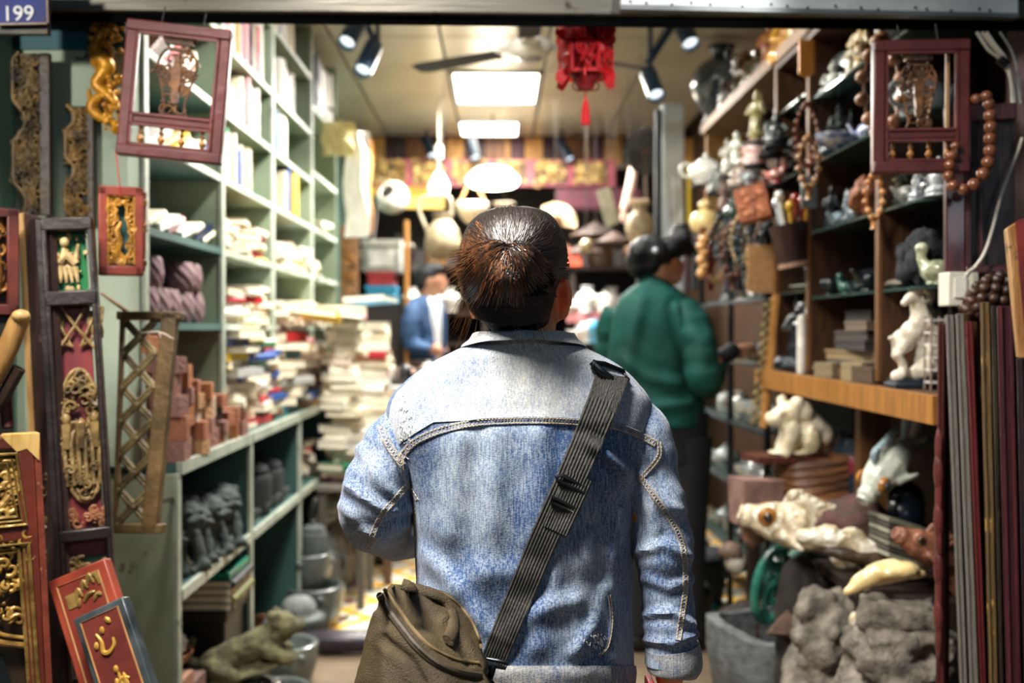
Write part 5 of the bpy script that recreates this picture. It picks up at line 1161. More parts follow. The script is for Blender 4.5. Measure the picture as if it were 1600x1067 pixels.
# tilted frame at the extreme right, above the leaves
t = thing('tilted_board', 'worn cream and red board tilting at the right edge above the door leaves', 'board')
m = MB(); q = [P(1592, 560, 2.02), P(1622, 560, 2.02), P(1600, 340, 2.05), P(1572, 356, 2.05)]
m.add([tuple(p) for p in q] + [tuple(p + Vector((.02, .05, 0))) for p in q], [(0, 1, 2, 3), (7, 6, 5, 4), (0, 4, 5, 1), (1, 5, 6, 2), (2, 6, 7, 3), (3, 7, 4, 0)]); obj('board', m, wood('#b08a5a', '#8c6438', wear='#4a2c1c', wamt=.6), t, bevel=.003)
m = MB(); q = [P(1604, 560, 2.0), P(1630, 560, 2.0), P(1606, 338, 2.03), P(1586, 346, 2.03)]
m.add([tuple(p) for p in q] + [tuple(p + Vector((.02, .03, 0))) for p in q], [(0, 1, 2, 3), (7, 6, 5, 4), (0, 4, 5, 1), (1, 5, 6, 2), (2, 6, 7, 3), (3, 7, 4, 0)]); obj('red_face', m, mat('#7a2c26', '#54201c', .5), t)
struct('trim_8', MB().box((1.445, 2.66, 1.5), (.06, .10, 3.0)), wood('#5c2c28', '#40201e', .5), .004)
# pine-cone like carved root
m = []; rr = random.Random(8)
rt = thing('carved_root', 'dark brown knobbly carved root lying over the door leaves', 'carving', P(1548, 462, 2.42)); rt.rotation_euler = (0, radians(-32), 0)
m = MB()
for i in range(9):
    for j in range(7):
        a = j * .9 + i * .45; r_ = .04 * sin(pi * (i + .8) / 9.6) ; m.ball((-.07 + i * .019, r_ * cos(a), r_ * sin(a)), (.014, .011, .012), 8)
obj('knobs', m, mat('#4a2f22', '#241610', .4, 0, 20), rt); obj('core', MB().tube([(-.08, 0, 0), (0, 0, 0), (.10, 0, 0)], [.015, .034, .012], 12), mat('#3a241a', '#20130e'), rt)
for k in range(6):
    tn = .0
# dark carved frame with beads over it
fr = thing('carved_mirror_frame', 'tall dark maroon carved frame tilted behind the big wooden beads', 'frame')
M_, w_, h_ = plane_at((1478, 428, 2.50), (1590, 428, 2.46), (1512, 165, 2.50)); fr.matrix_local = M_
mm = wood('#4e2024', '#2e1216', .35, .2)
sk = .055
m = MB(); m.slab([(0, 0), (w_ * .28, 0), (w_ * .28, h_ * .99), (0, h_)], .035); m.slab([(w_ * .28, h_ * .90), (w_ * 1.0, h_ * .90), (w_ * 1.0, h_), (w_ * .28, h_)], .035); m.slab([(w_ * .28, 0), (w_, 0), (w_, .02), (w_ * .28, .02)], .035)
obj('frame', m, mm, fr, bevel=.004); m = MB(); m.slab([(w_ * .26, 0), (w_, 0), (w_, h_ * .92), (w_ * .26, h_ * .92)], .01, y0=.022); obj('backing', m, wood('#231012', '#160a0c', .4), fr)
m = MB(); [m.tube([(w_ * (.30 + .04 * k), .0, .02), (w_ * (.30 + .04 * k), .0, h_ * .9)], .0035, 6) for k in (0, 1, 5)]; obj('moulding', m, mm, fr)
# the large mala
ml = thing('large_bead_strand', 'strand of large brown wooden beads hanging over the dark carved frame', 'beads')
path = [(1478, 285), (1487, 240), (1500, 200), (1520, 160), (1540, 152), (1546, 163), (1547, 181), (1547, 199), (1547, 217), (1546, 235), (1545, 253), (1535, 272), (1521, 287), (1505, 295), (1488, 289), (1483, 275), (1485, 257), (1489, 242)]
bd = [(1541, 151, 9), (1545, 163, 9), (1547, 181, 10), (1548, 199, 10), (1547, 217, 10), (1547, 236, 10), (1544, 254, 10), (1536, 272, 10), (1522, 288, 9.5), (1505, 296, 9), (1489, 290, 9), (1482, 275, 8.5), (1484, 258, 8.5), (1488, 243, 8), (1493, 228, 7), (1525, 155, 8)]
wdb = mat('#9a5f3c', '#6b3d26', .22, 0, 30, coat=.5)
b0 = None
for x, y, r in bd:
    me = b0 or MB().ball((0, 0, 0), .0165, 18).mesh('bead'); b0 = me
    o = obj('bead', me, wdb, ml, loc=P(x, y, 2.40)); o.scale = (r / 10.5,) * 3
obj('cord', MB().tube([P(x, y, 2.40) for x, y, r in bd[15:] + bd[:15]], .002, 6), mat('#3a2018'), ml)
# cables and socket box
def cable(pts, D, r, label, c='#d6d2c4'):
    return tag(obj('cable', MB().tube([P(x, y, D) for x, y in smooth_pts(pts, 8)], r, 8), mat(c, rough=.4)), label, 'cable')
cable([(1526, 50), (1545, 78), (1565, 95), (1582, 130), (1588, 165)], 2.52, .0042, 'white cable, outermost left of the bundle in the upper right corner')
cable([(1534, 50), (1552, 74), (1568, 92), (1586, 125), (1594, 162)], 2.515, .0042, 'white cable, second of the bundle in the upper right corner')
cable([(1541, 50), (1556, 72), (1571, 92), (1580, 128), (1582, 162)], 2.50, .0042, 'white cable, crossing over in the bundle in the upper right corner')
cable([(1562, 50), (1580, 78), (1590, 110), (1596, 150)], 2.52, .003, 'thin grey cable, on its own right of the white bundle', '#9a9c98')
cable([(1597, 215), (1589, 240), (1566, 300), (1550, 360), (1538, 395), (1524, 416), (1512, 426), (1504, 440)], 2.45, .0038, 'long white cable running down to the white socket box')
tag(obj('cable_tie', MB().tube([P(1561, 92, 2.50), P(1573, 102, 2.50)], .012, 10), mblk), 'black tie holding the white cable bundle', 'tie')
sb = thing('socket_box', 'white plastic socket box above the grey door leaves', 'box', P(1502, 478, 2.46)); obj('box_body', MB().box((0, .02, .042), (.072, .06, .084)), mat('#d8d6c8', '#c6c3b2', .4), sb, bevel=.003)
obj('socket', MB().box((-.008, -.012, .045), (.03, .006, .05)), mat('#eceadf', rough=.3), sb, bevel=.001); obj('lid', MB().box((.028, -.012, .042), (.012, .008, .08)), mat('#bfbcab', rough=.4), sb)

# ================================================================== hanging window frames with carved vases
mar = mat('#5e2623', '#481b1a', .42, 0, 6, .2, 30)
gold = mat('#b07a3a', '#5a3518', .4, .25, 26, .5, 60); goldb = mat('#c9922e', '#a06c1c', .35, .3, 20, .4, 50)
dkgold = mat('#7a6034', '#2c2214', .5, .25, 24, .6, 60); brg = mat('#6e6a48', '#38341f', .5, .2, 20, .5, 60)
def scrolls(m, w, h, n, seed, r=.004, size=.03, x0=0, z0=0, inside=None, y=0, jit=.004):
    """carved scrollwork: tapering spiral tendrils with leaf lobes"""
    rr = random.Random(seed); k = 0; tries = 0
    while k < n and tries < n * 20:
        tries += 1; x, z = x0 + rr.uniform(.04, .96) * w, z0 + rr.uniform(.03, .97) * h
        if inside and not inside(x, z): continue
        k += 1; s = size * rr.uniform(.6, 1.15); a0 = rr.uniform(0, 6.3); d = rr.choice((-1, 1)); yy = y - rr.uniform(0, jit)
        pts = []; rad = []
        for j in range(13):
            t = j / 12; q = s * (1 - .8 * t); a = a0 + d * t * 5.2
            pts.append((x + q * cos(a), yy - .002 * sin(t * pi), z + q * sin(a))); rad.append(r * (1.15 - .55 * t))
        m.tube(pts, rad, 6)
        e = Euler((0, a0, 0)).to_matrix(); m.ball((x + s * .9 * cos(a0 + .6), yy, z + s * .9 * sin(a0 + .6)), (s * .42, r * .9, s * .18), 8, e)
    return m
def carved_vase(m, cx, z0, w, h, seed=1):
    """openwork vase: outline rails, rim and foot, a small inner vase, tendrils"""
    pr = [(.30, 0), (.32, .05), (.26, .12), (.32, .3), (.46, .55), (.5, .68), (.38, .80), (.26, .86), (.40, .96), (.42, 1)]
    pr = smooth_pts(pr, 4)
    for s in (-1, 1): m.tube([(cx + s * x * w, 0, z0 + z * h) for x, z in pr], w * .035, 8)
    for z, ww, t in ((.02, .66, .05), (.93, .74, .06), (.84, .50, .03)): m.box((cx, 0, z0 + z * h), (ww * w, .016, t * h))
    for k in range(7): m.ball((cx + (k - 3) * .11 * w, -.004, z0 + .985 * h), (.05 * w, .008, .03 * h), 8)
    iv = [(.05, .18), (.10, .25), (.08, .32), (.12, .45), (.13, .58), (.07, .66), (.06, .74), (.09, .78)]
    m.slab([(cx + x * w, z0 + z * h) for x, z in iv] + [(cx - x * w, z0 + z * h) for x, z in iv[::-1]], .014, y0=-.01)
    def ins(x, z):
        t = (z - z0) / h
        if not .08 < t < .82: return False
        j = min(len(pr) - 1, max(0, int(t * len(pr)))); return abs(x - cx) < pr[j][0] * w * .9 and abs(x - cx) > .1 * w
    scrolls(m, w, h, 34, seed, .0028, .017, cx - w / 2, z0, ins)
    return m
def window_frame(label, bl, br, tl, cross, seed, vase_x, vase_w, nb, vase_c, t=.028, bar_x=None):
    M_, w, h = plane_at(bl, br, tl)
    f = thing('window_frame', label, 'frame', M=M_); mb = MB()
    for x in (t / 2, w - t / 2): mb.box((x, 0, h / 2), (t, .03, h))
    for z in (t / 2, h - t / 2): mb.box((w / 2, -.002, z), (w, .034, t))
    obj('frame', mb, mar, f, bevel=.004)
    mb = MB()
    for x in (t + .003, w - t - .003): mb.box((x, -.012, h / 2), (.006, .012, h - 2 * t))
    for z in (t + .003, h - t - .003, cross * h + t * .36 + .003, cross * h - t * .36 - .003): mb.box((w / 2, -.012, z), (w - 2 * t, .012, .006))
    obj('moulding', mb, mat('#6a2e29', '#4f211f', .4), f)
    obj('crossbar', MB().box((w / 2, 0, cross * h), (w - 2 * t + .004, .028, t * .72)), mar, f, bevel=.004)
    zb, zt = t, cross * h - t * .36
    bmsh = None
    for k in range(nb):
        x = t + (w - 2 * t) * (k + .5) / nb
        if bmsh is None: bmsh = MB().lathe([(r * .010, z * (zt - zb)) for r, z in prof([(.5, 0), (.6, .06), (.25, .12), (.75, .3), (.8, .4), (.3, .55), (.6, .66), (.28, .78), (.6, .92), (.5, 1)], 3)], 12).mesh('baluster')
        o = obj('baluster', bmsh, gold, f, loc=(x, 0, zb))
    z0 = cross * h + t * .36; hv = h - t - z0
    obj('carved_vase', carved_vase(MB(), vase_x * w, z0, vase_w * w, hv, seed), vase_c, f)
    if bar_x: obj('upright_bar', MB().box((bar_x * w, .012, (z0 + h - t) / 2), (.008, .008, h - t - z0)), wood('#b08a64'), f)
    # hanging wires to the header
    for x in (.3 * w, .7 * w): obj('hanging_wire', MB().tube([(x, .008, h - .005), (x, .03, h + .05)], .0015, 5), mat('#5a5a56', metal=.8), f)
    return f
window_frame('maroon window frame with carved vase and spindles, hanging at the upper left', (183, 242, 2.38), (346, 256, 2.40), (190, 30, 2.38), .275, 1, .50, .37, 4, mat('#7a4e28', '#3a2414', .6, 0, 26, .5, 60), t=.026)
window_frame('maroon window frame with carved vase and spindles, hanging at the upper right', (1362, 272, 2.44), (1512, 272, 2.42), (1360, 66, 2.44), .285, 2, .48, .38, 4, mat('#8a5f38', '#3a2418', .4, .25, 26, .5, 60), bar_x=.80)

# ================================================================== red paper lantern
c = P(915, 84, 2.80)
ln = thing('paper_lantern', 'red openwork paper lantern hanging below the header, red tassel beneath', 'lantern', c, radians(24), sc=1.15)
red = mat('#e0202a', '#c8141e', .5, 0, 20, sss=.2); redd = mat('#8c0f16', '#6e0c12', .6, 0, 30)
obj('core', MB().lathe([(0, .095), (.036, .09), (.050, .06), (.056, .0), (.050, -.045), (.04, -.055), (0, -.058)], 6), mat('#a81218', '#8a0e14', .6), ln)
for k in range(6):
    Mk = Matrix.Rotation(k * pi / 3 + pi / 6, 4, 'Z'); m = MB()
    # side leaf with a cut-out rosette and characters' like piercings
    out = [(-.030, -.052), (.030, -.052), (.034, .0), (.030, .062), (-.030, .062), (-.034, 0)]
    fr_ = [(a * .99, b) for a, b in out]
    for i in range(6): 
        a, b = out[i], out[(i + 1) % 6]; m.bar((a[0], -.056, a[1]), (b[0], -.056, b[1]), .008, .003)
    m.tube([(.022 * cos(a), -.057, .006 + .022 * sin(a)) for a in [2 * pi * j / 20 for j in range(20)]], .0030, 5, closed=True)
    m.tube([(.013 * cos(a), -.057, .006 + .013 * sin(a)) for a in [2 * pi * j / 14 for j in range(14)]], .0022, 5, closed=True)
    for j in range(8): m.bar((.013 * cos(j * pi / 4), -.057, .006 + .013 * sin(j * pi / 4)), (.022 * cos(j * pi / 4), -.057, .006 + .022 * sin(j * pi / 4)), .003, .002)
    scrolls(m, .058, .11, 16, k, .0022, .009, -.029, -.05, y=-.056)
    obj('side_leaf', m, red, ln, M=Mk)
    m = MB(); Me = Matrix.Rotation(k * pi / 3, 4, 'Z')
    pr = [(.05, .08), (.056, .06), (.074, .048), (.082, .060), (.086, .040), (.074, .028), (.060, .022), (.056, -.02), (.062, -.04), (.080, -.052), (.083, -.072), (.066, -.082), (.052, -.066), (.045, -.05)]
    m.add([(x, -.0012, z) for x, z in pr] + [(x, .0012, z) for x, z in pr], [tuple(range(14)), tuple(range(27, 13, -1))] + [(i, i + 14, (i + 1) % 14 + 14, (i + 1) % 14) for i in range(14)])
    m.tube([(.070 + .006 * cos(a), 0, -.066 + .006 * sin(a)) for a in [2 * pi * j / 12 for j in range(12)]], .0022, 5, closed=True)
    obj('corner_fin', m, mat('#e0242b', '#c8171f', .45), ln, M=Me)
m = MB(); m.lathe([(.030, .110), (.034, .105), (.052, .075), (.05, .072), (.03, .09)], 6); scrolls(m, .08, .04, 10, 3, .003, .012, -.04, .07, y=-.03); obj('crown', m, red, ln)
m = MB(); m.lathe([(.03, -.055), (.034, -.06), (.024, -.075), (.018, -.088), (0, -.09)], 12); [m.tube([(.016 * cos(a) + .022 * cos(b), .016 * sin(a) * 0 + .022 * sin(b), -.075 + .012 * sin(a)) for a in [2 * pi * j / 10 for j in range(10)]], .002, 5, closed=True) for b in (0, 2, 4)]; obj('bottom_cap', m, redd, ln)
m = MB(); m.ball((0, 0, -.098), .0035, 10).tube([(0, 0, -.09), (0, 0, -.105)], .001, 5); m.lathe([(.0, -.104), (.0035, -.105), (.006, -.118), (.0085, -.135), (.0095, -.17), (.0, -.171)], 14)
for k in range(14):
    a = k * .45; m.tube([(.0055 * cos(a), .0055 * sin(a), -.118), (.009 * cos(a), .009 * sin(a), -.14), (.0098 * cos(a), .0098 * sin(a), -.174)], .0013, 4)
obj('tassel', m, mat('#d4151c', '#b81018', .6), ln)
obj('hanging_cord', MB().tube([(0, 0, .10), (0, .45, .11)], .0012, 5) if False else MB().tube([(0, 0, .10), (.10, .36, .12)], .0012, 5), mat('#8a1a1a'), ln)

# ================================================================== number plate, hook
pl_M, w, h = plane_at((-14, 40, 2.42), (77, 38, 2.42), (-14, -22, 2.42))
sg = thing('house_number_plate', 'blue enamel house number plate reading 199 in the top left corner', 'sign', M=pl_M)
obj('plate', MB().box((w / 2, .002, h / 2), (w, .006, h)), mat('#0a2480', '#081c68', .6, 0, 14, wear='#3a3a40', wamt=.72), sg)
m = MB(); m.box((w / 2, -.002, .002), (w, .004, .004)); m.box((w - .002, -.002, h / 2), (.004, .004, h)); obj('border', m, mat('#b9a88a', '#8a6a4a', .5), sg)
def text(s, parent, m, size, loc, label=None, bold=.0):
    cu = bpy.data.curves.new('lettering', 'FONT'); cu.body = s; cu.size = size; cu.extrude = .0008; cu.offset = bold; cu.space_character = 1.0
    tmp = bpy.data.objects.new('t', cu); COL.objects.link(tmp); dg = bpy.context.evaluated_depsgraph_get()
    me = bpy.data.meshes.new_from_object(tmp.evaluated_get(dg)); bpy.data.objects.remove(tmp)
    if not me.materials: me.materials.append(m)
    else: me.materials[0] = m
    o = bpy.data.objects.new('lettering', me); COL.objects.link(o); o.parent = parent; o.location = loc; o.rotation_euler = (pi / 2, 0, 0); return o
text('199', sg, mat('#e6e6e2', rough=.4), .051, (.029, -.003, .010), bold=.0004)
m = MB()
for a, b in (((.035, .066), (.035, .075)), ((.05, .064), (.062, .064)), ((.052, .064), (.052, .074)), ((.06, .064), (.06, .074)), ((.075, .064), (.068, .07)), ((.08, .064), (.08, .07))): m.bar((a[0], -.003, a[1]), (b[0], -.003, b[1]), .0025, .001)
obj('lettering', m, mat('#e6e6e2', rough=.4), sg)
obj('screw_rust', MB().lathe([(0, -.002), (.003, -.002), (.003, .002), (0, .002)], 10, Matrix.Translation((w - .012, -.002, .012)) @ Matrix.Rotation(pi / 2, 4, 'X')), mat('#6a4030'), sg)
tag(obj('sign_backing', MB().box((0, 0, 0), (.145, .02, .12)), mat('#6e6a60', '#4a463e', .6, 0, 9, wear='#a89a7a', wamt=.62), loc=P(30, 16, 2.46)), 'worn grey backing board behind the blue number plate', 'board')
tag(obj('wire_hook', MB().tube([P(x, y, 2.70) for x, y in smooth_pts([(113, 64), (122, 54), (130, 55), (133, 70), (124, 76), (113, 62)][:4] + [(137, 82), (130, 92), (118, 90)], 6)] , .0025, 8), mat('#1d2528', metal=.6, rough=.4)), 'black bent wire hook on the pale green wall', 'hook')
obj_hook2 = obj('hook_loop', MB().tube([P(x, y, 2.70) for x, y in [(113, 64), (135, 72)]], .0025, 8), mat('#1d2528', metal=.6, rough=.4), None)
obj_hook2.parent = COL.objects['wire_hook']

# ================================================================== golden dragon carving
D_ = 2.66
dg_ = mat('#d99a1c', '#a86c10', .38, .25, 18, .35, 50)
m = MB()
def pxtube(m, pts, D, r, n=8, k=5, off=0): m.tube([P(x, y, D - off) for x, y in smooth_pts(pts, k)], r if isinstance(r, (int, float)) else [r[0] + (r[1] - r[0]) * sin(pi * i / (k * (len(pts) - 1))) for i in range(k * (len(pts) - 1) + 1)], n)
pxtube(m, [(176, 40), (160, 52), (150, 66), (148, 82), (160, 92), (168, 104), (158, 120), (152, 132), (166, 146), (178, 158), (184, 172)], D_, (.007, .020), 12)
pxtube(m, [(152, 108), (146, 98), (144, 84)], D_, (.004, .008)); pxtube(m, [(170, 138), (158, 150), (146, 160), (145, 172), (158, 184), (172, 190)], D_, (.006, .016), 10)
pxtube(m, [(146, 162), (140, 150), (140, 138)], D_, (.003, .007)); pxtube(m, [(172, 188), (180, 196), (180, 210)], D_, (.004, .010)); pxtube(m, [(150, 78), (142, 82), (146, 70)], D_, (.003, .008))
rr = random.Random(6)
for k in range(34):
    x, y = 146 + rr.uniform(0, 42), 36 + rr.uniform(0, 34); a = rr.uniform(0, 6.28)
    pxtube(m, [(x, y), (x + 5 * cos(a), y + 5 * sin(a)), (x + 8 * cos(a + .8), y + 8 * sin(a + .8))], D_, (.002, .0065), 6, 3, rr.uniform(0, .02))
for k in range(26):
    x, y = 164 + rr.uniform(0, 22), 72 + rr.uniform(0, 118); a = rr.uniform(0, 6.28)
    pxtube(m, [(x, y), (x + 6 * cos(a), y + 6 * sin(a)), (x + 8 * cos(a + 1), y + 8 * sin(a + 1))], D_, (.002, .006), 6, 3, rr.uniform(0, .012))
for k in range(16):
    x, y = 160 + rr.uniform(0, 24), 168 + rr.uniform(0, 34); a = rr.uniform(0, 6.28)
    pxtube(m, [(x, y), (x + 5 * cos(a), y + 5 * sin(a))], D_, (.003, .006), 6, 3, rr.uniform(0, .012))
tag(obj('dragon_carving', m, dg_), 'golden carved dragon hanging on the wall, left of the window frame', 'carving')

# ================================================================== carved strips on the pale wall
def strip(label, bl, br, tl, seed, edge, cm, n, shape_fn):
    M_, w, h = plane_at(bl, br, tl); t = thing('carved_strip', label, 'carving', M=M_)
    obj('rail', MB().box((w * (1 - edge / 2), .004, h / 2), (w * edge, .02, h)), mat('#4a3620', '#2a1e12', .5, 0, 8, .4), t, bevel=.002)
    m = MB(); scrolls(m, w * (1 - edge), h, int(n * 1.5), seed, .0036, .0125, 0, 0, lambda x, z: w * (1 - edge) > x > shape_fn(z / h) * w + .008, 0, .006)
    lp = [(shape_fn(k / 40) * w + .005, -.004, k / 40 * h) for k in range(41)]; m.tube(lp, .006, 6)
    obj('scrollwork', m, cm, t)
    obj('ground', MB().slab([(shape_fn(k / 40) * w + .006, k / 40 * h) for k in range(41)] + [(w * (1 - edge), h), (w * (1 - edge), 0)], .004, y0=.006), mat('#241c12', '#15110c', .7), t); return t
strip('tall dark gilt carved strip on the left of the pale green wall', (16, 336, 2.62), (80, 336, 2.63), (20, 82, 2.62), 11, .26, dkgold, 150, lambda t: .06 + .30 * max(0, sin(t * 12.5 + .6)) * (t > .0))
strip('shorter gilt carved strip, between the tall strip and the small red panel', (100, 350, 2.675), (148, 350, 2.675), (104, 165, 2.675), 12, .22, mat('#8a6a34', '#3c2c16', .45, .3, 24, .6, 60), 90, lambda t: .04 + .30 * max(0, cos(t * 14)))

# ================================================================== small red carved panel with string
M_, w, h = plane_at((154, 430, 2.32), (224, 430, 2.36), (150, 290, 2.32))
t = thing('relief_plaque', 'small red framed gilt carved panel hanging on a red string', 'panel', M=M_)
rf = mat('#8c3a28', '#6a2a1e', .45, 0, 9, .2, 30)
m = MB(); e = .20
for x in (w * e / 2, w * (1 - e / 2)): m.box((x, 0, h / 2), (w * e, .03, h))
for z in (h * .055, h * .945): m.box((w / 2, 0, z), (w, .03, h * .11))
obj('frame', m, rf, t, bevel=.003); obj('backing', MB().box((w / 2, .012, h / 2), (w * .62, .006, h * .8)), mat('#1f5a56', '#16403f', .5), t)
m = MB(); gi = mat('#c08a34', '#7a5218', .4, .3, 26, .5, 60)
ins = lambda x, z: abs(x / w - .5) > .17 + .06 * sin(z / h * 16) or z / h < .25 or z / h > .82
scrolls(m, w * .6, h * .78, 70, 5, .0030, .011, w * .2, h * .11, ins, -.008); 
for s in (-1, 1): m.tube([(w * (.5 + s * (.17 + .05 * sin(k / 20 * 6))), -.012, h * (.22 + .6 * k / 20)) for k in range(21)], .0028, 6)
m.tube([(w * .38, -.01, h * .2), (w * .46, -.014, h * .38), (w * .40, -.014, h * .5), (w * .5, -.012, h * .6)], [.006, .009, .007, .004], 8); m.ball((w * .45, -.012, h * .40), (.009, .007, .013), 10)
obj('carving', m, gi, t); obj('inner_moulding', MB().tube([(w * .21, -.014, h * .12), (w * .79, -.014, h * .12), (w * .79, -.014, h * .88), (w * .21, -.014, h * .88)], .003, 6, closed=True), gi, t)
obj('string', MB().tube([(w * .48, -.012, h * .84), (w * .47, -.018, h * 1.0), (w * .40, -.0, h * 1.38)], .0014, 5), mat('#b8322c'), t)
t2 = thing('relief_plaque', 'second red panel partly hidden behind the small hanging carved panel', 'panel', M=plane_at((205, 420, 2.42), (240, 424, 2.50), (200, 292, 2.42))[0])
m = MB(); m.box((.03, .01, .10), (.05, .02, .20)); obj('frame', m, rf, t2, bevel=.003); m = MB(); scrolls(m, .03, .18, 22, 9, .002, .008, .02, .01, y=-.002); obj('carving', m, gi, t2)

# ================================================================== the tall leaning panel with green plaque and oval medallion
M_, w, h = plane_at((106, 1085, 2.10), (190, 1080, 2.13), (74, 345, 2.20))
t = thing('door_panel', 'tall dark carved door panel leaning at the left, green plaque above oval medallion', 'panel', M=M_)
dk = mat('#261c1a', '#16110f', .4, 0, 7, .3, 30, wear='#5a4636', wamt=.66)
m = MB()
for x in (.006, w - .006): m.box((x, .02, h / 2), (.012, .06, h))
zz = lambda py: h * (1 - (py - 345) / (1085 - 345))
for py, hh in ((352, .03), (472, .034), (846, .026)): m.box((w / 2, .014, zz(py)), (w, .05, hh))
obj('frame', m, dk, t, bevel=.004)
# deep side face towards the street
sm_ = MB(); sm_.box((-.004, .05, h / 2), (.010, .12, h)); obj('side_board', sm_, dk, t)
M2 = M_.inverted()
q = [M2 @ P(34, 332, 2.31), M2 @ P(77, 345, 2.20), M2 @ P(108, 1085, 2.10), M2 @ P(70, 1085, 2.20)]
q2 = [p + Vector((.012, .012, 0)) for p in q]; m = MB(); m.add(q + q2, [(0, 1, 2, 3), (7, 6, 5, 4), (0, 4, 5, 1), (1, 5, 6, 2), (2, 6, 7, 3), (3, 7, 4, 0)]); obj('side_board', m, mat('#3a2825', '#261a1a', .5, 0, 5, .3, 30, wear='#6a5040', wamt=.63), t)
q = [M2 @ P(28, 334, 2.30), M2 @ P(36, 332, 2.295), M2 @ P(74, 1085, 2.185), M2 @ P(64, 1085, 2.19)]
q2 = [p + Vector((.01, .02, 0)) for p in q]; m = MB(); m.add(q + q2, [(0, 1, 2, 3), (7, 6, 5, 4), (0, 4, 5, 1), (1, 5, 6, 2), (2, 6, 7, 3), (3, 7, 4, 0)]); obj('raw_edge', m, wood('#b9925e', '#8c6a3e'), t)
obj('green_ground', MB().box((w / 2, .03, zz(412)), (w - .04, .006, zz(362) - zz(462))), mat('#1c7a42', '#135a30', .35, 0, 8), t)
mf = mat('#c2a978', '#7a6440', .45, 0, 20, .4, 50); m = MB(); zc = zz(412); r_ = random.Random(12)
m.tube([(w * .30, .016, zc - .0), (w * .45, .012, zc + .015), (w * .62, .012, zc - .005)], [.008, .012, .009], 8); m.ball((w * .42, .010, zc + .045), (.010, .008, .012), 10)
for k in range(4): m.tube([(w * (.32 + .09 * k), .014, zc - .01), (w * (.30 + .11 * k), .014, zc - .045)], [.007, .003], 7)
m.tube([(w * .44, .012, zc + .03), (w * .36, .012, zc + .01)], [.009, .006], 8); m.tube([(w * .6, .012, zc), (w * .68, .012, zc + .04)], [.007, .003], 7)
for k in range(26): x, z = w * r_.uniform(.2, .82), zc + r_.uniform(-.065, .065); m.ball((x, .018, z), (.008 * r_.random() + .003, .006, .009 * r_.random() + .003), 7)
obj('carved_figures', m, mf, t)
obj('red_ground', MB().box((w / 2, .032, (zz(480) + zz(838)) / 2), (w - .04, .006, zz(480) - zz(838))), mat('#7a2a2e', '#4c171c', .45, 0, 6, wear='#3a1a1a'), t)
m = MB(); cx, cz, rx, rz = w * .52, zz(690), w * .42, (zz(590) - zz(800)) / 2
for s in (1.0, .9): m.tube([(cx + s * rx * cos(a), .018, cz + s * rz * sin(a)) for a in [2 * pi * k / 40 for k in range(40)]], .0045, 7, closed=True)
scrolls(m, 2 * rx, 2 * rz, 80, 20, .0036, .014, cx - rx, cz - rz, lambda x, z: ((x - cx) / rx) ** 2 + ((z - cz) / rz) ** 2 < .8, .018, .012)
for k in range(6): m.tube([(cx + (k - 2.5) * .013, .010, cz - rz * .75), (cx + (k - 2.5) * .014, .006, cz - rz * .1), (cx + (k - 2.5) * .010, .01, cz + .01 * (k % 3))], [.004, .006, .004], 7)
for k in range(3): m.ball((cx + (k - 1) * .028, .004, cz + rz * (.25 - .1 * (k % 2))), (.010, .008, .013), 10); m.tube([(cx + (k - 1) * .028, .006, cz + rz * .18), (cx + (k - 1) * .03, .006, cz - rz * .2)], [.012, .008], 8)
for sx in (-1, 1):       # leaf shaped spandrels with a cross of ribbon between
    zt = zz(515)
    m.tube(smooth_pts([(cx + sx * .008, .02, zt - .045), (cx + sx * .045, .018, zt - .02), (cx + sx * .058, .018, zt + .04), (cx + sx * .035, .02, zt + .01), (cx + sx * .012, .02, zt - .04)], 5), .0035, 6)
    m.ball((cx + sx * .040, .024, zt + .0), (.015, .004, .035), 10, Euler((0, -sx * .3, 0)).to_matrix())
    m.tube([(cx - sx * .03, .016, zt + .05), (cx, .014, zt + .0), (cx + sx * .05, .016, zt - .07)], .0035, 6)
obj('medallion', m, mat('#9a8050', '#4c3c22', .45, .15, 24, .4, 60), t)
m = MB(); scrolls(m, w * .8, zz(806) - zz(838), 22, 31, .0034, .011, w * .1, zz(838), None, .018); obj('lower_carving', m, mat('#8a5a3a', '#4a2a1c', .5), t)
m = MB(); m.box((w / 2, .03, zz(866)), (w - .03, .006, .04)); obj('pink_strip', m, mat('#7a3f40', '#542a2c', .5), t)
m = MB(); m.box((w / 2, .028, (zz(880) + zz(1000)) / 2), (w - .03, .006, zz(880) - zz(1000))); obj('lower_ground', m, mat('#15402e', '#0d2c20', .4), t)
m = MB(); scrolls(m, w * .8, .14, 40, 33, .004, .014, w * .1, zz(985), None, .016); obj('lower_carving', m, dkgold, t)
ft = MB(); ft.box((w / 2, .02, -.30), (w, .05, .66)); obj('lower_board', ft, dk, t)
# gilt carved stem showing between the panels
st2 = thing('gilt_carved_stem', 'dark gilt carved stem standing between the red door and the tall panel', 'carving', P(86, 880, 2.2)); m = MB(); scrolls(m, .05, .36, 70, 41, .003, .010, -.025, -.14, y=0); obj('scrollwork', m, dkgold, st2); obj('stem', MB().box((0, .01, -.28), (.045, .015, 1.0)), mat('#1c1612'), st2)

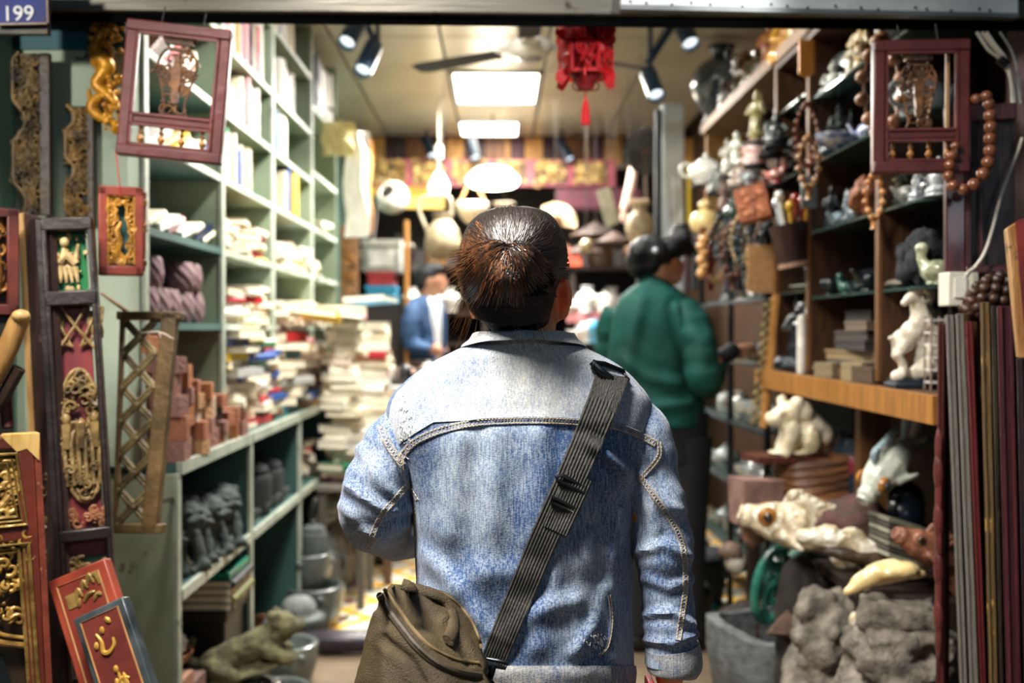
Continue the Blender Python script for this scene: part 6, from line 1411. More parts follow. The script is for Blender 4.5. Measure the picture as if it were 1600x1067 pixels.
# ================================================================== lattice panel
M_, w, h = plane_at((178, 832, 2.42), (240, 832, 2.42), (160, 490, 2.48))
t = thing('lattice_frame', 'weathered gilt lattice frame hanging between the tall panel and the carved blocks', 'panel', M=M_)
lm = mat('#7a6a44', '#40351e', .55, .1, 20, .5, 60); q = lambda x, y, D: M_.inverted() @ P(x, y, D)
m = MB(); lft = [(.008, 0, 0), (.0, 0, h)]; wt = .142
m.box((w / 2 + .012, 0, .010), (w + .03, .03, .022)); m.box((.07, 0, h - .008), (.16, .03, .020))
m.bar((w - .008, 0, 0), (wt - .022, 0, h), .038, .03); m.bar((.004, 0, 0), (.002, 0, h), .010, .02)
obj('frame', m, mat('#6e5630', '#46351c', .5, 0, 10, .4, 40), t, bevel=.003)
obj('wall_peg', MB().bar((.03, .01, .06), (.03, .352, .06), .012, .012, (0, 0, 1)), mat('#5a5a56', metal=.8), t)
m = MB(); n_ = 6; cell = (h - .04) / n_
for k in range(-1, n_ + 1):
    for s, y in ((1, -.003), (-1, .003)):
        for o_ in (-.006, .006):
            z0, z1 = .02 + k * cell + (0 if s > 0 else cell), .02 + k * cell + (cell if s > 0 else 0)
            for (xa, za, xb, zb_) in ((.006, z0 + o_, (wt - .05) * .92, z1 + o_),):
                lo, hi = .012, h - .014
                dx, dz = xb - xa, zb_ - za
                t0, t1 = 0, 1
                if dz > 0: t0 = max(t0, (lo - za) / dz); t1 = min(t1, (hi - za) / dz)
                else: t0 = max(t0, (hi - za) / dz); t1 = min(t1, (lo - za) / dz)
                if t1 - t0 > .05: m.tube([(xa + dx * (t0 + (t1 - t0) * i / 4), y, za + dz * (t0 + (t1 - t0) * i / 4)) for i in range(5)], .0056, 6)
for k in range(2 * n_ + 1):
    for x in ((.006, (wt - .05) * .92) if k % 2 == 0 else ((wt - .05) * .48,)): m.ball((x, -.004, .02 + k * cell / 2), (.010, .006, .008), 8)
obj('lattice', m, lm, t)
tw = thing('twig', 'thin twig and white string tied to the top of the lattice panel', 'twig'); obj('stem', MB().tube([P(x, y, 2.48) for x, y in [(158, 458), (175, 470), (192, 482), (205, 492)]], [.003, .004, .005, .005], 7), wood('#9a6a4a'), tw); obj('string', MB().tube([P(x, y, 2.46) for x, y in [(220, 520), (246, 518), (258, 522), (272, 530)]], .0025, 6), mat('#cfc0b0'), tw); obj('string', MB().tube([P(x, y, 2.46) for x, y in [(248, 518), (256, 540), (258, 562)]], .002, 6), mat('#cfc0b0'), tw)

# ================================================================== bottom left: red door with gilt framed carvings
M_, w, h = plane_at((-110, 1085, 1.86), (92, 1085, 1.98), (-128, 690, 1.86))
t = thing('door_leaf', 'red door leaf with gilt framed carved fields in the lower left corner', 'panel', M=M_)
rd = mat('#66291b', '#4c1f16', .42, 0, 5, .2, 30, wear='#4a1c14', wamt=.66); xr = lambda px, py: (M_.inverted() @ P(px, py, 1.93))
W2 = w - .012
pts = [(.0, -.30), (W2 + .012, -.30), (W2 - .030, h - .004), (0, h - .004)]
# frame with two openings built of boards
z1, z2, z3, z4 = h * (1 - (715 - 690) / 395), h * (1 - (838 - 690) / 395), h * (1 - (862 - 690) / 395), -.02
xe = lambda z: W2 + .024 - .054 * max(0, z) / h
def board(m, xa, xb, za, zb_, t_=.04, y=0):
    """an upright board whose right edge follows the leaf's slanting edge"""
    m.add([(xa(za), y, za), (xb(za), y, za), (xb(zb_), y, zb_), (xa(zb_), y, zb_)] + [(xa(za), y + t_, za), (xb(za), y + t_, za), (xb(zb_), y + t_, zb_), (xa(zb_), y + t_, zb_)], [(0, 1, 2, 3), (7, 6, 5, 4), (0, 4, 5, 1), (1, 5, 6, 2), (2, 6, 7, 3), (3, 7, 4, 0)])
m = MB(); xi = lambda z: xe(z) - .030; x0_ = lambda z: 0.0
board(m, xi, xe, -1.0, h); board(m, x0_, xi, z1 + .004, h); board(m, x0_, xi, z3, z2); board(m, x0_, xi, -1.0, -.30)
obj('frame', m, rd, t, bevel=.004)
m = MB(); board(m, lambda z: xe(z) + .0005, lambda z: xe(z) + .012, -1.0, h - .002, .045, .002); obj('worn_edge', m, mat('#7e3826', '#5e281c', .5, 0, 14, .2, wear='#c99a5a', wamt=.6), t)
obj('bare_corner', MB().slab([(xe(h) - .055, h - .001), (xe(h) - .03, h - .03), (xe(h) - .012, h - .025), (xe(h) + .010, h - .05), (xe(h) + .011, h + .004), (xe(h) - .05, h + .004)], .043, y0=-.0012), wood('#c9a868', '#a8843e'), t)
gf = mat('#a08448', '#6a5428', .4, .35, 16, .4, 50)
for za, zb_, nm in ((z2, z1, 'upper'), (-.30, z3, 'lower')):
    m = MB()
    for dd, rr_ in ((0.004, .004), (.012, .0028), (.020, .004)):
        m.tube([(0, -.004 + dd * .4, zb_ - dd), (xi(zb_) - dd, -.004 + dd * .4, zb_ - dd), (xi(za) - dd, -.004 + dd * .4, za + dd), (0, -.004 + dd * .4, za + dd)], rr_, 6)
    obj('gilt_moulding', m, gf, t)
    obj('ground', MB().box((w * .38, .03, (za + zb_) / 2), (w * .80, .006, zb_ - za)), mat('#7a3a30', '#3a1a16', .5) if nm == 'upper' else mat('#3a2a18', '#1e160e', .5), t)
m = MB(); xl = w * .42
scrolls(m, xi(z2) - xl - .02, z1 - z2 - .04, 40, 51, .0042, .014, xl, z2 + .02, None, .018, .012)
m.tube(smooth_pts([(xl + .02, .012, z2 + .03), (xl + .05, .01, z2 + .07), (xl + .06, .01, z1 - .04)], 4), [.006 + .001 * (k % 3) for k in range(9)], 8); obj('carving', m, mat('#c9a45a', '#7a5a2c', .4, .2, 24, .4, 60), t)
m = MB(); scrolls(m, xi(0) - xl - .025, z3 - .06, 60, 53, .004, .013, xl, .10, lambda x, z: z > .10 + (xi(0) - x) * .2, .016, .012)
m.tube(smooth_pts([(w * .30, .01, .02), (w * .40, .01, .10), (w * .52, .01, .075), (xi(0) - .02, .01, .055)], 6), .006, 7); m.tube(smooth_pts([(w * .30, .01, .05), (w * .42, .01, .125), (w * .54, .01, .09), (xi(0) - .02, .01, .07)], 6), .004, 7)
obj('carving', m, mat('#b8924a', '#6a4c22', .4, .25, 24, .4, 60), t)
obj('arch_ground', MB().slab([(w * .2, -.3), (w * .62, -.3), (w * .62, .0), (w * .56, .045), (w * .2, .06)], .01, y0=.02), mat('#16222a', '#0e161c', .3), t)

# ================================================================== left edge carved door and odd pieces
M_, w, h = plane_at((-60, 492, 2.16), (30, 492, 2.22), (-60, 322, 2.16))
t = thing('carved_door', 'red brown carved door panel at the left edge, halfway up', 'panel', M=M_); m = MB(); m.box((w - .012, .01, h / 2), (.024, .04, h)); m.box((w / 2, .01, h - .01), (w, .04, .02)); m.box((w / 2, .01, .012), (w, .04, .024)); obj('frame', m, mat('#6a2e22', '#4a1e18', .45), t, bevel=.003)
m = MB(); scrolls(m, w - .03, h - .05, 60, 61, .0045, .016, 0, .025, None, .016, .012); m.tube([(w * .55, .006, .03), (w * .6, .004, h * .4), (w * .55, .006, h * .8)], [.008, .016, .008], 8); obj('carving', m, gold, t); obj('ground', MB().box((w / 2, .028, h / 2), (w, .006, h)), mat('#2a1812'), t)
obj('lower_board', MB().box((w / 2, .02, -.60), (w * .8, .03, 1.22)), mat('#160f0c', '#0d0a08', .6), t)

t = thing('wooden_roller', 'light brown turned wooden roller leaning at the left edge', 'roller', (0, 0, 0)); m = MB(); m.tube([P(-12, 590, 2.05), P(14, 540, 2.05), P(28, 505, 2.05), P(34, 493, 2.05)], [.020, .021, .020, .018], 12); obj('roller_body', m, wood('#b08850', '#8c6634'), t); obj('end_cap', MB().ball(P(33, 494, 2.04), (.018, .018, .014), 12), wood('#caa468'), t); m = MB(); m.tube([P(x, y, 2.07) for x, y in [(-10, 640), (4, 622), (16, 600), (30, 575)]], .014, 8); obj('dark_rod', m, wood('#33241a'), t)
tag(obj('cream_rod', MB().tube([P(-10, 600, 2.06), P(30, 592, 2.10)], .004, 7), mat('#d8b98a')), 'thin cream rod below the wooden roller', 'rod')
tag(obj('red_bar', MB().tube([P(6, 596, 2.12), P(12, 668, 2.10)], .012, 8), mat('#5a2018', '#3a1410')), 'short dark red bar at the left edge under the cream rod', 'bar')

# ================================================================== two leaning lacquer boards with gilt characters
def sign_board(label, bl, br, tl, frame_m, face_m, glyphs, edge=.018, thick=.03, glyph_m=None, inner=None, seal=None):
    M_, w, h = plane_at(bl, br, tl); t = thing('lacquer_board', label, 'board', M=M_)
    obj('frame', MB().box((w / 2, thick / 2, h / 2), (w, thick, h)), frame_m, t, bevel=.003)
    obj('face', MB().box((w / 2, -.001, h / 2), (w - 2 * edge, .006, h - 2 * edge)), face_m, t, bevel=.002)
    if inner: obj('edge_line', MB().tube([(edge, -.004, edge), (w - edge, -.004, edge), (w - edge, -.004, h - edge), (edge, -.004, h - edge)], .0022, 6, closed=True), inner, t)
    m = MB()
    for g_ in glyphs: m.tube(smooth_pts([(x * w, -.005, z * h) for x, z in g_], 5), [.0022 + .0028 * sin(pi * i / (5 * (len(g_) - 1))) for i in range(5 * (len(g_) - 1) + 1)], 6)
    obj('characters', m, glyph_m or gf, t)
    if seal: obj('seal', MB().box((seal[0] * w, -.004, seal[1] * h), (.022, .004, .028)), gf, t)
    return t
def at_board(label, frame_m, face_m, tlp, trp, blp, glyph_fn, **k):
    a, b, c = tlp, trp, blp
    return sign_board(label, (c[0], c[1], c[2]), (c[0] + b[0] - a[0], c[1] + b[1] - a[1], c[2]), (a[0], a[1], a[2]), frame_m, face_m, glyph_fn, **k)
g1 = [[(.40, .80), (.46, .86), (.50, .80)], [(.52, .84), (.58, .90), (.62, .84)], [(.62, .86), (.70, .93), (.74, .86)], [(.5, .76), (.6, .80), (.72, .80)], [(.4, .74), (.44, .80)], [(.72, .9), (.8, .92), (.82, .84)], [(.66, .74), (.74, .78), (.8, .76)]]
at_board('red lacquer board with gilt scrollwork, rear of the two leaning boards', mat('#94402c', '#6e2a1e', .4, 0, 8, wear='#6a4a3a', wamt=.68), mat('#7a3226', '#5e241c', .4, 0, 8), (86, 905, 2.02), (178, 866, 2.02), (138, 1120, 1.96), g1, inner=mat('#b98a5a'), seal=(.32, .80))
g2 = [[(.34, .80), (.40, .72), (.38, .64), (.48, .62), (.60, .66), (.62, .72)], [(.48, .84), (.47, .78)], [(.60, .90), (.66, .84)], [(.30, .74), (.28, .68)],
      [(.44, .40), (.46, .30)], [(.52, .44), (.52, .26), (.46, .24)], [(.60, .42), (.62, .28)], [(.40, .34), (.56, .38), (.68, .36)], [(.50, .50), (.50, .44)], [(.42, .24), (.56, .22), (.66, .26)]]
at_board('dark red board with gilt cursive characters, front of the two leaning boards', mat('#20282b', '#566064', .3, .3, 9, .2, 20), mat('#6a2e26', '#4c1f1a', .38, 0, 8, .15, wear='#8a5a4a', wamt=.70), (120, 965, 1.93), (200, 928, 1.93), (172, 1150, 1.87), g2, edge=.014, inner=mat('#a8784a'), glyph_m=mat('#c9a04c', '#a87e30', .35, .3))

# ================================================================== back of the shop
def zpx(py, D): return P(800, py, D).z
def xpx(px, D): return P(px, 500, D).x
bmn = thing('carved_beam', 'long pink beam with gilt carved fields across the back of the shop', 'beam', (0, 8.0, zpx(270, 8.0)))
x0, x1 = xpx(572, 8), xpx(962, 8); h = zpx(250, 8) - zpx(292, 8)
obj('beam_body', MB().box(((x0 + x1) / 2, .03, 0), (x1 - x0, .06, h)), mat('#a8505e', '#8a3c4a', .45), bmn, bevel=.004)
for k in range(6):
    w_ = (x1 - x0) / 6.6; xc = x0 + w_ * (k + .55) * 1.07; m = MB(); scrolls(m, w_ * .84, h * .8, 26, 80 + k, .008, .04, xc - w_ * .42, -h * .4, y=-.004)
    obj('carved_field', m, mat('#d8b870', '#8a6a34', .4, .2, 12), bmn); obj('field_ground', MB().box((xc, -.001, 0), (w_ * .88, .006, h * .82)), mat('#6a5030', '#3c2a1c'), bmn)
tag(obj('carved_beam', MB().box(((xpx(868, 7.9) + xpx(1000, 7.9)) / 2, 7.9, zpx(312, 7.9)), (xpx(1000, 7.9) - xpx(868, 7.9), .06, .17)).box((xpx(930, 7.9), 7.86, zpx(322, 7.9)), (.62, .03, .03)), mat('#5e2232', '#40182a', .5)), 'shorter plum coloured beam under the right end of the pink one', 'beam')
tag(obj('yellow_board', MB().box((xpx(630, 8.0), 8.02, zpx(299, 8.0)), (.60, .05, .075)), mat('#c9962a', '#a8761c', .5)), 'yellow ochre board under the left end of the pink beam', 'board')
tag(obj('yellow_banner', MB().box((xpx(660, 8.0), 8.02, zpx(316, 8.0)), (.35, .03, .10)), mat('#d8aa3a', '#e6c878', .5)), 'short yellow banner right of the white hanging pot', 'banner')
lpt = thing('dome_lamp', 'glowing white dome lamp hanging in the middle of the back', 'lamp', P(770, 282, 7.4))
obj('shade', MB().lathe(prof([(.04, .10), (.12, .085), (.19, .02), (.195, -.01), (.15, -.05), (0, -.065)], 5), 32), mat('#fff3dc', '#fff3dc', emit=8), lpt)
obj('cord', MB().tube([(0, 0, .1), (0, 0, .55)], .006, 6), mblk, lpt)
bl_ = thing('hanging_bulb', 'small teardrop bulb hanging left of the dome lamp', 'bulb', P(686, 292, 7.0))
obj('bulb_glass', MB().lathe(prof([(0, -.07), (.055, -.05), (.07, 0), (.045, .06), (.02, .10), (0, .11)], 4), 20), mat('#fff0cc', '#fff0cc', emit=6), bl_)
obj('cord', MB().tube([(0, 0, .1), (0, 0, 2.95 - bl_.location.z)], .005, 6), mat('#cfc8b0'), bl_); obj('holder', MB().lathe([(0, .2), (.025, .2), (.03, .28), (0, .30)], 14), mat('#efe6cc', emit=.6), bl_)
def hang_cord(t, z0, L_):
    L_ = (2.95 - t.location.z) / t.scale.z - z0
    obj('cord', MB().tube([(0, 0, z0), (0, 0, z0 + L_)], .0016, 5), mat('#3a3028'), t)
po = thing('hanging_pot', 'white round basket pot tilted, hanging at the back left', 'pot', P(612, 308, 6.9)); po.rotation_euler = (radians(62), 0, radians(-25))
obj('opening', MB().lathe([(0, .062), (.056, .062), (.05, .05), (0, .045)], 24), mat('#2a2622', rough=.9), po)  # dark disc stands in for the shade inside the pot
obj('pot_body', MB().lathe(prof([(0, -.10), (.07, -.095), (.115, -.02), (.10, .05), (.062, .07), (.05, .06), (.06, .0), (.05, -.06), (0, -.07)], 4), 30), mat('#d8d4c8', '#b8b2a2', .6, 0, 30, .3), po)
obj('handle', MB().tube([(.07 * cos(a), 0, .06 + .16 * sin(a)) for a in [pi * k / 14 for k in range(15)]], .004, 6), mat('#8a7a5a'), po)
obj('cord', MB().tube([(.07, -.2, .22), (.3, -.68, .45)], .004, 5), mat('#3a3028'), po)
gd = thing('handled_gourd', 'pale handled gourd jar hanging left of the customer\'s head', 'gourd', P(692, 372, 6.6))
obj('gourd_body', MB().lathe(prof([(0, -.14), (.08, -.13), (.12, -.05), (.10, .05), (.07, .10), (.055, .14), (.07, .16), (0, .16)], 4), 28), mat('#a6977a', '#7c6d50', .6, 0, 14, .4), gd); obj('handle', MB().tube(smooth_pts([(.06, 0, .14), (.03, 0, .28), (-.16, 0, .24), (-.10, 0, .04)], 6), .012, 8), mat('#a89a80'), gd); hang_cord(gd, .16, .5)
bk = thing('hanging_basket', 'bright cream basket hanging above the left of the customer\'s head', 'basket', P(738, 330, 6.8), sc=.78); obj('basket_body', MB().lathe(prof([(0, -.11), (.06, -.10), (.13, 0), (.14, .07), (.12, .07), (.11, 0), (0, -.08)], 4), 30), mat('#e6d8c0', '#c9b898', .6, 0, 40, .4), bk)
for s in (-1, 1): obj('handle', MB().tube([(s * .12, 0, .06), (s * .05, 0, .2), (0, 0, .33)], .012, 7), wood('#c08a5a'), bk)
b2 = thing('hanging_basket', 'second pale basket directly above the customer\'s head', 'basket', P(788, 322, 6.9), sc=.5); obj('basket_body', MB().lathe(prof([(0, -.07), (.07, -.06), (.15, .03), (.13, .04), (0, -.03)], 4), 30), mat('#ddd2be', '#bfae90', .6, 0, 40, .4), b2); hang_cord(b2, .03, .4)
# folding fan
fn = thing('paper_fan', 'cream folding paper fan hanging at the back right of the customer\'s head', 'fan', P(868, 350, 6.6), sc=.72); m = MB(); rows = [[], []]
for k in range(29):
    a = radians(-15 + 150 * k / 28); rows[0].append((.07 * cos(a), .006 * (-1) ** k, .07 * sin(a))); rows[1].append((.20 * cos(a), .006 * (-1) ** k, .20 * sin(a)))
m.grid(rows); obj('leaf', m, mat('#e2cfae', '#c9ac80', .7), fn, smooth=False); m = MB()
for k in range(0, 29, 4): a = radians(-15 + 150 * k / 28); m.bar((0, .004, 0), (.2 * cos(a), .004, .2 * sin(a)), .006, .002)
obj('ribs', m, wood('#8a5a34'), fn); hang_cord(fn, .2, .35)
tg = thing('hanging_card', 'greenish grey card tilted, hanging at the back under the plum beam', 'card', P(950, 322, 6.4)); obj('card', MB().slab([(-.075, .10), (.01, .13), (.075, -.10), (0, -.14), (-.01, -.14)], .006), mat('#a8a890', '#8e8e78', .7), tg); hang_cord(tg, .11, .35)
sp = thing('wooden_ladle', 'long pale pink wooden ladle hanging right of the grey green card', 'ladle', P(982, 298, 6.3)); m = MB(); m.tube([(.04, 0, .18), (.01, 0, .02), (-.03, 0, -.12)], [.035, .038, .03], 12, flat=.5); m.tube([(-.03, 0, -.13), (-.02, 0, -.17), (-.02, 0, -.20)], [.02, .035, .02], 12); obj('ladle_body', m, mat('#e6c4b4', '#d0a894', .4), sp); hang_cord(sp, .18, .3)
rf_ = thing('round_fan', 'large dark grey palm fan high on the right of the back', 'fan', P(1008, 236, 6.2)); m = MB(); rows = [[], []]
for k in range(41):
    a = 2 * pi * k / 40; rows[0].append((0.02 * cos(a), 0, .02 * sin(a))); rows[1].append((.13 * cos(a), .008 * (-1) ** k, .15 * sin(a)))
m.grid(rows); obj('leaf', m, mat('#4a4844', '#33312e', .7), rf_, smooth=False); obj('handle', MB().tube([(0, 0, -.02), (.01, 0, -.30)], .010, 7), wood('#5a4634'), rf_); hang_cord(rf_, .14, .4)
jg = thing('woven_jar', 'tan woven jar with frilled rim hanging behind the woman in green', 'jar', P(1000, 352, 5.8)); obj('jar_body', MB().lathe(prof([(0, -.11), (.05, -.10), (.085, -.02), (.07, .05), (.04, .08), (.055, .12), (.05, .13), (0, .10)], 4), 28), mat('#b8a688', '#8f7c5e', .6, 0, 30, .4), jg); m = MB(); [m.ball((.05 * cos(a), .05 * sin(a), .135), (.012, .012, .018), 8) for a in [k * .7 for k in range(9)]]; obj('frill', m, mat('#c9a878'), jg); hang_cord(jg, .13, .4)
for k, (px, py, D, r, c) in enumerate([(930, 368, 6.95, .17, '#2a1c16'), (915, 395, 6.62, .13, '#3a2620'), (960, 378, 6.32, .12, '#4a3228')]):
    t = thing('straw_hat', f'dark brown conical hat hanging at the back, {["largest", "lower left", "right hand"][k]} of three', 'hat', P(px, py, D)); obj('crown', MB().lathe(prof([(r, 0), (r * .5, r * .3), (.01, r * .55), (0, r * .55)], 4), 28), mat(c, None, .7, 0, 20, .3), t); obj('rim', MB().tube([(r * cos(a), r * sin(a), 0) for a in [2 * pi * k_ / 28 for k_ in range(28)]], .006, 6, closed=True), mat('#5a4030'), t); hang_cord(t, r * .5, .4)
gb_ = thing('gilt_ball', 'pale gilt ball hanging right of the customer\'s head', 'ball', P(917, 384, 6.3)); obj('ball', MB().ball((0, 0, 0), .045, 18), mat('#d8c69a', rough=.25, metal=.5), gb_); hang_cord(gb_, .04, .5)
tag(obj('red_box', MB().box((0, 0, 0), (.14, .1, .12)), mat('#c8563a', '#8a3428', .5), loc=(xpx(892, 7.1), 7.06, zpx(418, 7.2) + .061)), 'small orange red box on the back rack, right of the customer\'s head', 'box')
# rack with shelves across the back
rk = thing('back_rack', 'dark wooden rack filled with wares at the back of the shop', 'rack', (0, 7.2, 0))
for x in (-1.02, -.1, .52, 1.1): obj('post', MB().box((x, 0, .97), (.04, .30, 1.94)), wood('#2c211a'), rk)
RZ = [zpx(y, 7.2) for y in (640, 582, 535, 488, 418)]
for z in RZ: obj('shelf', MB().box((.04, 0, z - .012), (2.16, .34, .024)), wood('#3a2a20'), rk)
obj('back_board', MB().box((.04, .18, .97), (2.2, .02, 1.94)), mat('#1f1b19', '#15120f', .8), rk)
wt = ['#f2efe6', '#e6e2d8', '#ffffff']
for k in range(5): put('teapot' if k % 2 else 'vase', f'white porcelain {"teapot" if k % 2 else "vase"} on the bright rack shelf, {ORD[k + 1]} from the left, beside the young man', (xpx(645 + k * 15, 7.1), 7.04 + .15 * (k % 2), RZ[3] + .001), k, .12 if k % 2 else .17, wt[k % 3], v=1)
for k in range(7): put(['teapot', 'jar', 'vase'][k % 3], f'white porcelain {["teapot", "lidded jar", "vase"][k % 3]} on the bright rack shelf, {ORD[k + 1]} right of the customer\'s head', (xpx(888 + k * 14, 7.1), 7.04 + .15 * (k % 2), RZ[3] + .001), k, [.12, .15, .18][k % 3], wt[k % 3], v=1)
tag(obj('pink_cloth', MB().box((xpx(930, 7.02), 7.02, RZ[3] - .035), (.40, .02, .08)), mat('#c98a88', '#a86668', .6)), 'pink cloth edge under the white porcelain on the right', 'cloth')
for k, (px, kd, c, s) in enumerate([(902, 'bowl', '#f4f4f0', .16), (915, 'vase', '#eef2f4', .2), (926, 'vase', '#5ab4e0', .22), (938, 'buddha', '#8cc4e4', .18), (952, 'jar', '#2a3c4a', .16), (966, 'bowl', '#d0c8bc', .14)]):
    put(kd, f'{["white bowl", "white vase", "sky blue vase", "light blue figure", "navy jar", "beige bowl"][k]} on the lower rack shelf right of the customer\'s head', (xpx(px, 7.08), 7.08, RZ[2] + .001), k, s, c, v=1)
for k, (px, kd, c, s) in enumerate([(900, 'bowl', '#f6f2ea', .18), (918, 'teapot', '#d8a868', .18), (938, 'bowl', '#e8e0d4', .16), (958, 'jar', '#4a3428', .2)]):
    put(kd, f'{["bright white bowl", "honey teapot", "off white bowl", "brown jar"][k]} on the third rack shelf down, just above the customer\'s right shoulder', (xpx(px, 7.08), 7.08, RZ[1] + .001), k, s, c, v=1)
rn = random.Random(9)
for k in range(9):
    kd = rn.choice(['jar', 'vase', 'bowl', 'teapot']); c = rn.choice(['#4a3026', '#2a2422', '#7a5a3a', '#5c4638', '#8a7a60'])
    put(kd, f'dim brown {"lidded jar" if kd == "jar" else kd} on the highest rack shelf, {ORD[k + 1]} from the left', (-.92 + k * .235, 7.12, RZ[4] + .001), k, rn.uniform(.16, .24), c, v=k)
# boxes at the back left, pole
for k, (px0, px1, y0, y1, c, c2, lb) in enumerate([(572, 616, 446, 466, '#2e9ac4', '#2482a8', 'bright blue box, lowest of the pile at the back left'), (574, 614, 425, 445, '#a82a30', '#8a2026', 'red box, in the middle of the pile at the back left'), (566, 624, 374, 424, '#9a9a90', '#7a7c78', 'grey carton with a pale label on top of the pile at the back left')]):
    D = 6.55; a, b = P(px0, y1, D), P(px1, y0, D)
    t = thing('carton', lb, 'box', (a.x + (b.x - a.x) / 2, D + .14, a.z)); w_, hh = b.x - a.x, b.z - a.z
    obj('box_body', MB().box((0, 0, hh / 2), (w_, .26, hh)), mat(c, c2, .6), t, bevel=.004)
    if k == 2: obj('label', MB().box((0, -.132, hh * .42), (w_ * .7, .004, hh * .5)), mat('#d0d0c8'), t); obj('lid', MB().box((0, 0, hh * .92), (w_ + .01, .27, hh * .16)), mat('#b8b8ac'), t)
    else: obj('lid', MB().box((0, 0, hh * .86), (w_ + .012, .272, hh * .26)), mat(c2, c, .6), t)
cs = thing('side_cabinet', 'dark cabinet carrying the coloured boxes at the back left', 'cabinet', (xpx(594, 6.7), 6.69, 0)); zc = zpx(466, 6.55)
obj('cabinet_body', MB().box((0, 0, zc / 2 - .02), (.36, .28, zc - .04)), wood('#2c2622'), cs, bevel=.004); obj('top_board', MB().box((0, 0, zc - .02), (.38, .30, .04)), wood('#3a302a'), cs)
tag(obj('bamboo_pole', MB().tube([(xpx(636, 6.4), 6.4, 0), (xpx(636, 6.4), 6.4, .8), (xpx(635, 6.4), 6.4, zpx(345, 6.4))], .016, 10), wood('#c98f4c', '#a8702e')), 'upright light bamboo pole behind the young man', 'pole')
cf = thing('carved_post', 'narrow gilt carved post at the end of the bookcases', 'post', (-.93, 6.2, 0)); obj('post_body', MB().box((0, 0, 1.0), (.11, .03, 2.0)), wood('#7a5836'), cf); m = MB(); scrolls(m, .08, .7, 40, 77, .005, .02, -.04, 1.3, y=-.018); obj('carving', m, gold, cf)
# white hanging scroll / bag at the end of the bookcases
wb = thing('hanging_scroll', 'white hanging paper bag with orange lined edge at the end of the bookcases', 'bag', P(543, 200, 5.7))
def sheet(x0, x1, z0, z1, y, amp, m_, nm):
    m = MB(); rows = [[(x0 + (x1 - x0) * i / 10 + .01 * sin(j * .7), y + amp * sin(i * 1.1 + j * .35), z0 + (z1 - z0) * j / 14) for i in range(11)] for j in range(15)]
    rows2 = [[(a, b + .02, c) for a, b, c in r] for r in rows]; m.grid(rows); m.grid(rows2); return obj(nm, m, m_, wb)
sheet(-.02, .12, -.62, -.02, 0, .015, mat('#f0efe8', '#e2ded2', .6), 'white_sheet'); sheet(.085, .135, -.60, -.06, .02, .012, mat('#d8a868', '#c08a44', .6), 'orange_edge')
sheet(-.14, .04, -.16, .03, -.04, .012, mat('#e6d8a4', '#c9b470', .6), 'cream_top'); obj('hook', MB().tube([(-.05, 0, .02), (-.1, .05, .12), (-.2, .10, .15)], .006, 6), mblk, wb)
# display table by the young man
dt = thing('display_table', 'dark display table crowded with small wares before the young man', 'table', (-.62, 6.04, 0)); zt = zpx(592, 5.9)
obj('table_top', MB().box((0, 0, zt - .02), (.80, .44, .04)), wood('#33261e'), dt)
for sx in (-1, 1):
    for sy in (-1, 1): obj('leg', MB().box((sx * .36, sy * .19, (zt - .04) / 2), (.04, .04, zt - .04)), wood('#33261e'), dt)
rn = random.Random(4); sp_ = 0
for r_ in range(3):
    for k in range(6):
        kd = rn.choice(['bowl', 'duck', 'jar', 'bowl', 'teapot']); c = rn.choice(['#e6e2d8', '#26282c', '#c8a89a', '#8a4038', '#dcd8d0', '#3a3c40'])
        nmn = {'duck': 'bird', 'bowl': 'bowl', 'jar': 'lidded jar', 'teapot': 'teapot'}[kd]
        put(kd, f'small {nmn} on the display table, {["front", "middle", "rear"][r_]} row, {ORD[k + 1]} from the left', (-.94 + k * .128, 5.88 + r_ * .15, zt + .0005), rn.uniform(0, 6), rn.uniform(.09, .12), c, v=k)
# low display table on the far right of the aisle, more clutter
for k, (x, y, s, c, kd) in enumerate([(.55, 6.6, .34, '#2a3436', 'jar'), (.85, 6.5, .4, '#3a2c24', 'jar'), (.3, 6.7, .3, '#4a4440', 'mortar'), (0, 6.75, .3, '#3c3a36', 'jar')]):
    put(kd, f'dark pot standing on the tiles before the back rack, {ORD[k + 1]} counted', (x, y, 0), k, s, c, None, 'stone')

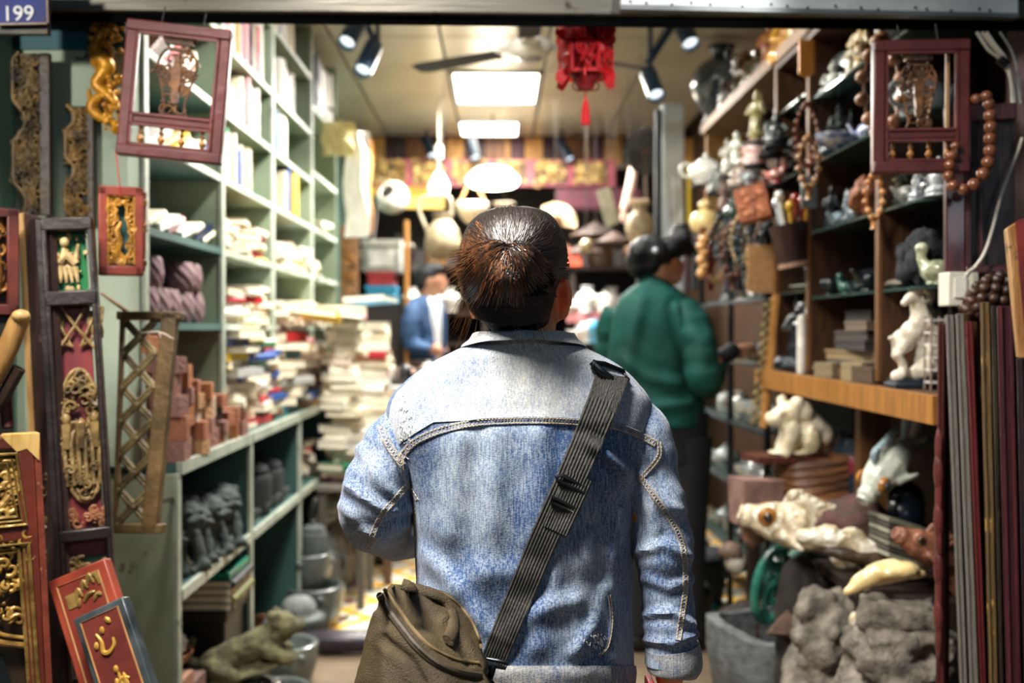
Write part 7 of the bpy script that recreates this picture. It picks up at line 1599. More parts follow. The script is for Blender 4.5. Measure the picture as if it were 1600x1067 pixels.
# ================================================================== people
skin = mat('#d0885a', '#c47a4e', .5, 0, 12, sss=.7)
skin2 = mat('#c9967a', '#b9866a', .5, 0, 12)
hairm = mat('#15100e', '#0c0908', .55, 0, 200, stretch=(1, 1, .2), spec=.35)
hairb = mat('#704420', '#3e2412', .5, 0, 120, stretch=(1, 1, .2), spec=.4)
def denim(name, dark, light, fade=.5, seed=0):
    """woven denim: slubs along the warp, fine weave, worn pale patches"""
    m = bpy.data.materials.new(name); m.use_nodes = True; nt = m.node_tree; n = nt.nodes; L = nt.links; b = n['Principled BSDF']
    tc = n.new('ShaderNodeTexCoord')
    def nz(scale, st, det=2, rough=.5):
        mp = n.new('ShaderNodeMapping'); mp.inputs['Scale'].default_value = st; mp.inputs['Location'].default_value = (seed, seed * 2, seed); L.new(tc.outputs['Object'], mp.inputs[0])
        q = n.new('ShaderNodeTexNoise'); q.inputs['Scale'].default_value = scale; q.inputs['Detail'].default_value = det; q.inputs['Roughness'].default_value = rough; L.new(mp.outputs[0], q.inputs['Vector']); return q.outputs[0]
    def rng(v, a, c, lo=0, hi=1):
        q = n.new('ShaderNodeMapRange'); q.inputs[1].default_value = a; q.inputs[2].default_value = c; q.inputs[3].default_value = lo; q.inputs[4].default_value = hi; L.new(v, q.inputs[0]); return q.outputs[0]
    def mth(op, a, c):
        q = n.new('ShaderNodeMath'); q.operation = op
        for i, v in enumerate((a, c)):
            if isinstance(v, (int, float)): q.inputs[i].default_value = v
            else: L.new(v, q.inputs[i])
        return q.outputs[0]
    wash = rng(nz(7, (1, .6, .55), 4, .6), .38, .66)
    slub = rng(nz(420, (1, 1, .10), 2), .35, .65); weave = rng(nz(520, (.5, .5, 1), 1), .35, .65)
    fine = mth('ADD', mth('MULTIPLY', slub, .55), mth('MULTIPLY', weave, .45))
    f = mth('ADD', mth('ADD', mth('MULTIPLY', wash, .42), mth('MULTIPLY', fine, .60)), fade - .55)
    mx = n.new('ShaderNodeMix'); mx.data_type = 'RGBA'; mx.clamp_factor = True; L.new(f, mx.inputs[0]); mx.inputs[6].default_value = (*lin(dark), 1); mx.inputs[7].default_value = (*lin(light), 1)
    L.new(mx.outputs[2], b.inputs['Base Color']); b.inputs['Roughness'].default_value = .85; b.inputs['Specular IOR Level'].default_value = .25
    b.inputs['Sheen Weight'].default_value = .15
    bp = n.new('ShaderNodeBump'); bp.inputs['Strength'].default_value = .35; bp.inputs['Distance'].default_value = .001; L.new(fine, bp.inputs['Height']); L.new(bp.outputs[0], b.inputs['Normal'])
    return m
dn_main = denim('denim_body', '#213f6a', '#adb8c0', .31, 1)
dn_yoke_lit = denim('denim_yoke', '#566a8a', '#c0c0b8', .54, 3)  # same cloth as the body; light from above put into the paler colours
dn_slv = denim('denim_sleeve', '#27456f', '#b5bec5', .38, 5)
dn_seam = denim('denim_seam', '#2c416a', '#b5b3a6', .46, 7)
dn_coll = denim('denim_collar', '#5f7190', '#cdc9bc', .58, 9)
thread = mat('#c9ab78', '#a8854e', .6, 0, 60)

def ring_interp(rings, n):
    """rings: rows of (py, L, R, halfdepth, centreD), smoothly interpolated"""
    r = smooth_pts(rings, n); return r
def folds(px, py, fl):
    h = 0
    for pts, w, amp in fl:
        best = 1e9
        for (x0, y0), (x1, y1) in zip(pts, pts[1:]):
            dx, dy = x1 - x0, y1 - y0; L2 = dx * dx + dy * dy; t = max(0, min(1, ((px - x0) * dx + (py - y0) * dy) / L2))
            d = sqrt((px - x0 - t * dx) ** 2 + (py - y0 - t * dy) ** 2)
            if d < best: best = d; tt = t
        if best < 3 * w: h += amp * (math.exp(-(best / w) ** 2) - .45 * math.exp(-((best - 1.6 * w) / w) ** 2))
    return h
def torso(rings, nseg, k, hf, expo=2.5, close_top=True, close_bot=True, off=0, arc=None):
    rows = []
    for py, l, r, t, Dc in ring_interp(rings, k):
        row_ = []; mid, hw = (l + r) / 2, (r - l) / 2
        for j in range(nseg):
            a = 2 * pi * j / nseg; c, s = cos(a), sin(a)
            px = mid + hw * (abs(c) ** (2 / expo)) * (1 if c > 0 else -1)
            dd = t * (abs(s) ** (2 / expo)) * (1 if s > 0 else -1)
            D = Dc - dd
            if s > 0: D -= hf(px, py) * min(1, s * 2) + off
            else: D += off
            row_.append(tuple(P(px, py, D)))
        rows.append(row_)
    m = MB(); m.grid(rows, True); n = len(rows)
    if close_top: m.f.append(tuple(range(nseg)))
    if close_bot: m.f.append(tuple(range((n - 1) * nseg, n * nseg)))
    return m
def sleeve(path, nseg, k, seed, amp=.004, extra=None):
    pts = smooth_pts(path, k); m = MB(); cs = [P(x, y, D) for x, y, D, r in pts]; rows = []; prev = Vector((1, 0, 0))
    for i, c in enumerate(cs):
        t = (cs[min(i + 1, len(cs) - 1)] - cs[max(0, i - 1)]).normalized(); u = (prev - t * prev.dot(t)).normalized(); w = t.cross(u); prev = u
        r = pts[i][3] * pts[i][2] / F; row_ = []
        for j in range(nseg):
            a = 2 * pi * j / nseg; d = u * cos(a) + w * sin(a); p = c + d * r
            q = p * 9 + Vector((seed, 0, 0))
            h = amp * (noise.noise(Vector((q.x * .8, q.y * .8, q.z * 2.4))) * 1.6 + noise.noise(q * 2.3) * .6)
            if extra: x_, y_ = pix(p); h += extra(x_, y_) * (1 if d.y < .2 else 0)
            row_.append(tuple(p + d * h))
        rows.append(row_)
    m.grid(rows, True); m.f += [tuple(range(nseg))[::-1], tuple(range((len(rows) - 1) * nseg, len(rows) * nseg))]
    return m

# ---------------------------------------------------------------- the customer seen from behind
r0 = Vector((P(815, 800, 1.68).x, 1.68, 0))
cu = thing('person', 'person seen from behind in washed denim jacket, black strap across the back', 'person', r0)
T0 = Matrix.Translation(-r0)
def cobj(name, m, mt, parent=cu, **k): return obj(name, m, mt, parent, M=T0 if parent is cu else None, **k)
def V(px, py, D): return tuple(P(px, py, D))
def er(p): return p * 1.69 / F
hc = Vector(V(803, 425, 1.685))
body = [('e', tuple(hc), (.074, .092, .105)), ('e', tuple(hc + Vector((0, .045, -.065))), (.048, .045, .045)), ('e', tuple(hc + Vector((0, .098, -.02))), (.012, .016, .022)), ('e', tuple(hc + Vector((0, .085, -.055))), (.022, .012, .006)),
        ('e', tuple(hc + Vector((0, .085, -.066))), (.018, .011, .006)), ('e', tuple(hc + Vector((-.03, .080, .005))), (.016, .012, .008)), ('e', tuple(hc + Vector((.03, .080, .005))), (.016, .012, .008)),
        ('t', [V(818, 470, 1.685), V(818, 555, 1.675)], [.054, .058]),
        ('t', [V(818, 560, 1.68), V(818, 640, 1.68)], [.06, .095]), ('e', V(816, 700, 1.70), (.135, .08, .15)), ('e', V(816, 870, 1.70), (.13, .08, .15)), ('e', V(816, 1050, 1.70), (.145, .09, .13)),
        ('t', [V(700, 635, 1.69), V(645, 668, 1.69), V(592, 795, 1.68), V(625, 835, 1.90), V(690, 828, 2.05)], [.04, .042, .042, .035, .026]),
        ('t', [V(930, 635, 1.69), V(985, 668, 1.69), V(1030, 850, 1.67), V(1049, 1000, 1.66), V(1046, 1055, 1.66)], [.04, .042, .042, .032, .026])]
wr = Vector(V(1044, 1062, 1.66))
body.append(('e', tuple(wr + Vector((-.002, .0, -.035))), (.018, .036, .042)))
for k, (dy, ln_) in enumerate([(-.026, .062), (-.009, .07), (.009, .066), (.026, .05)]):
    b_ = wr + Vector((0, dy, -.065)); body.append(('t', [tuple(b_), tuple(b_ + Vector((-.006, 0, -ln_ * .5))), tuple(b_ + Vector((-.022, .0, -ln_ * .85)))], [.0085, .008, .007]))
body.append(('t', [tuple(wr + Vector((-.005, .028, -.02))), tuple(wr + Vector((-.02, .045, -.045))), tuple(wr + Vector((-.028, .045, -.075)))], [.011, .0095, .008]))
wl_ = Vector(V(700, 828, 2.08)); body.append(('e', tuple(wl_ + Vector((.02, .02, 0))), (.042, .036, .018)))
for k in range(4): b_ = wl_ + Vector((.05, -.008 + .018 * k, 0)); body.append(('t', [tuple(b_), tuple(b_ + Vector((.03, .01, .005))), tuple(b_ + Vector((.05, .01, -.012)))], [.0085, .008, .007]))
body.append(('t', [tuple(wl_ + Vector((.0, .04, .0))), tuple(wl_ + Vector((.02, .06, .02)))], [.011, .009]))
for s in (-1, 1):
    hx = r0.x + s * .08; body.append(('t', [(hx, 1.68, .80), (hx + s * .01, 1.67, .45), (hx + s * .015, 1.69, .10)], [.085, .055, .038])); body.append(('t', [(hx + s * .015, 1.69, .07), (hx + s * .02, 1.80, .035)], [.036, .028]))
def ear(cx, s):
    o = [tuple(hc + Vector((s * (.076 + .017 * sin(pi * t)) + (0 if s > 0 else .018), .012 - .024 * sin(pi * t), -.043 + .034 * cos(pi * t)))) for t in [k / 9 for k in range(10)]]
    return [('t', o, [.0062] * 10), ('e', tuple(hc + Vector((s * .082 + (0 if s > 0 else .018), .002, -.042))), (.007, .014, .029), (0, 0, s * .6)), ('e', tuple(hc + Vector((s * .084 + (0 if s > 0 else .018), -.004, -.072))), (.008, .009, .011))]
body += ear(0, 1) + ear(0, -1)
cobj('body', blob(body, .0058, it=3), skin)
# trousers and shoes
tr_ = MB()
for s in (-1, 1):
    hx = r0.x + s * .085; tr_.tube([(hx * .6 + r0.x * .4, 1.70, .80), (hx, 1.675, .60), (hx + s * .008, 1.675, .42), (hx + s * .012, 1.69, .09)], [.085, .088, .07, .062], 28)
tr_.lathe([(.0, .0), (.145, .0), (.15, .06), (.145, .12), (0, .12)], 36, Matrix.Translation((r0.x, 1.70, .70)), 1, .68)
cobj('trousers', tr_, mat('#1c2430', '#12181f', .8, 0, 20))
for s in (-1, 1): cobj('shoe', blob([('t', [(r0.x + s * .1, 1.66, .05), (r0.x + s * .105, 1.76, .045), (r0.x + s * .11, 1.84, .035)], [.048, .046, .038]), ('b', (r0.x + s * .104, 1.745, .012), (.085, .27, .024))], .008), mat('#2a2a2c', rough=.6))

FOLD = [([(655, 868), (700, 905), (760, 985)], 15, .009), ([(650, 905), (690, 960), (720, 1010)], 13, .006), ([(975, 742), (948, 705), (920, 690)], 11, .006),
        ([(975, 800), (962, 870), (958, 960), (965, 1030)], 12, .007), ([(770, 1010), (830, 960), (900, 940)], 16, .006), ([(900, 1020), (930, 980), (945, 920)], 12, .006), ([(720, 690), (715, 760), (700, 830)], 20, .005), ([(840, 680), (850, 760), (835, 850)], 28, .005),
        ([(905, 700), (900, 780), (915, 870)], 22, .004), ([(930, 700), (985, 740), (1000, 770)], 9, .006), ([(660, 960), (740, 900), (830, 890)], 20, .005), ([(780, 680), (770, 800), (760, 920)], 24, .0045), ([(880, 830), (860, 930), (840, 1010)], 18, .005), ([(940, 830), (950, 860), (980, 900)], 10, .005)]
def hback(px, py):
    q = Vector((px * .012, py * .007, 1.3))
    return folds(px, py, FOLD) * (1 if py > 668 else .4) + .0035 * noise.noise(q) + .0022 * noise.noise(q * 2.4) + (.0012 * noise.noise(Vector((px * .05, py * .03, 4))))
RG = [(532, 752, 888, .045, 1.675), (540, 728, 908, .058, 1.675), (552, 702, 934, .066, 1.675), (570, 668, 966, .074, 1.68), (595, 634, 994, .084, 1.685), (630, 606, 1018, .100, 1.69), (680, 605, 1018, .118, 1.695), (740, 628, 1005, .128, 1.70), (800, 643, 992, .130, 1.70), (870, 648, 990, .130, 1.70),
      (950, 652, 988, .134, 1.70), (1010, 652, 990, .138, 1.70), (1062, 650, 992, .136, 1.70), (1075, 652, 990, .13, 1.70)]
jk = torso(RG, 200, 16, hback)
jacket = cobj('jacket', jk, dn_main)
def in_jacket(o): return o
# yoke panel: the part of the back above the seam, laid over the body cloth
seam_y = lambda px: 656 + 14 * ((px - 800) / 150) ** 2 * .5 + (max(0, 690 - px) * .55 if px < 690 else 0) + (max(0, px - 960) * .32)
yk = MB(); RI = ring_interp(RG, 16); rows = []
ns, nr = 120, 60
def surf(px, py, off=0):
    """depth of the jacket's back at a pixel"""
    import bisect
    ys = [r[0] for r in RI]; i = max(0, min(len(RI) - 2, bisect.bisect_right(ys, py) - 1)); a, b = RI[i], RI[i + 1]; t = (py - a[0]) / max(1e-6, b[0] - a[0])
    l, r, th, Dc = [a[q] + (b[q] - a[q]) * t for q in (1, 2, 3, 4)]
    u = max(-.999, min(.999, (px - (l + r) / 2) / ((r - l) / 2))); c = abs(u) ** (2.5 / 2); s = sqrt(max(0, 1 - c * c)); return Dc - th * s ** (2 / 2.5) - hback(px, py) * min(1, s * 2) - off
for i in range(nr + 1):
    row_ = []
    for j in range(ns + 1):
        u = -.975 + 1.95 * j / ns; t = i / nr
        # from the top edge down to the seam
        ytop = 534; 
        # iterate: px depends on the ring width at py
        px = 812 + u * 190
        ys = seam_y(px); py = ytop + (ys - ytop) * t
        yy = [r[0] for r in RI]; 
        k = min(range(len(RI)), key=lambda q: abs(RI[q][0] - py)); l, r = RI[k][1], RI[k][2]
        w_u = u; px = (l + r) / 2 + w_u * (r - l) / 2; 
        row_.append(tuple(P(px, py, surf(px, py, .0022))))
    rows.append(row_)
yk.grid(rows); cobj('yoke', yk, dn_yoke_lit, parent=jacket)
EL = lambda x, y: folds(x, y, [([(560, 700), (600, 760), (640, 790)], 9, .005), ([(545, 760), (590, 790), (640, 800)], 8, .006), ([(560, 830), (600, 835), (640, 815)], 8, .006), ([(600, 690), (630, 730)], 9, .004), ([(535, 790), (560, 815), (600, 850)], 7, .004)])
SL = sleeve([(668, 655, 1.70, 46), (640, 672, 1.695, 50), (612, 715, 1.685, 55), (592, 765, 1.68, 58), (588, 805, 1.70, 57), (602, 826, 1.77, 46), (622, 832, 1.88, 42), (648, 830, 1.98, 38), (668, 828, 2.04, 36)], 96, 14, 1, .005, EL)
ER = lambda x, y: folds(x, y, [([(1000, 740), (1040, 790), (1065, 800)], 9, .005), ([(1000, 860), (1040, 850), (1075, 870)], 8, .005), ([(1005, 905), (1045, 920), (1080, 905)], 8, .005), ([(1010, 960), (1050, 955), (1080, 975)], 7, .006), ([(1005, 1000), (1050, 1005), (1085, 990)], 7, .005), ([(995, 700), (1015, 760), (1025, 830)], 10, .004)])
SR = sleeve([(964, 655, 1.70, 46), (990, 672, 1.695, 49), (1008, 720, 1.685, 49), (1026, 790, 1.675, 47), (1036, 865, 1.67, 46), (1041, 935, 1.665, 43), (1047, 995, 1.66, 41), (1052, 1030, 1.66, 43)], 96, 14, 2, .005, ER)
sl_o = cobj('sleeve', SL, dn_slv, parent=jacket); sr_o = cobj('sleeve', SR, dn_slv, parent=jacket)
# cuffs
def cuff(path, seed): return sleeve(path, 64, 6, seed, .002)
cobj('cuff', cuff([(1050, 1008, 1.66, 43.5), (1053, 1028, 1.66, 45), (1055, 1046, 1.66, 43), (1055, 1050, 1.66, 34)], 3), dn_seam, parent=jacket)
cobj('cuff', cuff([(655, 829, 2.0, 38), (676, 828, 2.05, 38), (690, 827, 2.08, 36), (692, 827, 2.085, 28)], 4), dn_seam, parent=jacket)
# waistband
wb_r = [(1040, 648, 994, .141, 1.70), (1050, 647, 995, .143, 1.70), (1064, 648, 994, .142, 1.70), (1080, 650, 992, .139, 1.70), (1084, 655, 987, .13, 1.70)]
cobj('waistband', torso(wb_r, 200, 5, hback), dn_seam, parent=jacket)
# collar
cc = Vector(V(818, 540, 1.672)); m = MB(); rows = []
prf = [(.060, -.035), (.066, .000), (.0695, .010), (.075, .0125), (.082, .010), (.092, .0015), (.0935, -.002), (.089, -.002), (.079, .004), (.074, .006), (.070, -.004), (.065, -.037)]
for j in range(81):
    a = radians(-128 + 256 * j / 80); row_ = []; dr_ = -.030 * (abs(a) / 2.2) ** 1.6
    for i, (r, z) in enumerate(prf):
        fl_ = 1 if 3 < i < 9 else .35
        wv_ = .0015 * sin(a * 7 + i)
        row_.append(tuple(cc + Vector((sin(a) * 1.1 * (r + .004 * (abs(a) / 2.2)), -cos(a) * r * .90, z + dr_ * fl_ + .014 + wv_ * .5))))
    rows.append(row_)
m.grid(rows, False); m.grid([[r[0] for r in rows], [r[-1] for r in rows]]); col_o = cobj('collar', m, dn_coll, parent=jacket)

# seams: raised band and rows of stitches projected on to the cloth
allv, allf = [], []
for mb_ in (jk, yk, SL, SR):
    k = len(allv); allv += [Vector(v) for v in mb_.v]; allf += [tuple(i + k for i in f) for f in mb_.f if len(f) < 10]
bvh = BVHTree.FromPolygons(allv, allf)
def onto(px, py, off=.0015):
    d = (P(px, py, 1.5) - CAM).normalized(); hit = bvh.ray_cast(CAM, d, 3.0)
    return (hit[0] - d * off) if hit[0] is not None else None
def walk(pts, step=1.0):
    pts = smooth_pts(pts, 12); out = [pts[0]]; acc = 0
    for a, b in zip(pts, pts[1:]):
        L_ = sqrt((b[0] - a[0]) ** 2 + (b[1] - a[1]) ** 2); n = max(1, int(L_ / step))
        for i in range(1, n + 1): out.append((a[0] + (b[0] - a[0]) * i / n, a[1] + (b[1] - a[1]) * i / n))
    return out
band_m, st_m = MB(), MB()
def seam(pts, width=9, rows_=(-3.2, 3.2), rungs=False):
    band_m, st_m = MB(), MB()
    w = walk(pts, 1.0); nrm = []
    for i in range(len(w)):
        a, b = w[max(0, i - 3)], w[min(len(w) - 1, i + 3)]; dx, dy = b[0] - a[0], b[1] - a[1]; L_ = sqrt(dx * dx + dy * dy) or 1; nrm.append((-dy / L_, dx / L_))
    if width:
        gr = []
        for i in range(0, len(w), 2):
            r_ = []
            for s, o in ((-.5, .0002), (-.42, .0022), (-.15, .0016), (.15, .0016), (.42, .0022), (.5, .0002)):
                p = onto(w[i][0] + nrm[i][0] * s * width, w[i][1] + nrm[i][1] * s * width, o + .0006); r_.append(p)
            if all(q is not None for q in r_): gr.append([tuple(q) for q in r_])
            elif len(gr) > 1: band_m.grid(gr); gr = []
            else: gr = []
        if len(gr) > 1: band_m.grid(gr)
    for o in rows_:
        i = 0
        while i + 3 < len(w):
            a = onto(w[i][0] + nrm[i][0] * o, w[i][1] + nrm[i][1] * o, .0028); b = onto(w[i + 3][0] + nrm[i + 3][0] * o, w[i + 3][1] + nrm[i + 3][1] * o, .0028)
            if a is not None and b is not None and (a - b).length < .012: st_m.tube([a, b], .00062, 5)
            i += 5
    if rungs:
        for i in range(0, len(w) - 1, 5):
            a = onto(w[i][0] + nrm[i][0] * -2, w[i][1] + nrm[i][1] * -2, .0024); b = onto(w[i][0] + nrm[i][0] * 2, w[i][1] + nrm[i][1] * 2, .0024)
            if a is not None and b is not None and (a - b).length < .01: band_m.tube([a, b], .0009, 5)
    bo = cobj('seam_band', band_m, dn_seam, parent=jacket) if band_m.v else None
    if st_m.v: cobj('stitching', st_m, thread, parent=jacket)
seam([(624, 722), (634, 704), (652, 688), (690, 672), (740, 661), (800, 657), (860, 657), (920, 661), (965, 667), (1000, 680), (1026, 694)], 12, (-3.6, 3.6), True)
seam([(594, 664), (604, 690), (618, 712), (630, 728)], 13, (-4, 4), True)
seam([(628, 722), (630, 742), (640, 762), (652, 782)], 6, (-2,))
seam([(638, 757), (620, 778), (600, 800), (586, 826), (578, 850), (576, 864)], 10, (-3.2, 3.2), True)
seam([(1030, 690), (1030, 712), (1012, 736), (996, 752)], 8, (-2.4, 2.4))
seam([(1000, 744), (1022, 775), (1044, 806), (1062, 838), (1070, 875), (1071, 920), (1066, 960), (1060, 1000)], 10, (-3.2, 3.2), True)
seam([(648, 790), (650, 880), (652, 1000)], 0, (0,)); seam([(952, 930), (956, 970), (950, 1008), (938, 1022)], 4, (-1.5,))
seam([(772, 1044), (840, 1046), (920, 1047), (984, 1044)], 0, (0, 7))
m = MB(); rr = random.Random(2)
for k in range(90):
    if k == 40: cobj('frayed_tear', m, mat('#e6e6e0', '#cfd2d0', .8), parent=jacket); m = MB()
     # frayed tears: short pale threads
    bx, by, sx, sy = ((934, 1004, 6, 8) if k < 40 else (632, 668, 6, 22)); x, y = bx + rr.gauss(0, sx), by + rr.gauss(0, sy); a = onto(x, y, .002); b = onto(x + rr.uniform(-4, 4), y + rr.uniform(-6, 6), .003)
    if a is not None and b is not None: m.tube([a, b], .0006, 4)
cobj('frayed_tear', m, mat('#e6e6e0', '#cfd2d0', .8), parent=jacket)

# ---------------------------------------------------------------- hair
HR = [(322, 788, 822, .035, 1.68), (326, 768, 842, .060, 1.68), (335, 748, 860, .080, 1.68), (352, 731, 874, .096, 1.68), (378, 720, 884, .106, 1.68), (405, 716, 887, .110, 1.675), (434, 716, 877, .106, 1.67), (462, 722, 866, .094, 1.665), (488, 736, 861, .080, 1.66), (506, 756, 858, .068, 1.66), (520, 775, 845, .050, 1.66)]
HI = smooth_pts(HR, 10)
def hsurf(px, py, off=0):
    ys = [r[0] for r in HI]; py_ = max(ys[0], min(ys[-1] - .01, py)); i = max(q for q in range(len(ys) - 1) if ys[q] <= py_); a, b = HI[i], HI[i + 1]; t = (py_ - a[0]) / (b[0] - a[0] + 1e-9)
    l, r, th, Dc = [a[q] + (b[q] - a[q]) * t for q in (1, 2, 3, 4)]; u = (px - (l + r) / 2) / ((r - l) / 2); s = sqrt(max(0, 1 - u * u)); return Dc - th * s - off * (s if s > .2 else .2)
def cap():
    rows = []
    for py, l, r, th, Dc in HI:
        row_ = []
        for j in range(72):
            a = 2 * pi * j / 72; px = (l + r) / 2 + (r - l) / 2 * cos(a); s = sin(a); D = Dc - th * s if s > 0 else Dc - s * th * (.30 if py > 372 else .8)
            row_.append(tuple(P(px, py, D + .004)))
        rows.append(row_)
    m = MB(); m.grid(rows, True); m.f += [tuple(range(72)), tuple(range((len(rows) - 1) * 72, len(rows) * 72))]; return m
hair = cobj('hair', cap(), hairm)
rr = random.Random(21)
def strand(m, pts, r=.0011): 
    n = len(pts); m.tube([P(*p) for p in pts], [r * (1 - .7 * (i / (n - 1)) ** 2) for i in range(n)], 4)
dark_m, brown_m = MB(), MB()
GX, GY = 795, 397
for k in range(2600):      # combed back towards the gathering point
    a = rr.uniform(radians(-212), radians(32)); q_ = rr.uniform(.45, 1.0) if k % 3 else rr.uniform(.94, 1.01); ex, ey = 801 + 88 * cos(a) * q_, 419 + 97 * sin(a) * q_
    if ex > 872 and ey > 436: continue
    gx, gy = GX + rr.gauss(0, 6), GY + rr.gauss(0, 5); bow = rr.uniform(-.05, .16) * (1 if ex < GX else -1); pts = []
    for i in range(8):
        t = i / 7; x = ex + (gx - ex) * t; y = ey + (gy - ey) * t; q = sin(pi * t) * bow; x += -(gy - ey) * q; y += (gx - ex) * q
        pts.append((x, y, hsurf(x, y, .003 + rr.uniform(0, .002) + .012 * t * t)))
    lf = ex < 792 and 345 < ey and rr.random() < (.75 if ey > 372 else .4)
    strand(brown_m if lf else dark_m, pts, rr.uniform(.0006, .0012))
for k in range(1500):      # the loose tuft spilling out of the twist
    th = radians(rr.uniform(-8, 196)); c_, s_ = cos(th), sin(th); L_ = (58 if c_ > .3 else 78 if c_ > -.5 else 84) * rr.uniform(.55, 1.08)
    x0_, y0_ = GX + rr.gauss(0, 5), GY + rr.gauss(0, 4); pts = []
    for i in range(9):
        t = i / 8; x = x0_ + L_ * t * c_ * 1.05; y = y0_ - 12 * sin(pi * min(1, t * 1.4)) * (abs(c_) > .3) + L_ * t * s_ * .95 + 20 * t * t * abs(c_)
        pts.append((x, y, hsurf(min(874, max(719, x)), y, 0) - .010 - .026 * sin(pi * (.12 + .72 * t)) - rr.uniform(0, .004)))
    strand(brown_m if rr.random() < (.6 if c_ < -.2 else .22) else dark_m, pts, rr.uniform(.0006, .0013))
for k in range(1500):       # the hair drawn round the nape beneath it
    v = rr.random(); x0_, x1_ = 728 + 18 * v + rr.gauss(0, 2), 868 - 10 * v; y0_, y1_ = 446 + 52 * v, 452 + 44 * v; dip = rr.uniform(14, 26) * (1 - .5 * v); pts = []
    for i in range(9):
        t = i / 8; x = x0_ + (x1_ - x0_) * t; y = y0_ + (y1_ - y0_) * t + dip * sin(pi * t * .9); pts.append((x, min(514, y), hsurf(min(856, x), min(516, y), 0) - .007 - .016 * sin(pi * t) * rr.uniform(.4, 1)))
    strand(dark_m, pts, rr.uniform(.0006, .0012))
# solid roll beneath the tail so that it is not see-through
rl = []
for i in range(15):
    t = i / 14; w_ = 22 + 50 * sin(pi * (.12 + .60 * t)); y = 392 + 66 * t; row_ = []
    for j in range(21):
        u = -1 + 2 * j / 20; x = 796 + w_ * u; row_.append(V(x, y, hsurf(min(876, max(720, x)), y) - .022 * sin(pi * min(1, .1 + t * .9)) * sqrt(max(0, 1 - u * u))))
    rl.append(row_)
m = MB(); m.grid(rl); cobj('hair_roll', m, mat('#0e0b0a', '#080606', .8, spec=.1), parent=hair)
# fly-aways: wisps at the left of the nape and over the collar
for k in range(30):
    sx, sy = rr.uniform(722, 750), rr.uniform(430, 490); ex, ey = sx - rr.uniform(5, 42), sy + rr.uniform(25, 90)
    strand(brown_m, [(sx + (ex - sx) * (i / 6) ** 1.4, sy + (ey - sy) * i / 6, 1.61 + .01 * i / 6) for i in range(7)], rr.uniform(.0002, .0004))
for k in range(60):
    a = rr.uniform(-pi, 0); x, y = 803 + 84 * cos(a), 415 + 92 * sin(a); strand(dark_m, [(x, y, 1.66), (x + 5 * cos(a + .8), y + 5 * sin(a + .8), 1.66), (x + 13 * cos(a + 1.3), y + 9 * sin(a + 1.1), 1.66)], .0004)
for k in range(14):
    sx = rr.uniform(800, 850); strand(dark_m, [(sx, 500, 1.575), (sx + 8, 525, 1.565), (sx + rr.uniform(15, 35), 560 + rr.uniform(-10, 8), 1.585)], .0004)
cobj('hair_strands', dark_m, mat('#2a211d', '#191311', .36, 0, 200, stretch=(1, 1, .2), spec=.6), parent=hair); cobj('hair_highlights', brown_m, hairb, parent=hair)

# ---------------------------------------------------------------- strap and bag (hang on the customer; top-level things)
sb_ = thing('shoulder_bag', 'olive brown camera bag on a wide black ribbed strap at the customer\'s left hip', 'bag', r0)
def sobj(name, m, mt, parent=sb_, **k): return obj(name, m, mt, parent, M=T0 if parent is sb_ else None, **k)
wm = mat('#2b2a26', '#1c1c1a', .7, 0, 120, .3, 400, stretch=(1, 1, .3)); bkm = mat('#121518', '#0c0e10', .28)
def strap_run(cl, wd, offs=.003, ribs=9):
    w = walk(cl, 3.0); rows = []; last = None
    for i, (x, y) in enumerate(w):
        a, b = w[max(0, i - 2)], w[min(len(w) - 1, i + 2)]; dx, dy = b[0] - a[0], b[1] - a[1]; L_ = sqrt(dx * dx + dy * dy); nx, ny = -dy / L_, dx / L_
        t = i / (len(w) - 1); hw = (wd[0] + (wd[1] - wd[0]) * t) / 2; r_ = []
        ds = []
        for s in (-1, -.5, 0, .5, 1):
            p = onto(x + nx * s * hw, y + ny * s * hw, 0); ds.append((p - CAM).length if p is not None else None)
        if any(d is None for d in ds): ds = [last or 1.6] * 5 if not any(ds) else [d or min(q for q in ds if q) for d in ds]
        dd = min(ds); last = dd
        n = ribs * 2
        for j in range(n + 1):
            s = -1 + 2 * j / n; dv = (P(x + nx * s * hw, y + ny * s * hw, 1.5) - CAM).normalized(); k5 = (s + 1) * 2; i5 = min(3, int(k5)); dl = ds[i5] + (ds[i5 + 1] - ds[i5]) * (k5 - i5)
            dm = dl * .5 + dd * .5; r_.append(tuple(CAM + dv * (dm - offs - (.0012 if j % 2 else 0))))
        back = [tuple(CAM + (Vector(q) - CAM) * (1 + .0022)) for q in r_[::-1]]; rows.append(r_ + back)
    m = MB(); m.grid(rows, True); k = len(rows[0]); m.f += [tuple(range(k))[::-1], tuple(range((len(rows) - 1) * k, len(rows) * k))]; return m
sobj('strap', strap_run([(957, 584), (945, 622), (928, 664), (908, 712), (888, 758), (866, 806), (842, 860), (818, 918), (794, 975), (770, 1034)], (52, 40)), wm)
sobj('strap_end', strap_run([(906, 744), (886, 790), (868, 830)], (44, 40), .0065), wm)
def loop_bar(pts, r, D=None, off=.006, closed=False, n=8):
    q = []
    for x, y in pts:
        p = onto(x, y, off); q.append(p if p is not None else P(x, y, D or 1.62))
    return MB().tube(q, r, n, closed=closed)
m = loop_bar([(928, 566), (944, 568), (974, 580), (981, 592), (960, 594), (938, 586), (926, 574)], .0042, 1.6, .006, True); sobj('shoulder_ring', m, bkm)
m = loop_bar([(924, 565), (936, 576), (952, 589), (978, 594)], .0055, 1.6, .004); sobj('shoulder_ring', m, bkm)
m = loop_bar([(869, 745), (878, 742), (916, 762), (912, 770), (872, 752)], .0035, 1.6, .010, True); sobj('slider', m, bkm)
m = loop_bar([(862, 776), (900, 794), (896, 800), (860, 784)], .003, 1.6, .009, True); sobj('slider', m, bkm)
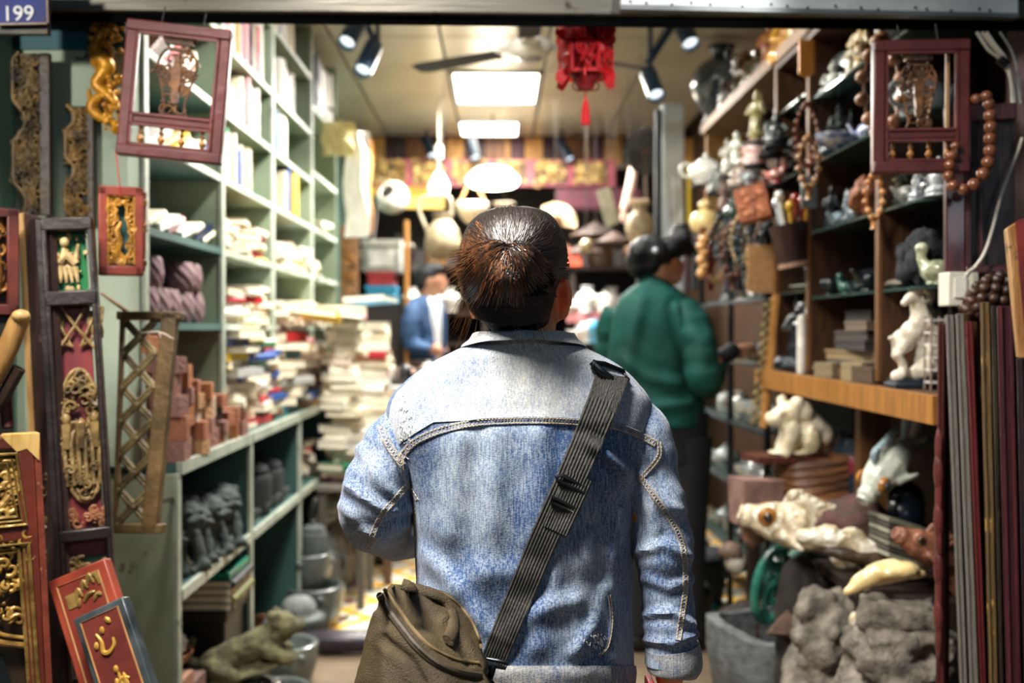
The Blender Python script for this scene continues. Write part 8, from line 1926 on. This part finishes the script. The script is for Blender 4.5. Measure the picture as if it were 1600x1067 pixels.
# bag body: rounded wedge with lid
bmh = bmesh.new()
bp_ = [(612, 911, 1.49), (662, 913, 1.51), (705, 926, 1.52), (742, 965, 1.52), (768, 1048, 1.50), (594, 924, 1.42), (620, 972, 1.37), (660, 1018, 1.34), (700, 1042, 1.34), (752, 1054, 1.40), (556, 1040, 1.44), (548, 1072, 1.44), (596, 1085, 1.33), (560, 1180, 1.42), (600, 1230, 1.32), (752, 1235, 1.33), (782, 1190, 1.47), (600, 1190, 1.52), (770, 1100, 1.36), (700, 1090, 1.31)]
for p in bp_: bmh.verts.new(P(*p))
bmesh.ops.convex_hull(bmh, input=bmh.verts); bmesh.ops.delete(bmh, geom=[v for v in bmh.verts if not v.link_faces], context='VERTS')
me = bpy.data.meshes.new('bag'); bmh.to_mesh(me); bmh.free()
tmp = bpy.data.objects.new('t', me); COL.objects.link(tmp)
mo = tmp.modifiers.new('r', 'REMESH'); mo.mode = 'VOXEL'; mo.voxel_size = .004
mo = tmp.modifiers.new('s', 'SMOOTH'); mo.iterations = 9; mo.factor = .6
bag_me = bpy.data.meshes.new_from_object(tmp.evaluated_get(bpy.context.evaluated_depsgraph_get())); bpy.data.objects.remove(tmp); bag_me.update()
for v in bag_me.vertices:
    x, y = pix(v.co); q = v.co * 16
    v.co += v.normal * (.0035 * noise.noise(q) + .0015 * noise.noise(q * 2.7) + folds(x, y, [([(640, 925), (690, 960), (760, 1040)], 7, .005), ([(600, 1000), (640, 1030), (660, 1067)], 8, -.005), ([(588, 960), (575, 1020), (565, 1067)], 7, .004), ([(700, 975), (720, 1000), (735, 1035)], 7, -.004)]))
bag_me.polygons.foreach_set('use_smooth', [True] * len(bag_me.polygons)); bag_me.update()
om = mat('#453922', '#352b18', .62, 0, 16, .5, 500, spec=.35)
sobj('bag_body', bag_me, om)
bag_bvh = BVHTree.FromPolygons([v.co.copy() for v in bag_me.vertices], [tuple(p.vertices) for p in bag_me.polygons])
def onbag(px, py, off=.002):
    d = (P(px, py, 1.5) - CAM).normalized(); h = bag_bvh.ray_cast(CAM, d, 3.0); return h[0] - d * off if h[0] is not None else P(px, py, 1.38)
zp = [(593, 930), (606, 952), (626, 980), (650, 1010), (680, 1035), (715, 1050), (750, 1056)]
sobj('zip_tape', MB().tube([onbag(x, y, .001) for x, y in walk(zp, 4)], .0055, 8), mat('#3a3020', '#2c2418', .6)); m = MB()
for x, y in walk(zp, 3.2): m.ball(onbag(x, y, .0062), (.0013, .0013, .0013), 6)
sobj('zip_teeth', m, mat('#2a2620', rough=.35, metal=.5))
for pp in ([(600, 920), (622, 950), (645, 982), (675, 1012), (712, 1030), (748, 1036)], [(612, 915), (655, 919), (700, 932), (735, 968), (752, 1010)]):
    sobj('piping', MB().tube([onbag(x, y, .001) for x, y in walk(pp, 4)], .0028, 7), mat('#6a5838', '#54462a', .6))
hd = MB(); rows = []
for i, (x, y) in enumerate(walk([(628, 912), (660, 922), (690, 934), (706, 955), (708, 982), (700, 1000)], 4)):
    c = onbag(x, y, .006 + .010 * sin(pi * i / 26)); rows.append(c)
sobj('carry_handle', hd.tube(rows, .010, 12, flat=.5, nrm=(.6, -.4, .6)), om)
# lobster hook joining strap and bag
m = MB(); hk = P(768, 1040, 1.45); m.tube([P(752, 1032, 1.46), P(760, 1028, 1.46), P(794, 1036, 1.46), P(790, 1044, 1.46), P(756, 1038, 1.46)], .0028, 8, closed=True)
m.tube([P(770, 1040, 1.455), P(768, 1052, 1.45), P(764, 1066, 1.45)], [.006, .005, .004], 10); m.tube([P(764 + 9 * cos(a), 1076 + 12 * sin(a), 1.45) for a in [2 * pi * k / 16 for k in range(16)]], .003, 8, closed=True)
sobj('metal_hook', m, mat('#2e3236', '#1c1f22', .25, .9))
tag(obj('red_phone_case', MB().box((0, 0, 0), (.012, .06, .11)), mat('#b81e24', '#9a161c', .4), loc=wr + Vector((-.030, .0, -.055)), bevel=.003), 'red phone held in the customer\'s right hand at the lower frame edge', 'phone')

# ---------------------------------------------------------------- woman in green
D2 = 4.2
w0 = Vector((P(1030, 600, D2).x, D2, 0)); gw_ = thing('person', 'person in a dark green jacket with black hair pinned up, reaching towards the right shelves', 'person', w0); TW = Matrix.Translation(-w0)
def wv_(px, py, D=D2): return tuple(P(px, py, D))
hh = Vector(wv_(1032, 408))
bd_ = [('e', tuple(hh), (.085, .078, .108)), ('e', tuple(hh + Vector((.05, 0, -.06))), (.045, .045, .045)), ('e', tuple(hh + Vector((.092, .0, -.02))), (.016, .012, .022)), ('e', tuple(hh + Vector((.078, 0, -.058))), (.014, .022, .008)), ('e', tuple(hh + Vector((.0, -.078, -.02))), (.016, .010, .028)),
       ('t', [wv_(1025, 425), wv_(1018, 455)], [.052, .058]), ('e', wv_(1022, 520), (.17, .10, .17)), ('e', wv_(1020, 620), (.16, .11, .20)), ('e', wv_(1020, 680), (.165, .12, .14)),
       ('t', [wv_(1072, 490, 4.15), wv_(1094, 590, 4.12), wv_(1122, 562, 4.28), wv_(1148, 546, 4.40)], [.042, .042, .034, .026]), ('t', [wv_(972, 505, 4.25), wv_(960, 585, 4.3), wv_(990, 600, 4.42)], [.038, .034, .026]), ('e', wv_(1162, 544, 4.44), (.045, .03, .022))]
for k in range(4): bd_.append(('t', [wv_(1172, 540 + k * 4, 4.44 + .01 * k), wv_(1182, 546 + k * 4, 4.46), wv_(1190, 553 + k * 3, 4.46)], [.011, .010, .008]))
bd_.append(('t', [wv_(1160, 550, 4.42), wv_(1170, 558, 4.42)], [.013, .010]))
for s in (-1, 1): bd_.append(('t', [(w0.x + s * .09, D2, .85), (w0.x + s * .10, D2 - .01, .45), (w0.x + s * .10, D2 + .01, .08)], [.09, .06, .04])); bd_.append(('t', [(w0.x + s * .10, D2, .06), (w0.x + s * .10 + .07, D2 + .06, .04)], [.04, .032]))
obj('body', blob(bd_, .010, it=2), skin2, gw_, M=TW)
gm = mat('#074a42', '#053630', .75, 0, 5, .25, 60, spec=.3); 
GF = [([(1060, 480), (1075, 540), (1090, 590)], 8, .018), ([(1085, 520), (1100, 545), (1112, 560)], 6, .015), ([(970, 560), (1010, 590), (1060, 600)], 9, .012), ([(960, 620), (1000, 640), (1080, 630)], 9, .012), ([(1000, 470), (985, 540), (975, 620)], 12, .010), ([(1075, 575), (1095, 590), (1110, 600)], 6, .012)]
gh_ = lambda x, y: folds(x, y, GF) + .006 * noise.noise(Vector((x * .03, y * .02, 2)))
gr_ = [(436, 1004, 1040, .07, D2), (444, 994, 1048, .085, D2), (454, 980, 1064, .10, D2), (470, 965, 1080, .125, D2), (500, 955, 1092, .15, D2), (550, 950, 1098, .16, D2), (600, 946, 1100, .165, D2), (640, 945, 1102, .17, D2), (664, 946, 1100, .172, D2), (670, 948, 1097, .165, D2)]
gj = obj('jacket', torso(gr_, 96, 8, gh_), gm, gw_, M=TW)
obj('sleeve', sleeve([(1068, 482, 4.15, 24), (1084, 510, 4.1, 27), (1096, 550, 4.06, 27), (1098, 592, 4.05, 27), (1104, 598, 4.12, 24), (1114, 584, 4.22, 19), (1120, 570, 4.27, 17)], 48, 8, 5, .008), gm, gj)
obj('sleeve', sleeve([(968, 485, 4.25, 24), (958, 520, 4.27, 26), (953, 560, 4.3, 25), (957, 595, 4.33, 23), (985, 605, 4.45, 19)], 48, 8, 6, .008), gm, gj)
obj('dark_cuff', sleeve([(1114, 570, 4.26, 15), (1128, 558, 4.31, 15), (1146, 547, 4.39, 13)], 32, 6, 7, .004), mat('#141a1c', '#0d1112', .8), gj)
obj('collar', sleeve([(1018, 447, D2, 27), (1020, 440, D2, 24), (1023, 433, D2, 22)], 40, 5, 8, .002), gm, gj)
m = MB()
for s in (-1, 1): m.tube([(w0.x + s * .095, D2, .90), (w0.x + s * .10, D2, .5), (w0.x + s * .105, D2, .08)], [.13, .10, .085], 24)
m.lathe([(0, 0), (.20, 0), (.21, .2), (0, .2)], 32, Matrix.Translation((w0.x, D2, .80)), 1, .7); obj('trousers', m, mat('#0f1214', '#0a0c0e', .8), gw_, M=TW)
for s in (-1, 1): obj('shoe', blob([('t', [(w0.x + s * .10, D2 - .03, .05), (w0.x + s * .10 + .10, D2 + .08, .04)], [.05, .04]), ('e', (w0.x + s * .10 + .04, D2 + .03, .012), (.10, .08, .012))], .010), mat('#151515', rough=.5), gw_, M=TW)
hb_ = [('e', wv_(1018, 400, 4.19), (.105, .10, .092)), ('e', wv_(1000, 410, 4.18), (.06, .07, .06)), ('e', wv_(1048, 388, 4.18), (.06, .07, .055)), ('e', wv_(1062, 366, 4.2), (.042, .045, .05)), ('t', [wv_(1045, 385, 4.15), wv_(1070, 372, 4.15), wv_(1078, 392, 4.17)], [.035, .035, .022]), ('e', wv_(1002, 392, 4.13), (.05, .04, .05))]
obj('hair', blob(hb_, .011, .012, 14, 3), mat('#0a0e14', '#06090d', .45, 0, 60, .5, 90, stretch=(1, 1, 4), spec=.3), gw_, M=TW)
obj('hair_pin', MB().ball(P(1024, 391, 4.07), .012, 10), mat('#dfe8f0', rough=.1), gw_, M=TW)

# ---------------------------------------------------------------- young man at the back
D3 = 6.0
m0 = Vector((P(664, 520, D3).x, D3 + .62, 0)); D3 = m0.y
D3 = 6.55
m0 = Vector((P(664, 520, D3).x, D3, 0)); ym = thing('person', 'young person in blue denim jacket over white shirt at the back left', 'person', m0); TM = Matrix.Translation(-m0)
def mv(px, py, D=D3): return tuple(P(px, py, D))
hm = Vector(mv(674, 437))
bd_ = [('e', tuple(hm), (.092, .078, .105)), ('e', tuple(hm + Vector((.05, 0, -.06))), (.045, .045, .045)), ('e', tuple(hm + Vector((.097, 0, -.02))), (.018, .012, .022)), ('e', tuple(hm + Vector((.08, 0, -.055))), (.014, .02, .008)), ('e', tuple(hm + Vector((-.01, -.078, -.01))), (.016, .010, .028)),
       ('t', [mv(670, 452), mv(666, 470)], [.055, .06]), ('e', mv(664, 505), (.14, .11, .17)), ('e', mv(664, 560), (.13, .11, .20)), ('e', mv(664, 600), (.15, .12, .14)),
       ('t', [mv(646, 482, 6.43), mv(642, 535, 6.40), mv(672, 548, 6.36)], [.055, .042, .030]), ('t', [mv(684, 482, 6.66), mv(684, 535, 6.7), mv(694, 548, 6.55)], [.055, .042, .03]), ('e', mv(682, 546, 6.34), (.035, .03, .04))]
for k in range(4): bd_.append(('t', [mv(684, 543 + k * 4, 6.33), mv(692, 547 + k * 4, 6.33)], [.011, .009]))
for s in (-1, 1): bd_.append(('t', [(m0.x + .01, D3 + s * .09, .85), (m0.x, D3 + s * .10, .45), (m0.x, D3 + s * .10, .08)], [.09, .06, .04])); bd_.append(('t', [(m0.x, D3 + s * .10, .06), (m0.x + .14, D3 + s * .10, .04)], [.04, .035]))
obj('body', blob(bd_, .011, it=2), skin2, ym, M=TM)
bj = mat('#24486f', '#1b385c', .8, 0, 8, .3, 60)
obj('shirt', torso([(464, 656, 678, .08, D3), (474, 650, 690, .12, D3), (500, 644, 693, .14, D3), (545, 646, 692, .14, D3), (566, 648, 690, .14, D3)], 48, 6, lambda x, y: 0), mat('#dfe4e6', '#c8ced2', .8), ym, M=TM)
bjo = obj('jacket', torso([(462, 650, 668, .085, D3 - .02), (470, 640, 673, .125, D3 - .02), (490, 633, 678, .155, D3 - .02), (520, 632, 682, .165, D3 - .02), (545, 633, 684, .165, D3 - .02), (562, 634, 684, .165, D3 - .02)], 64, 6, lambda x, y: .012 * noise.noise(Vector((x * .06, y * .06, 2)))), bj, ym, M=TM)
obj('sleeve', sleeve([(650, 476, 6.44, 14), (642, 500, 6.36, 15), (641, 528, 6.34, 14), (650, 541, 6.33, 13), (672, 547, 6.33, 10)], 32, 6, 9, .006), bj, bjo)
obj('jacket_front', torso([(466, 680, 690, .07, D3 + .05), (490, 686, 697, .13, D3 + .05), (545, 688, 698, .14, D3 + .05), (562, 688, 697, .14, D3 + .05)], 40, 5, lambda x, y: 0), bj, bjo)
m = MB()
for s in (-1, 1): m.tube([(m0.x, D3 + s * .09, 1.12), (m0.x, D3 + s * .10, .5), (m0.x, D3 + s * .10, .08)], [.12, .095, .08], 20)
obj('trousers', m, mat('#15191f', '#101318', .8), ym, M=TM)
for s in (-1, 1): obj('shoe', blob([('t', [(m0.x - .02, D3 + s * .10, .05), (m0.x + .14, D3 + s * .10, .04)], [.05, .04]), ('e', (m0.x + .05, D3 + s * .10, .012), (.13, .05, .012))], .012), mat('#d0d0cc', rough=.6), ym, M=TM)
obj('hair', blob([('e', mv(668, 428), (.095, .092, .075)), ('e', mv(660, 438), (.055, .085, .08)), ('e', mv(680, 421), (.07, .08, .045))], .011, .010, 16, 4), mat('#10161c', '#0a0e12', .4, 0, 60, .5, 90), ym, M=TM)
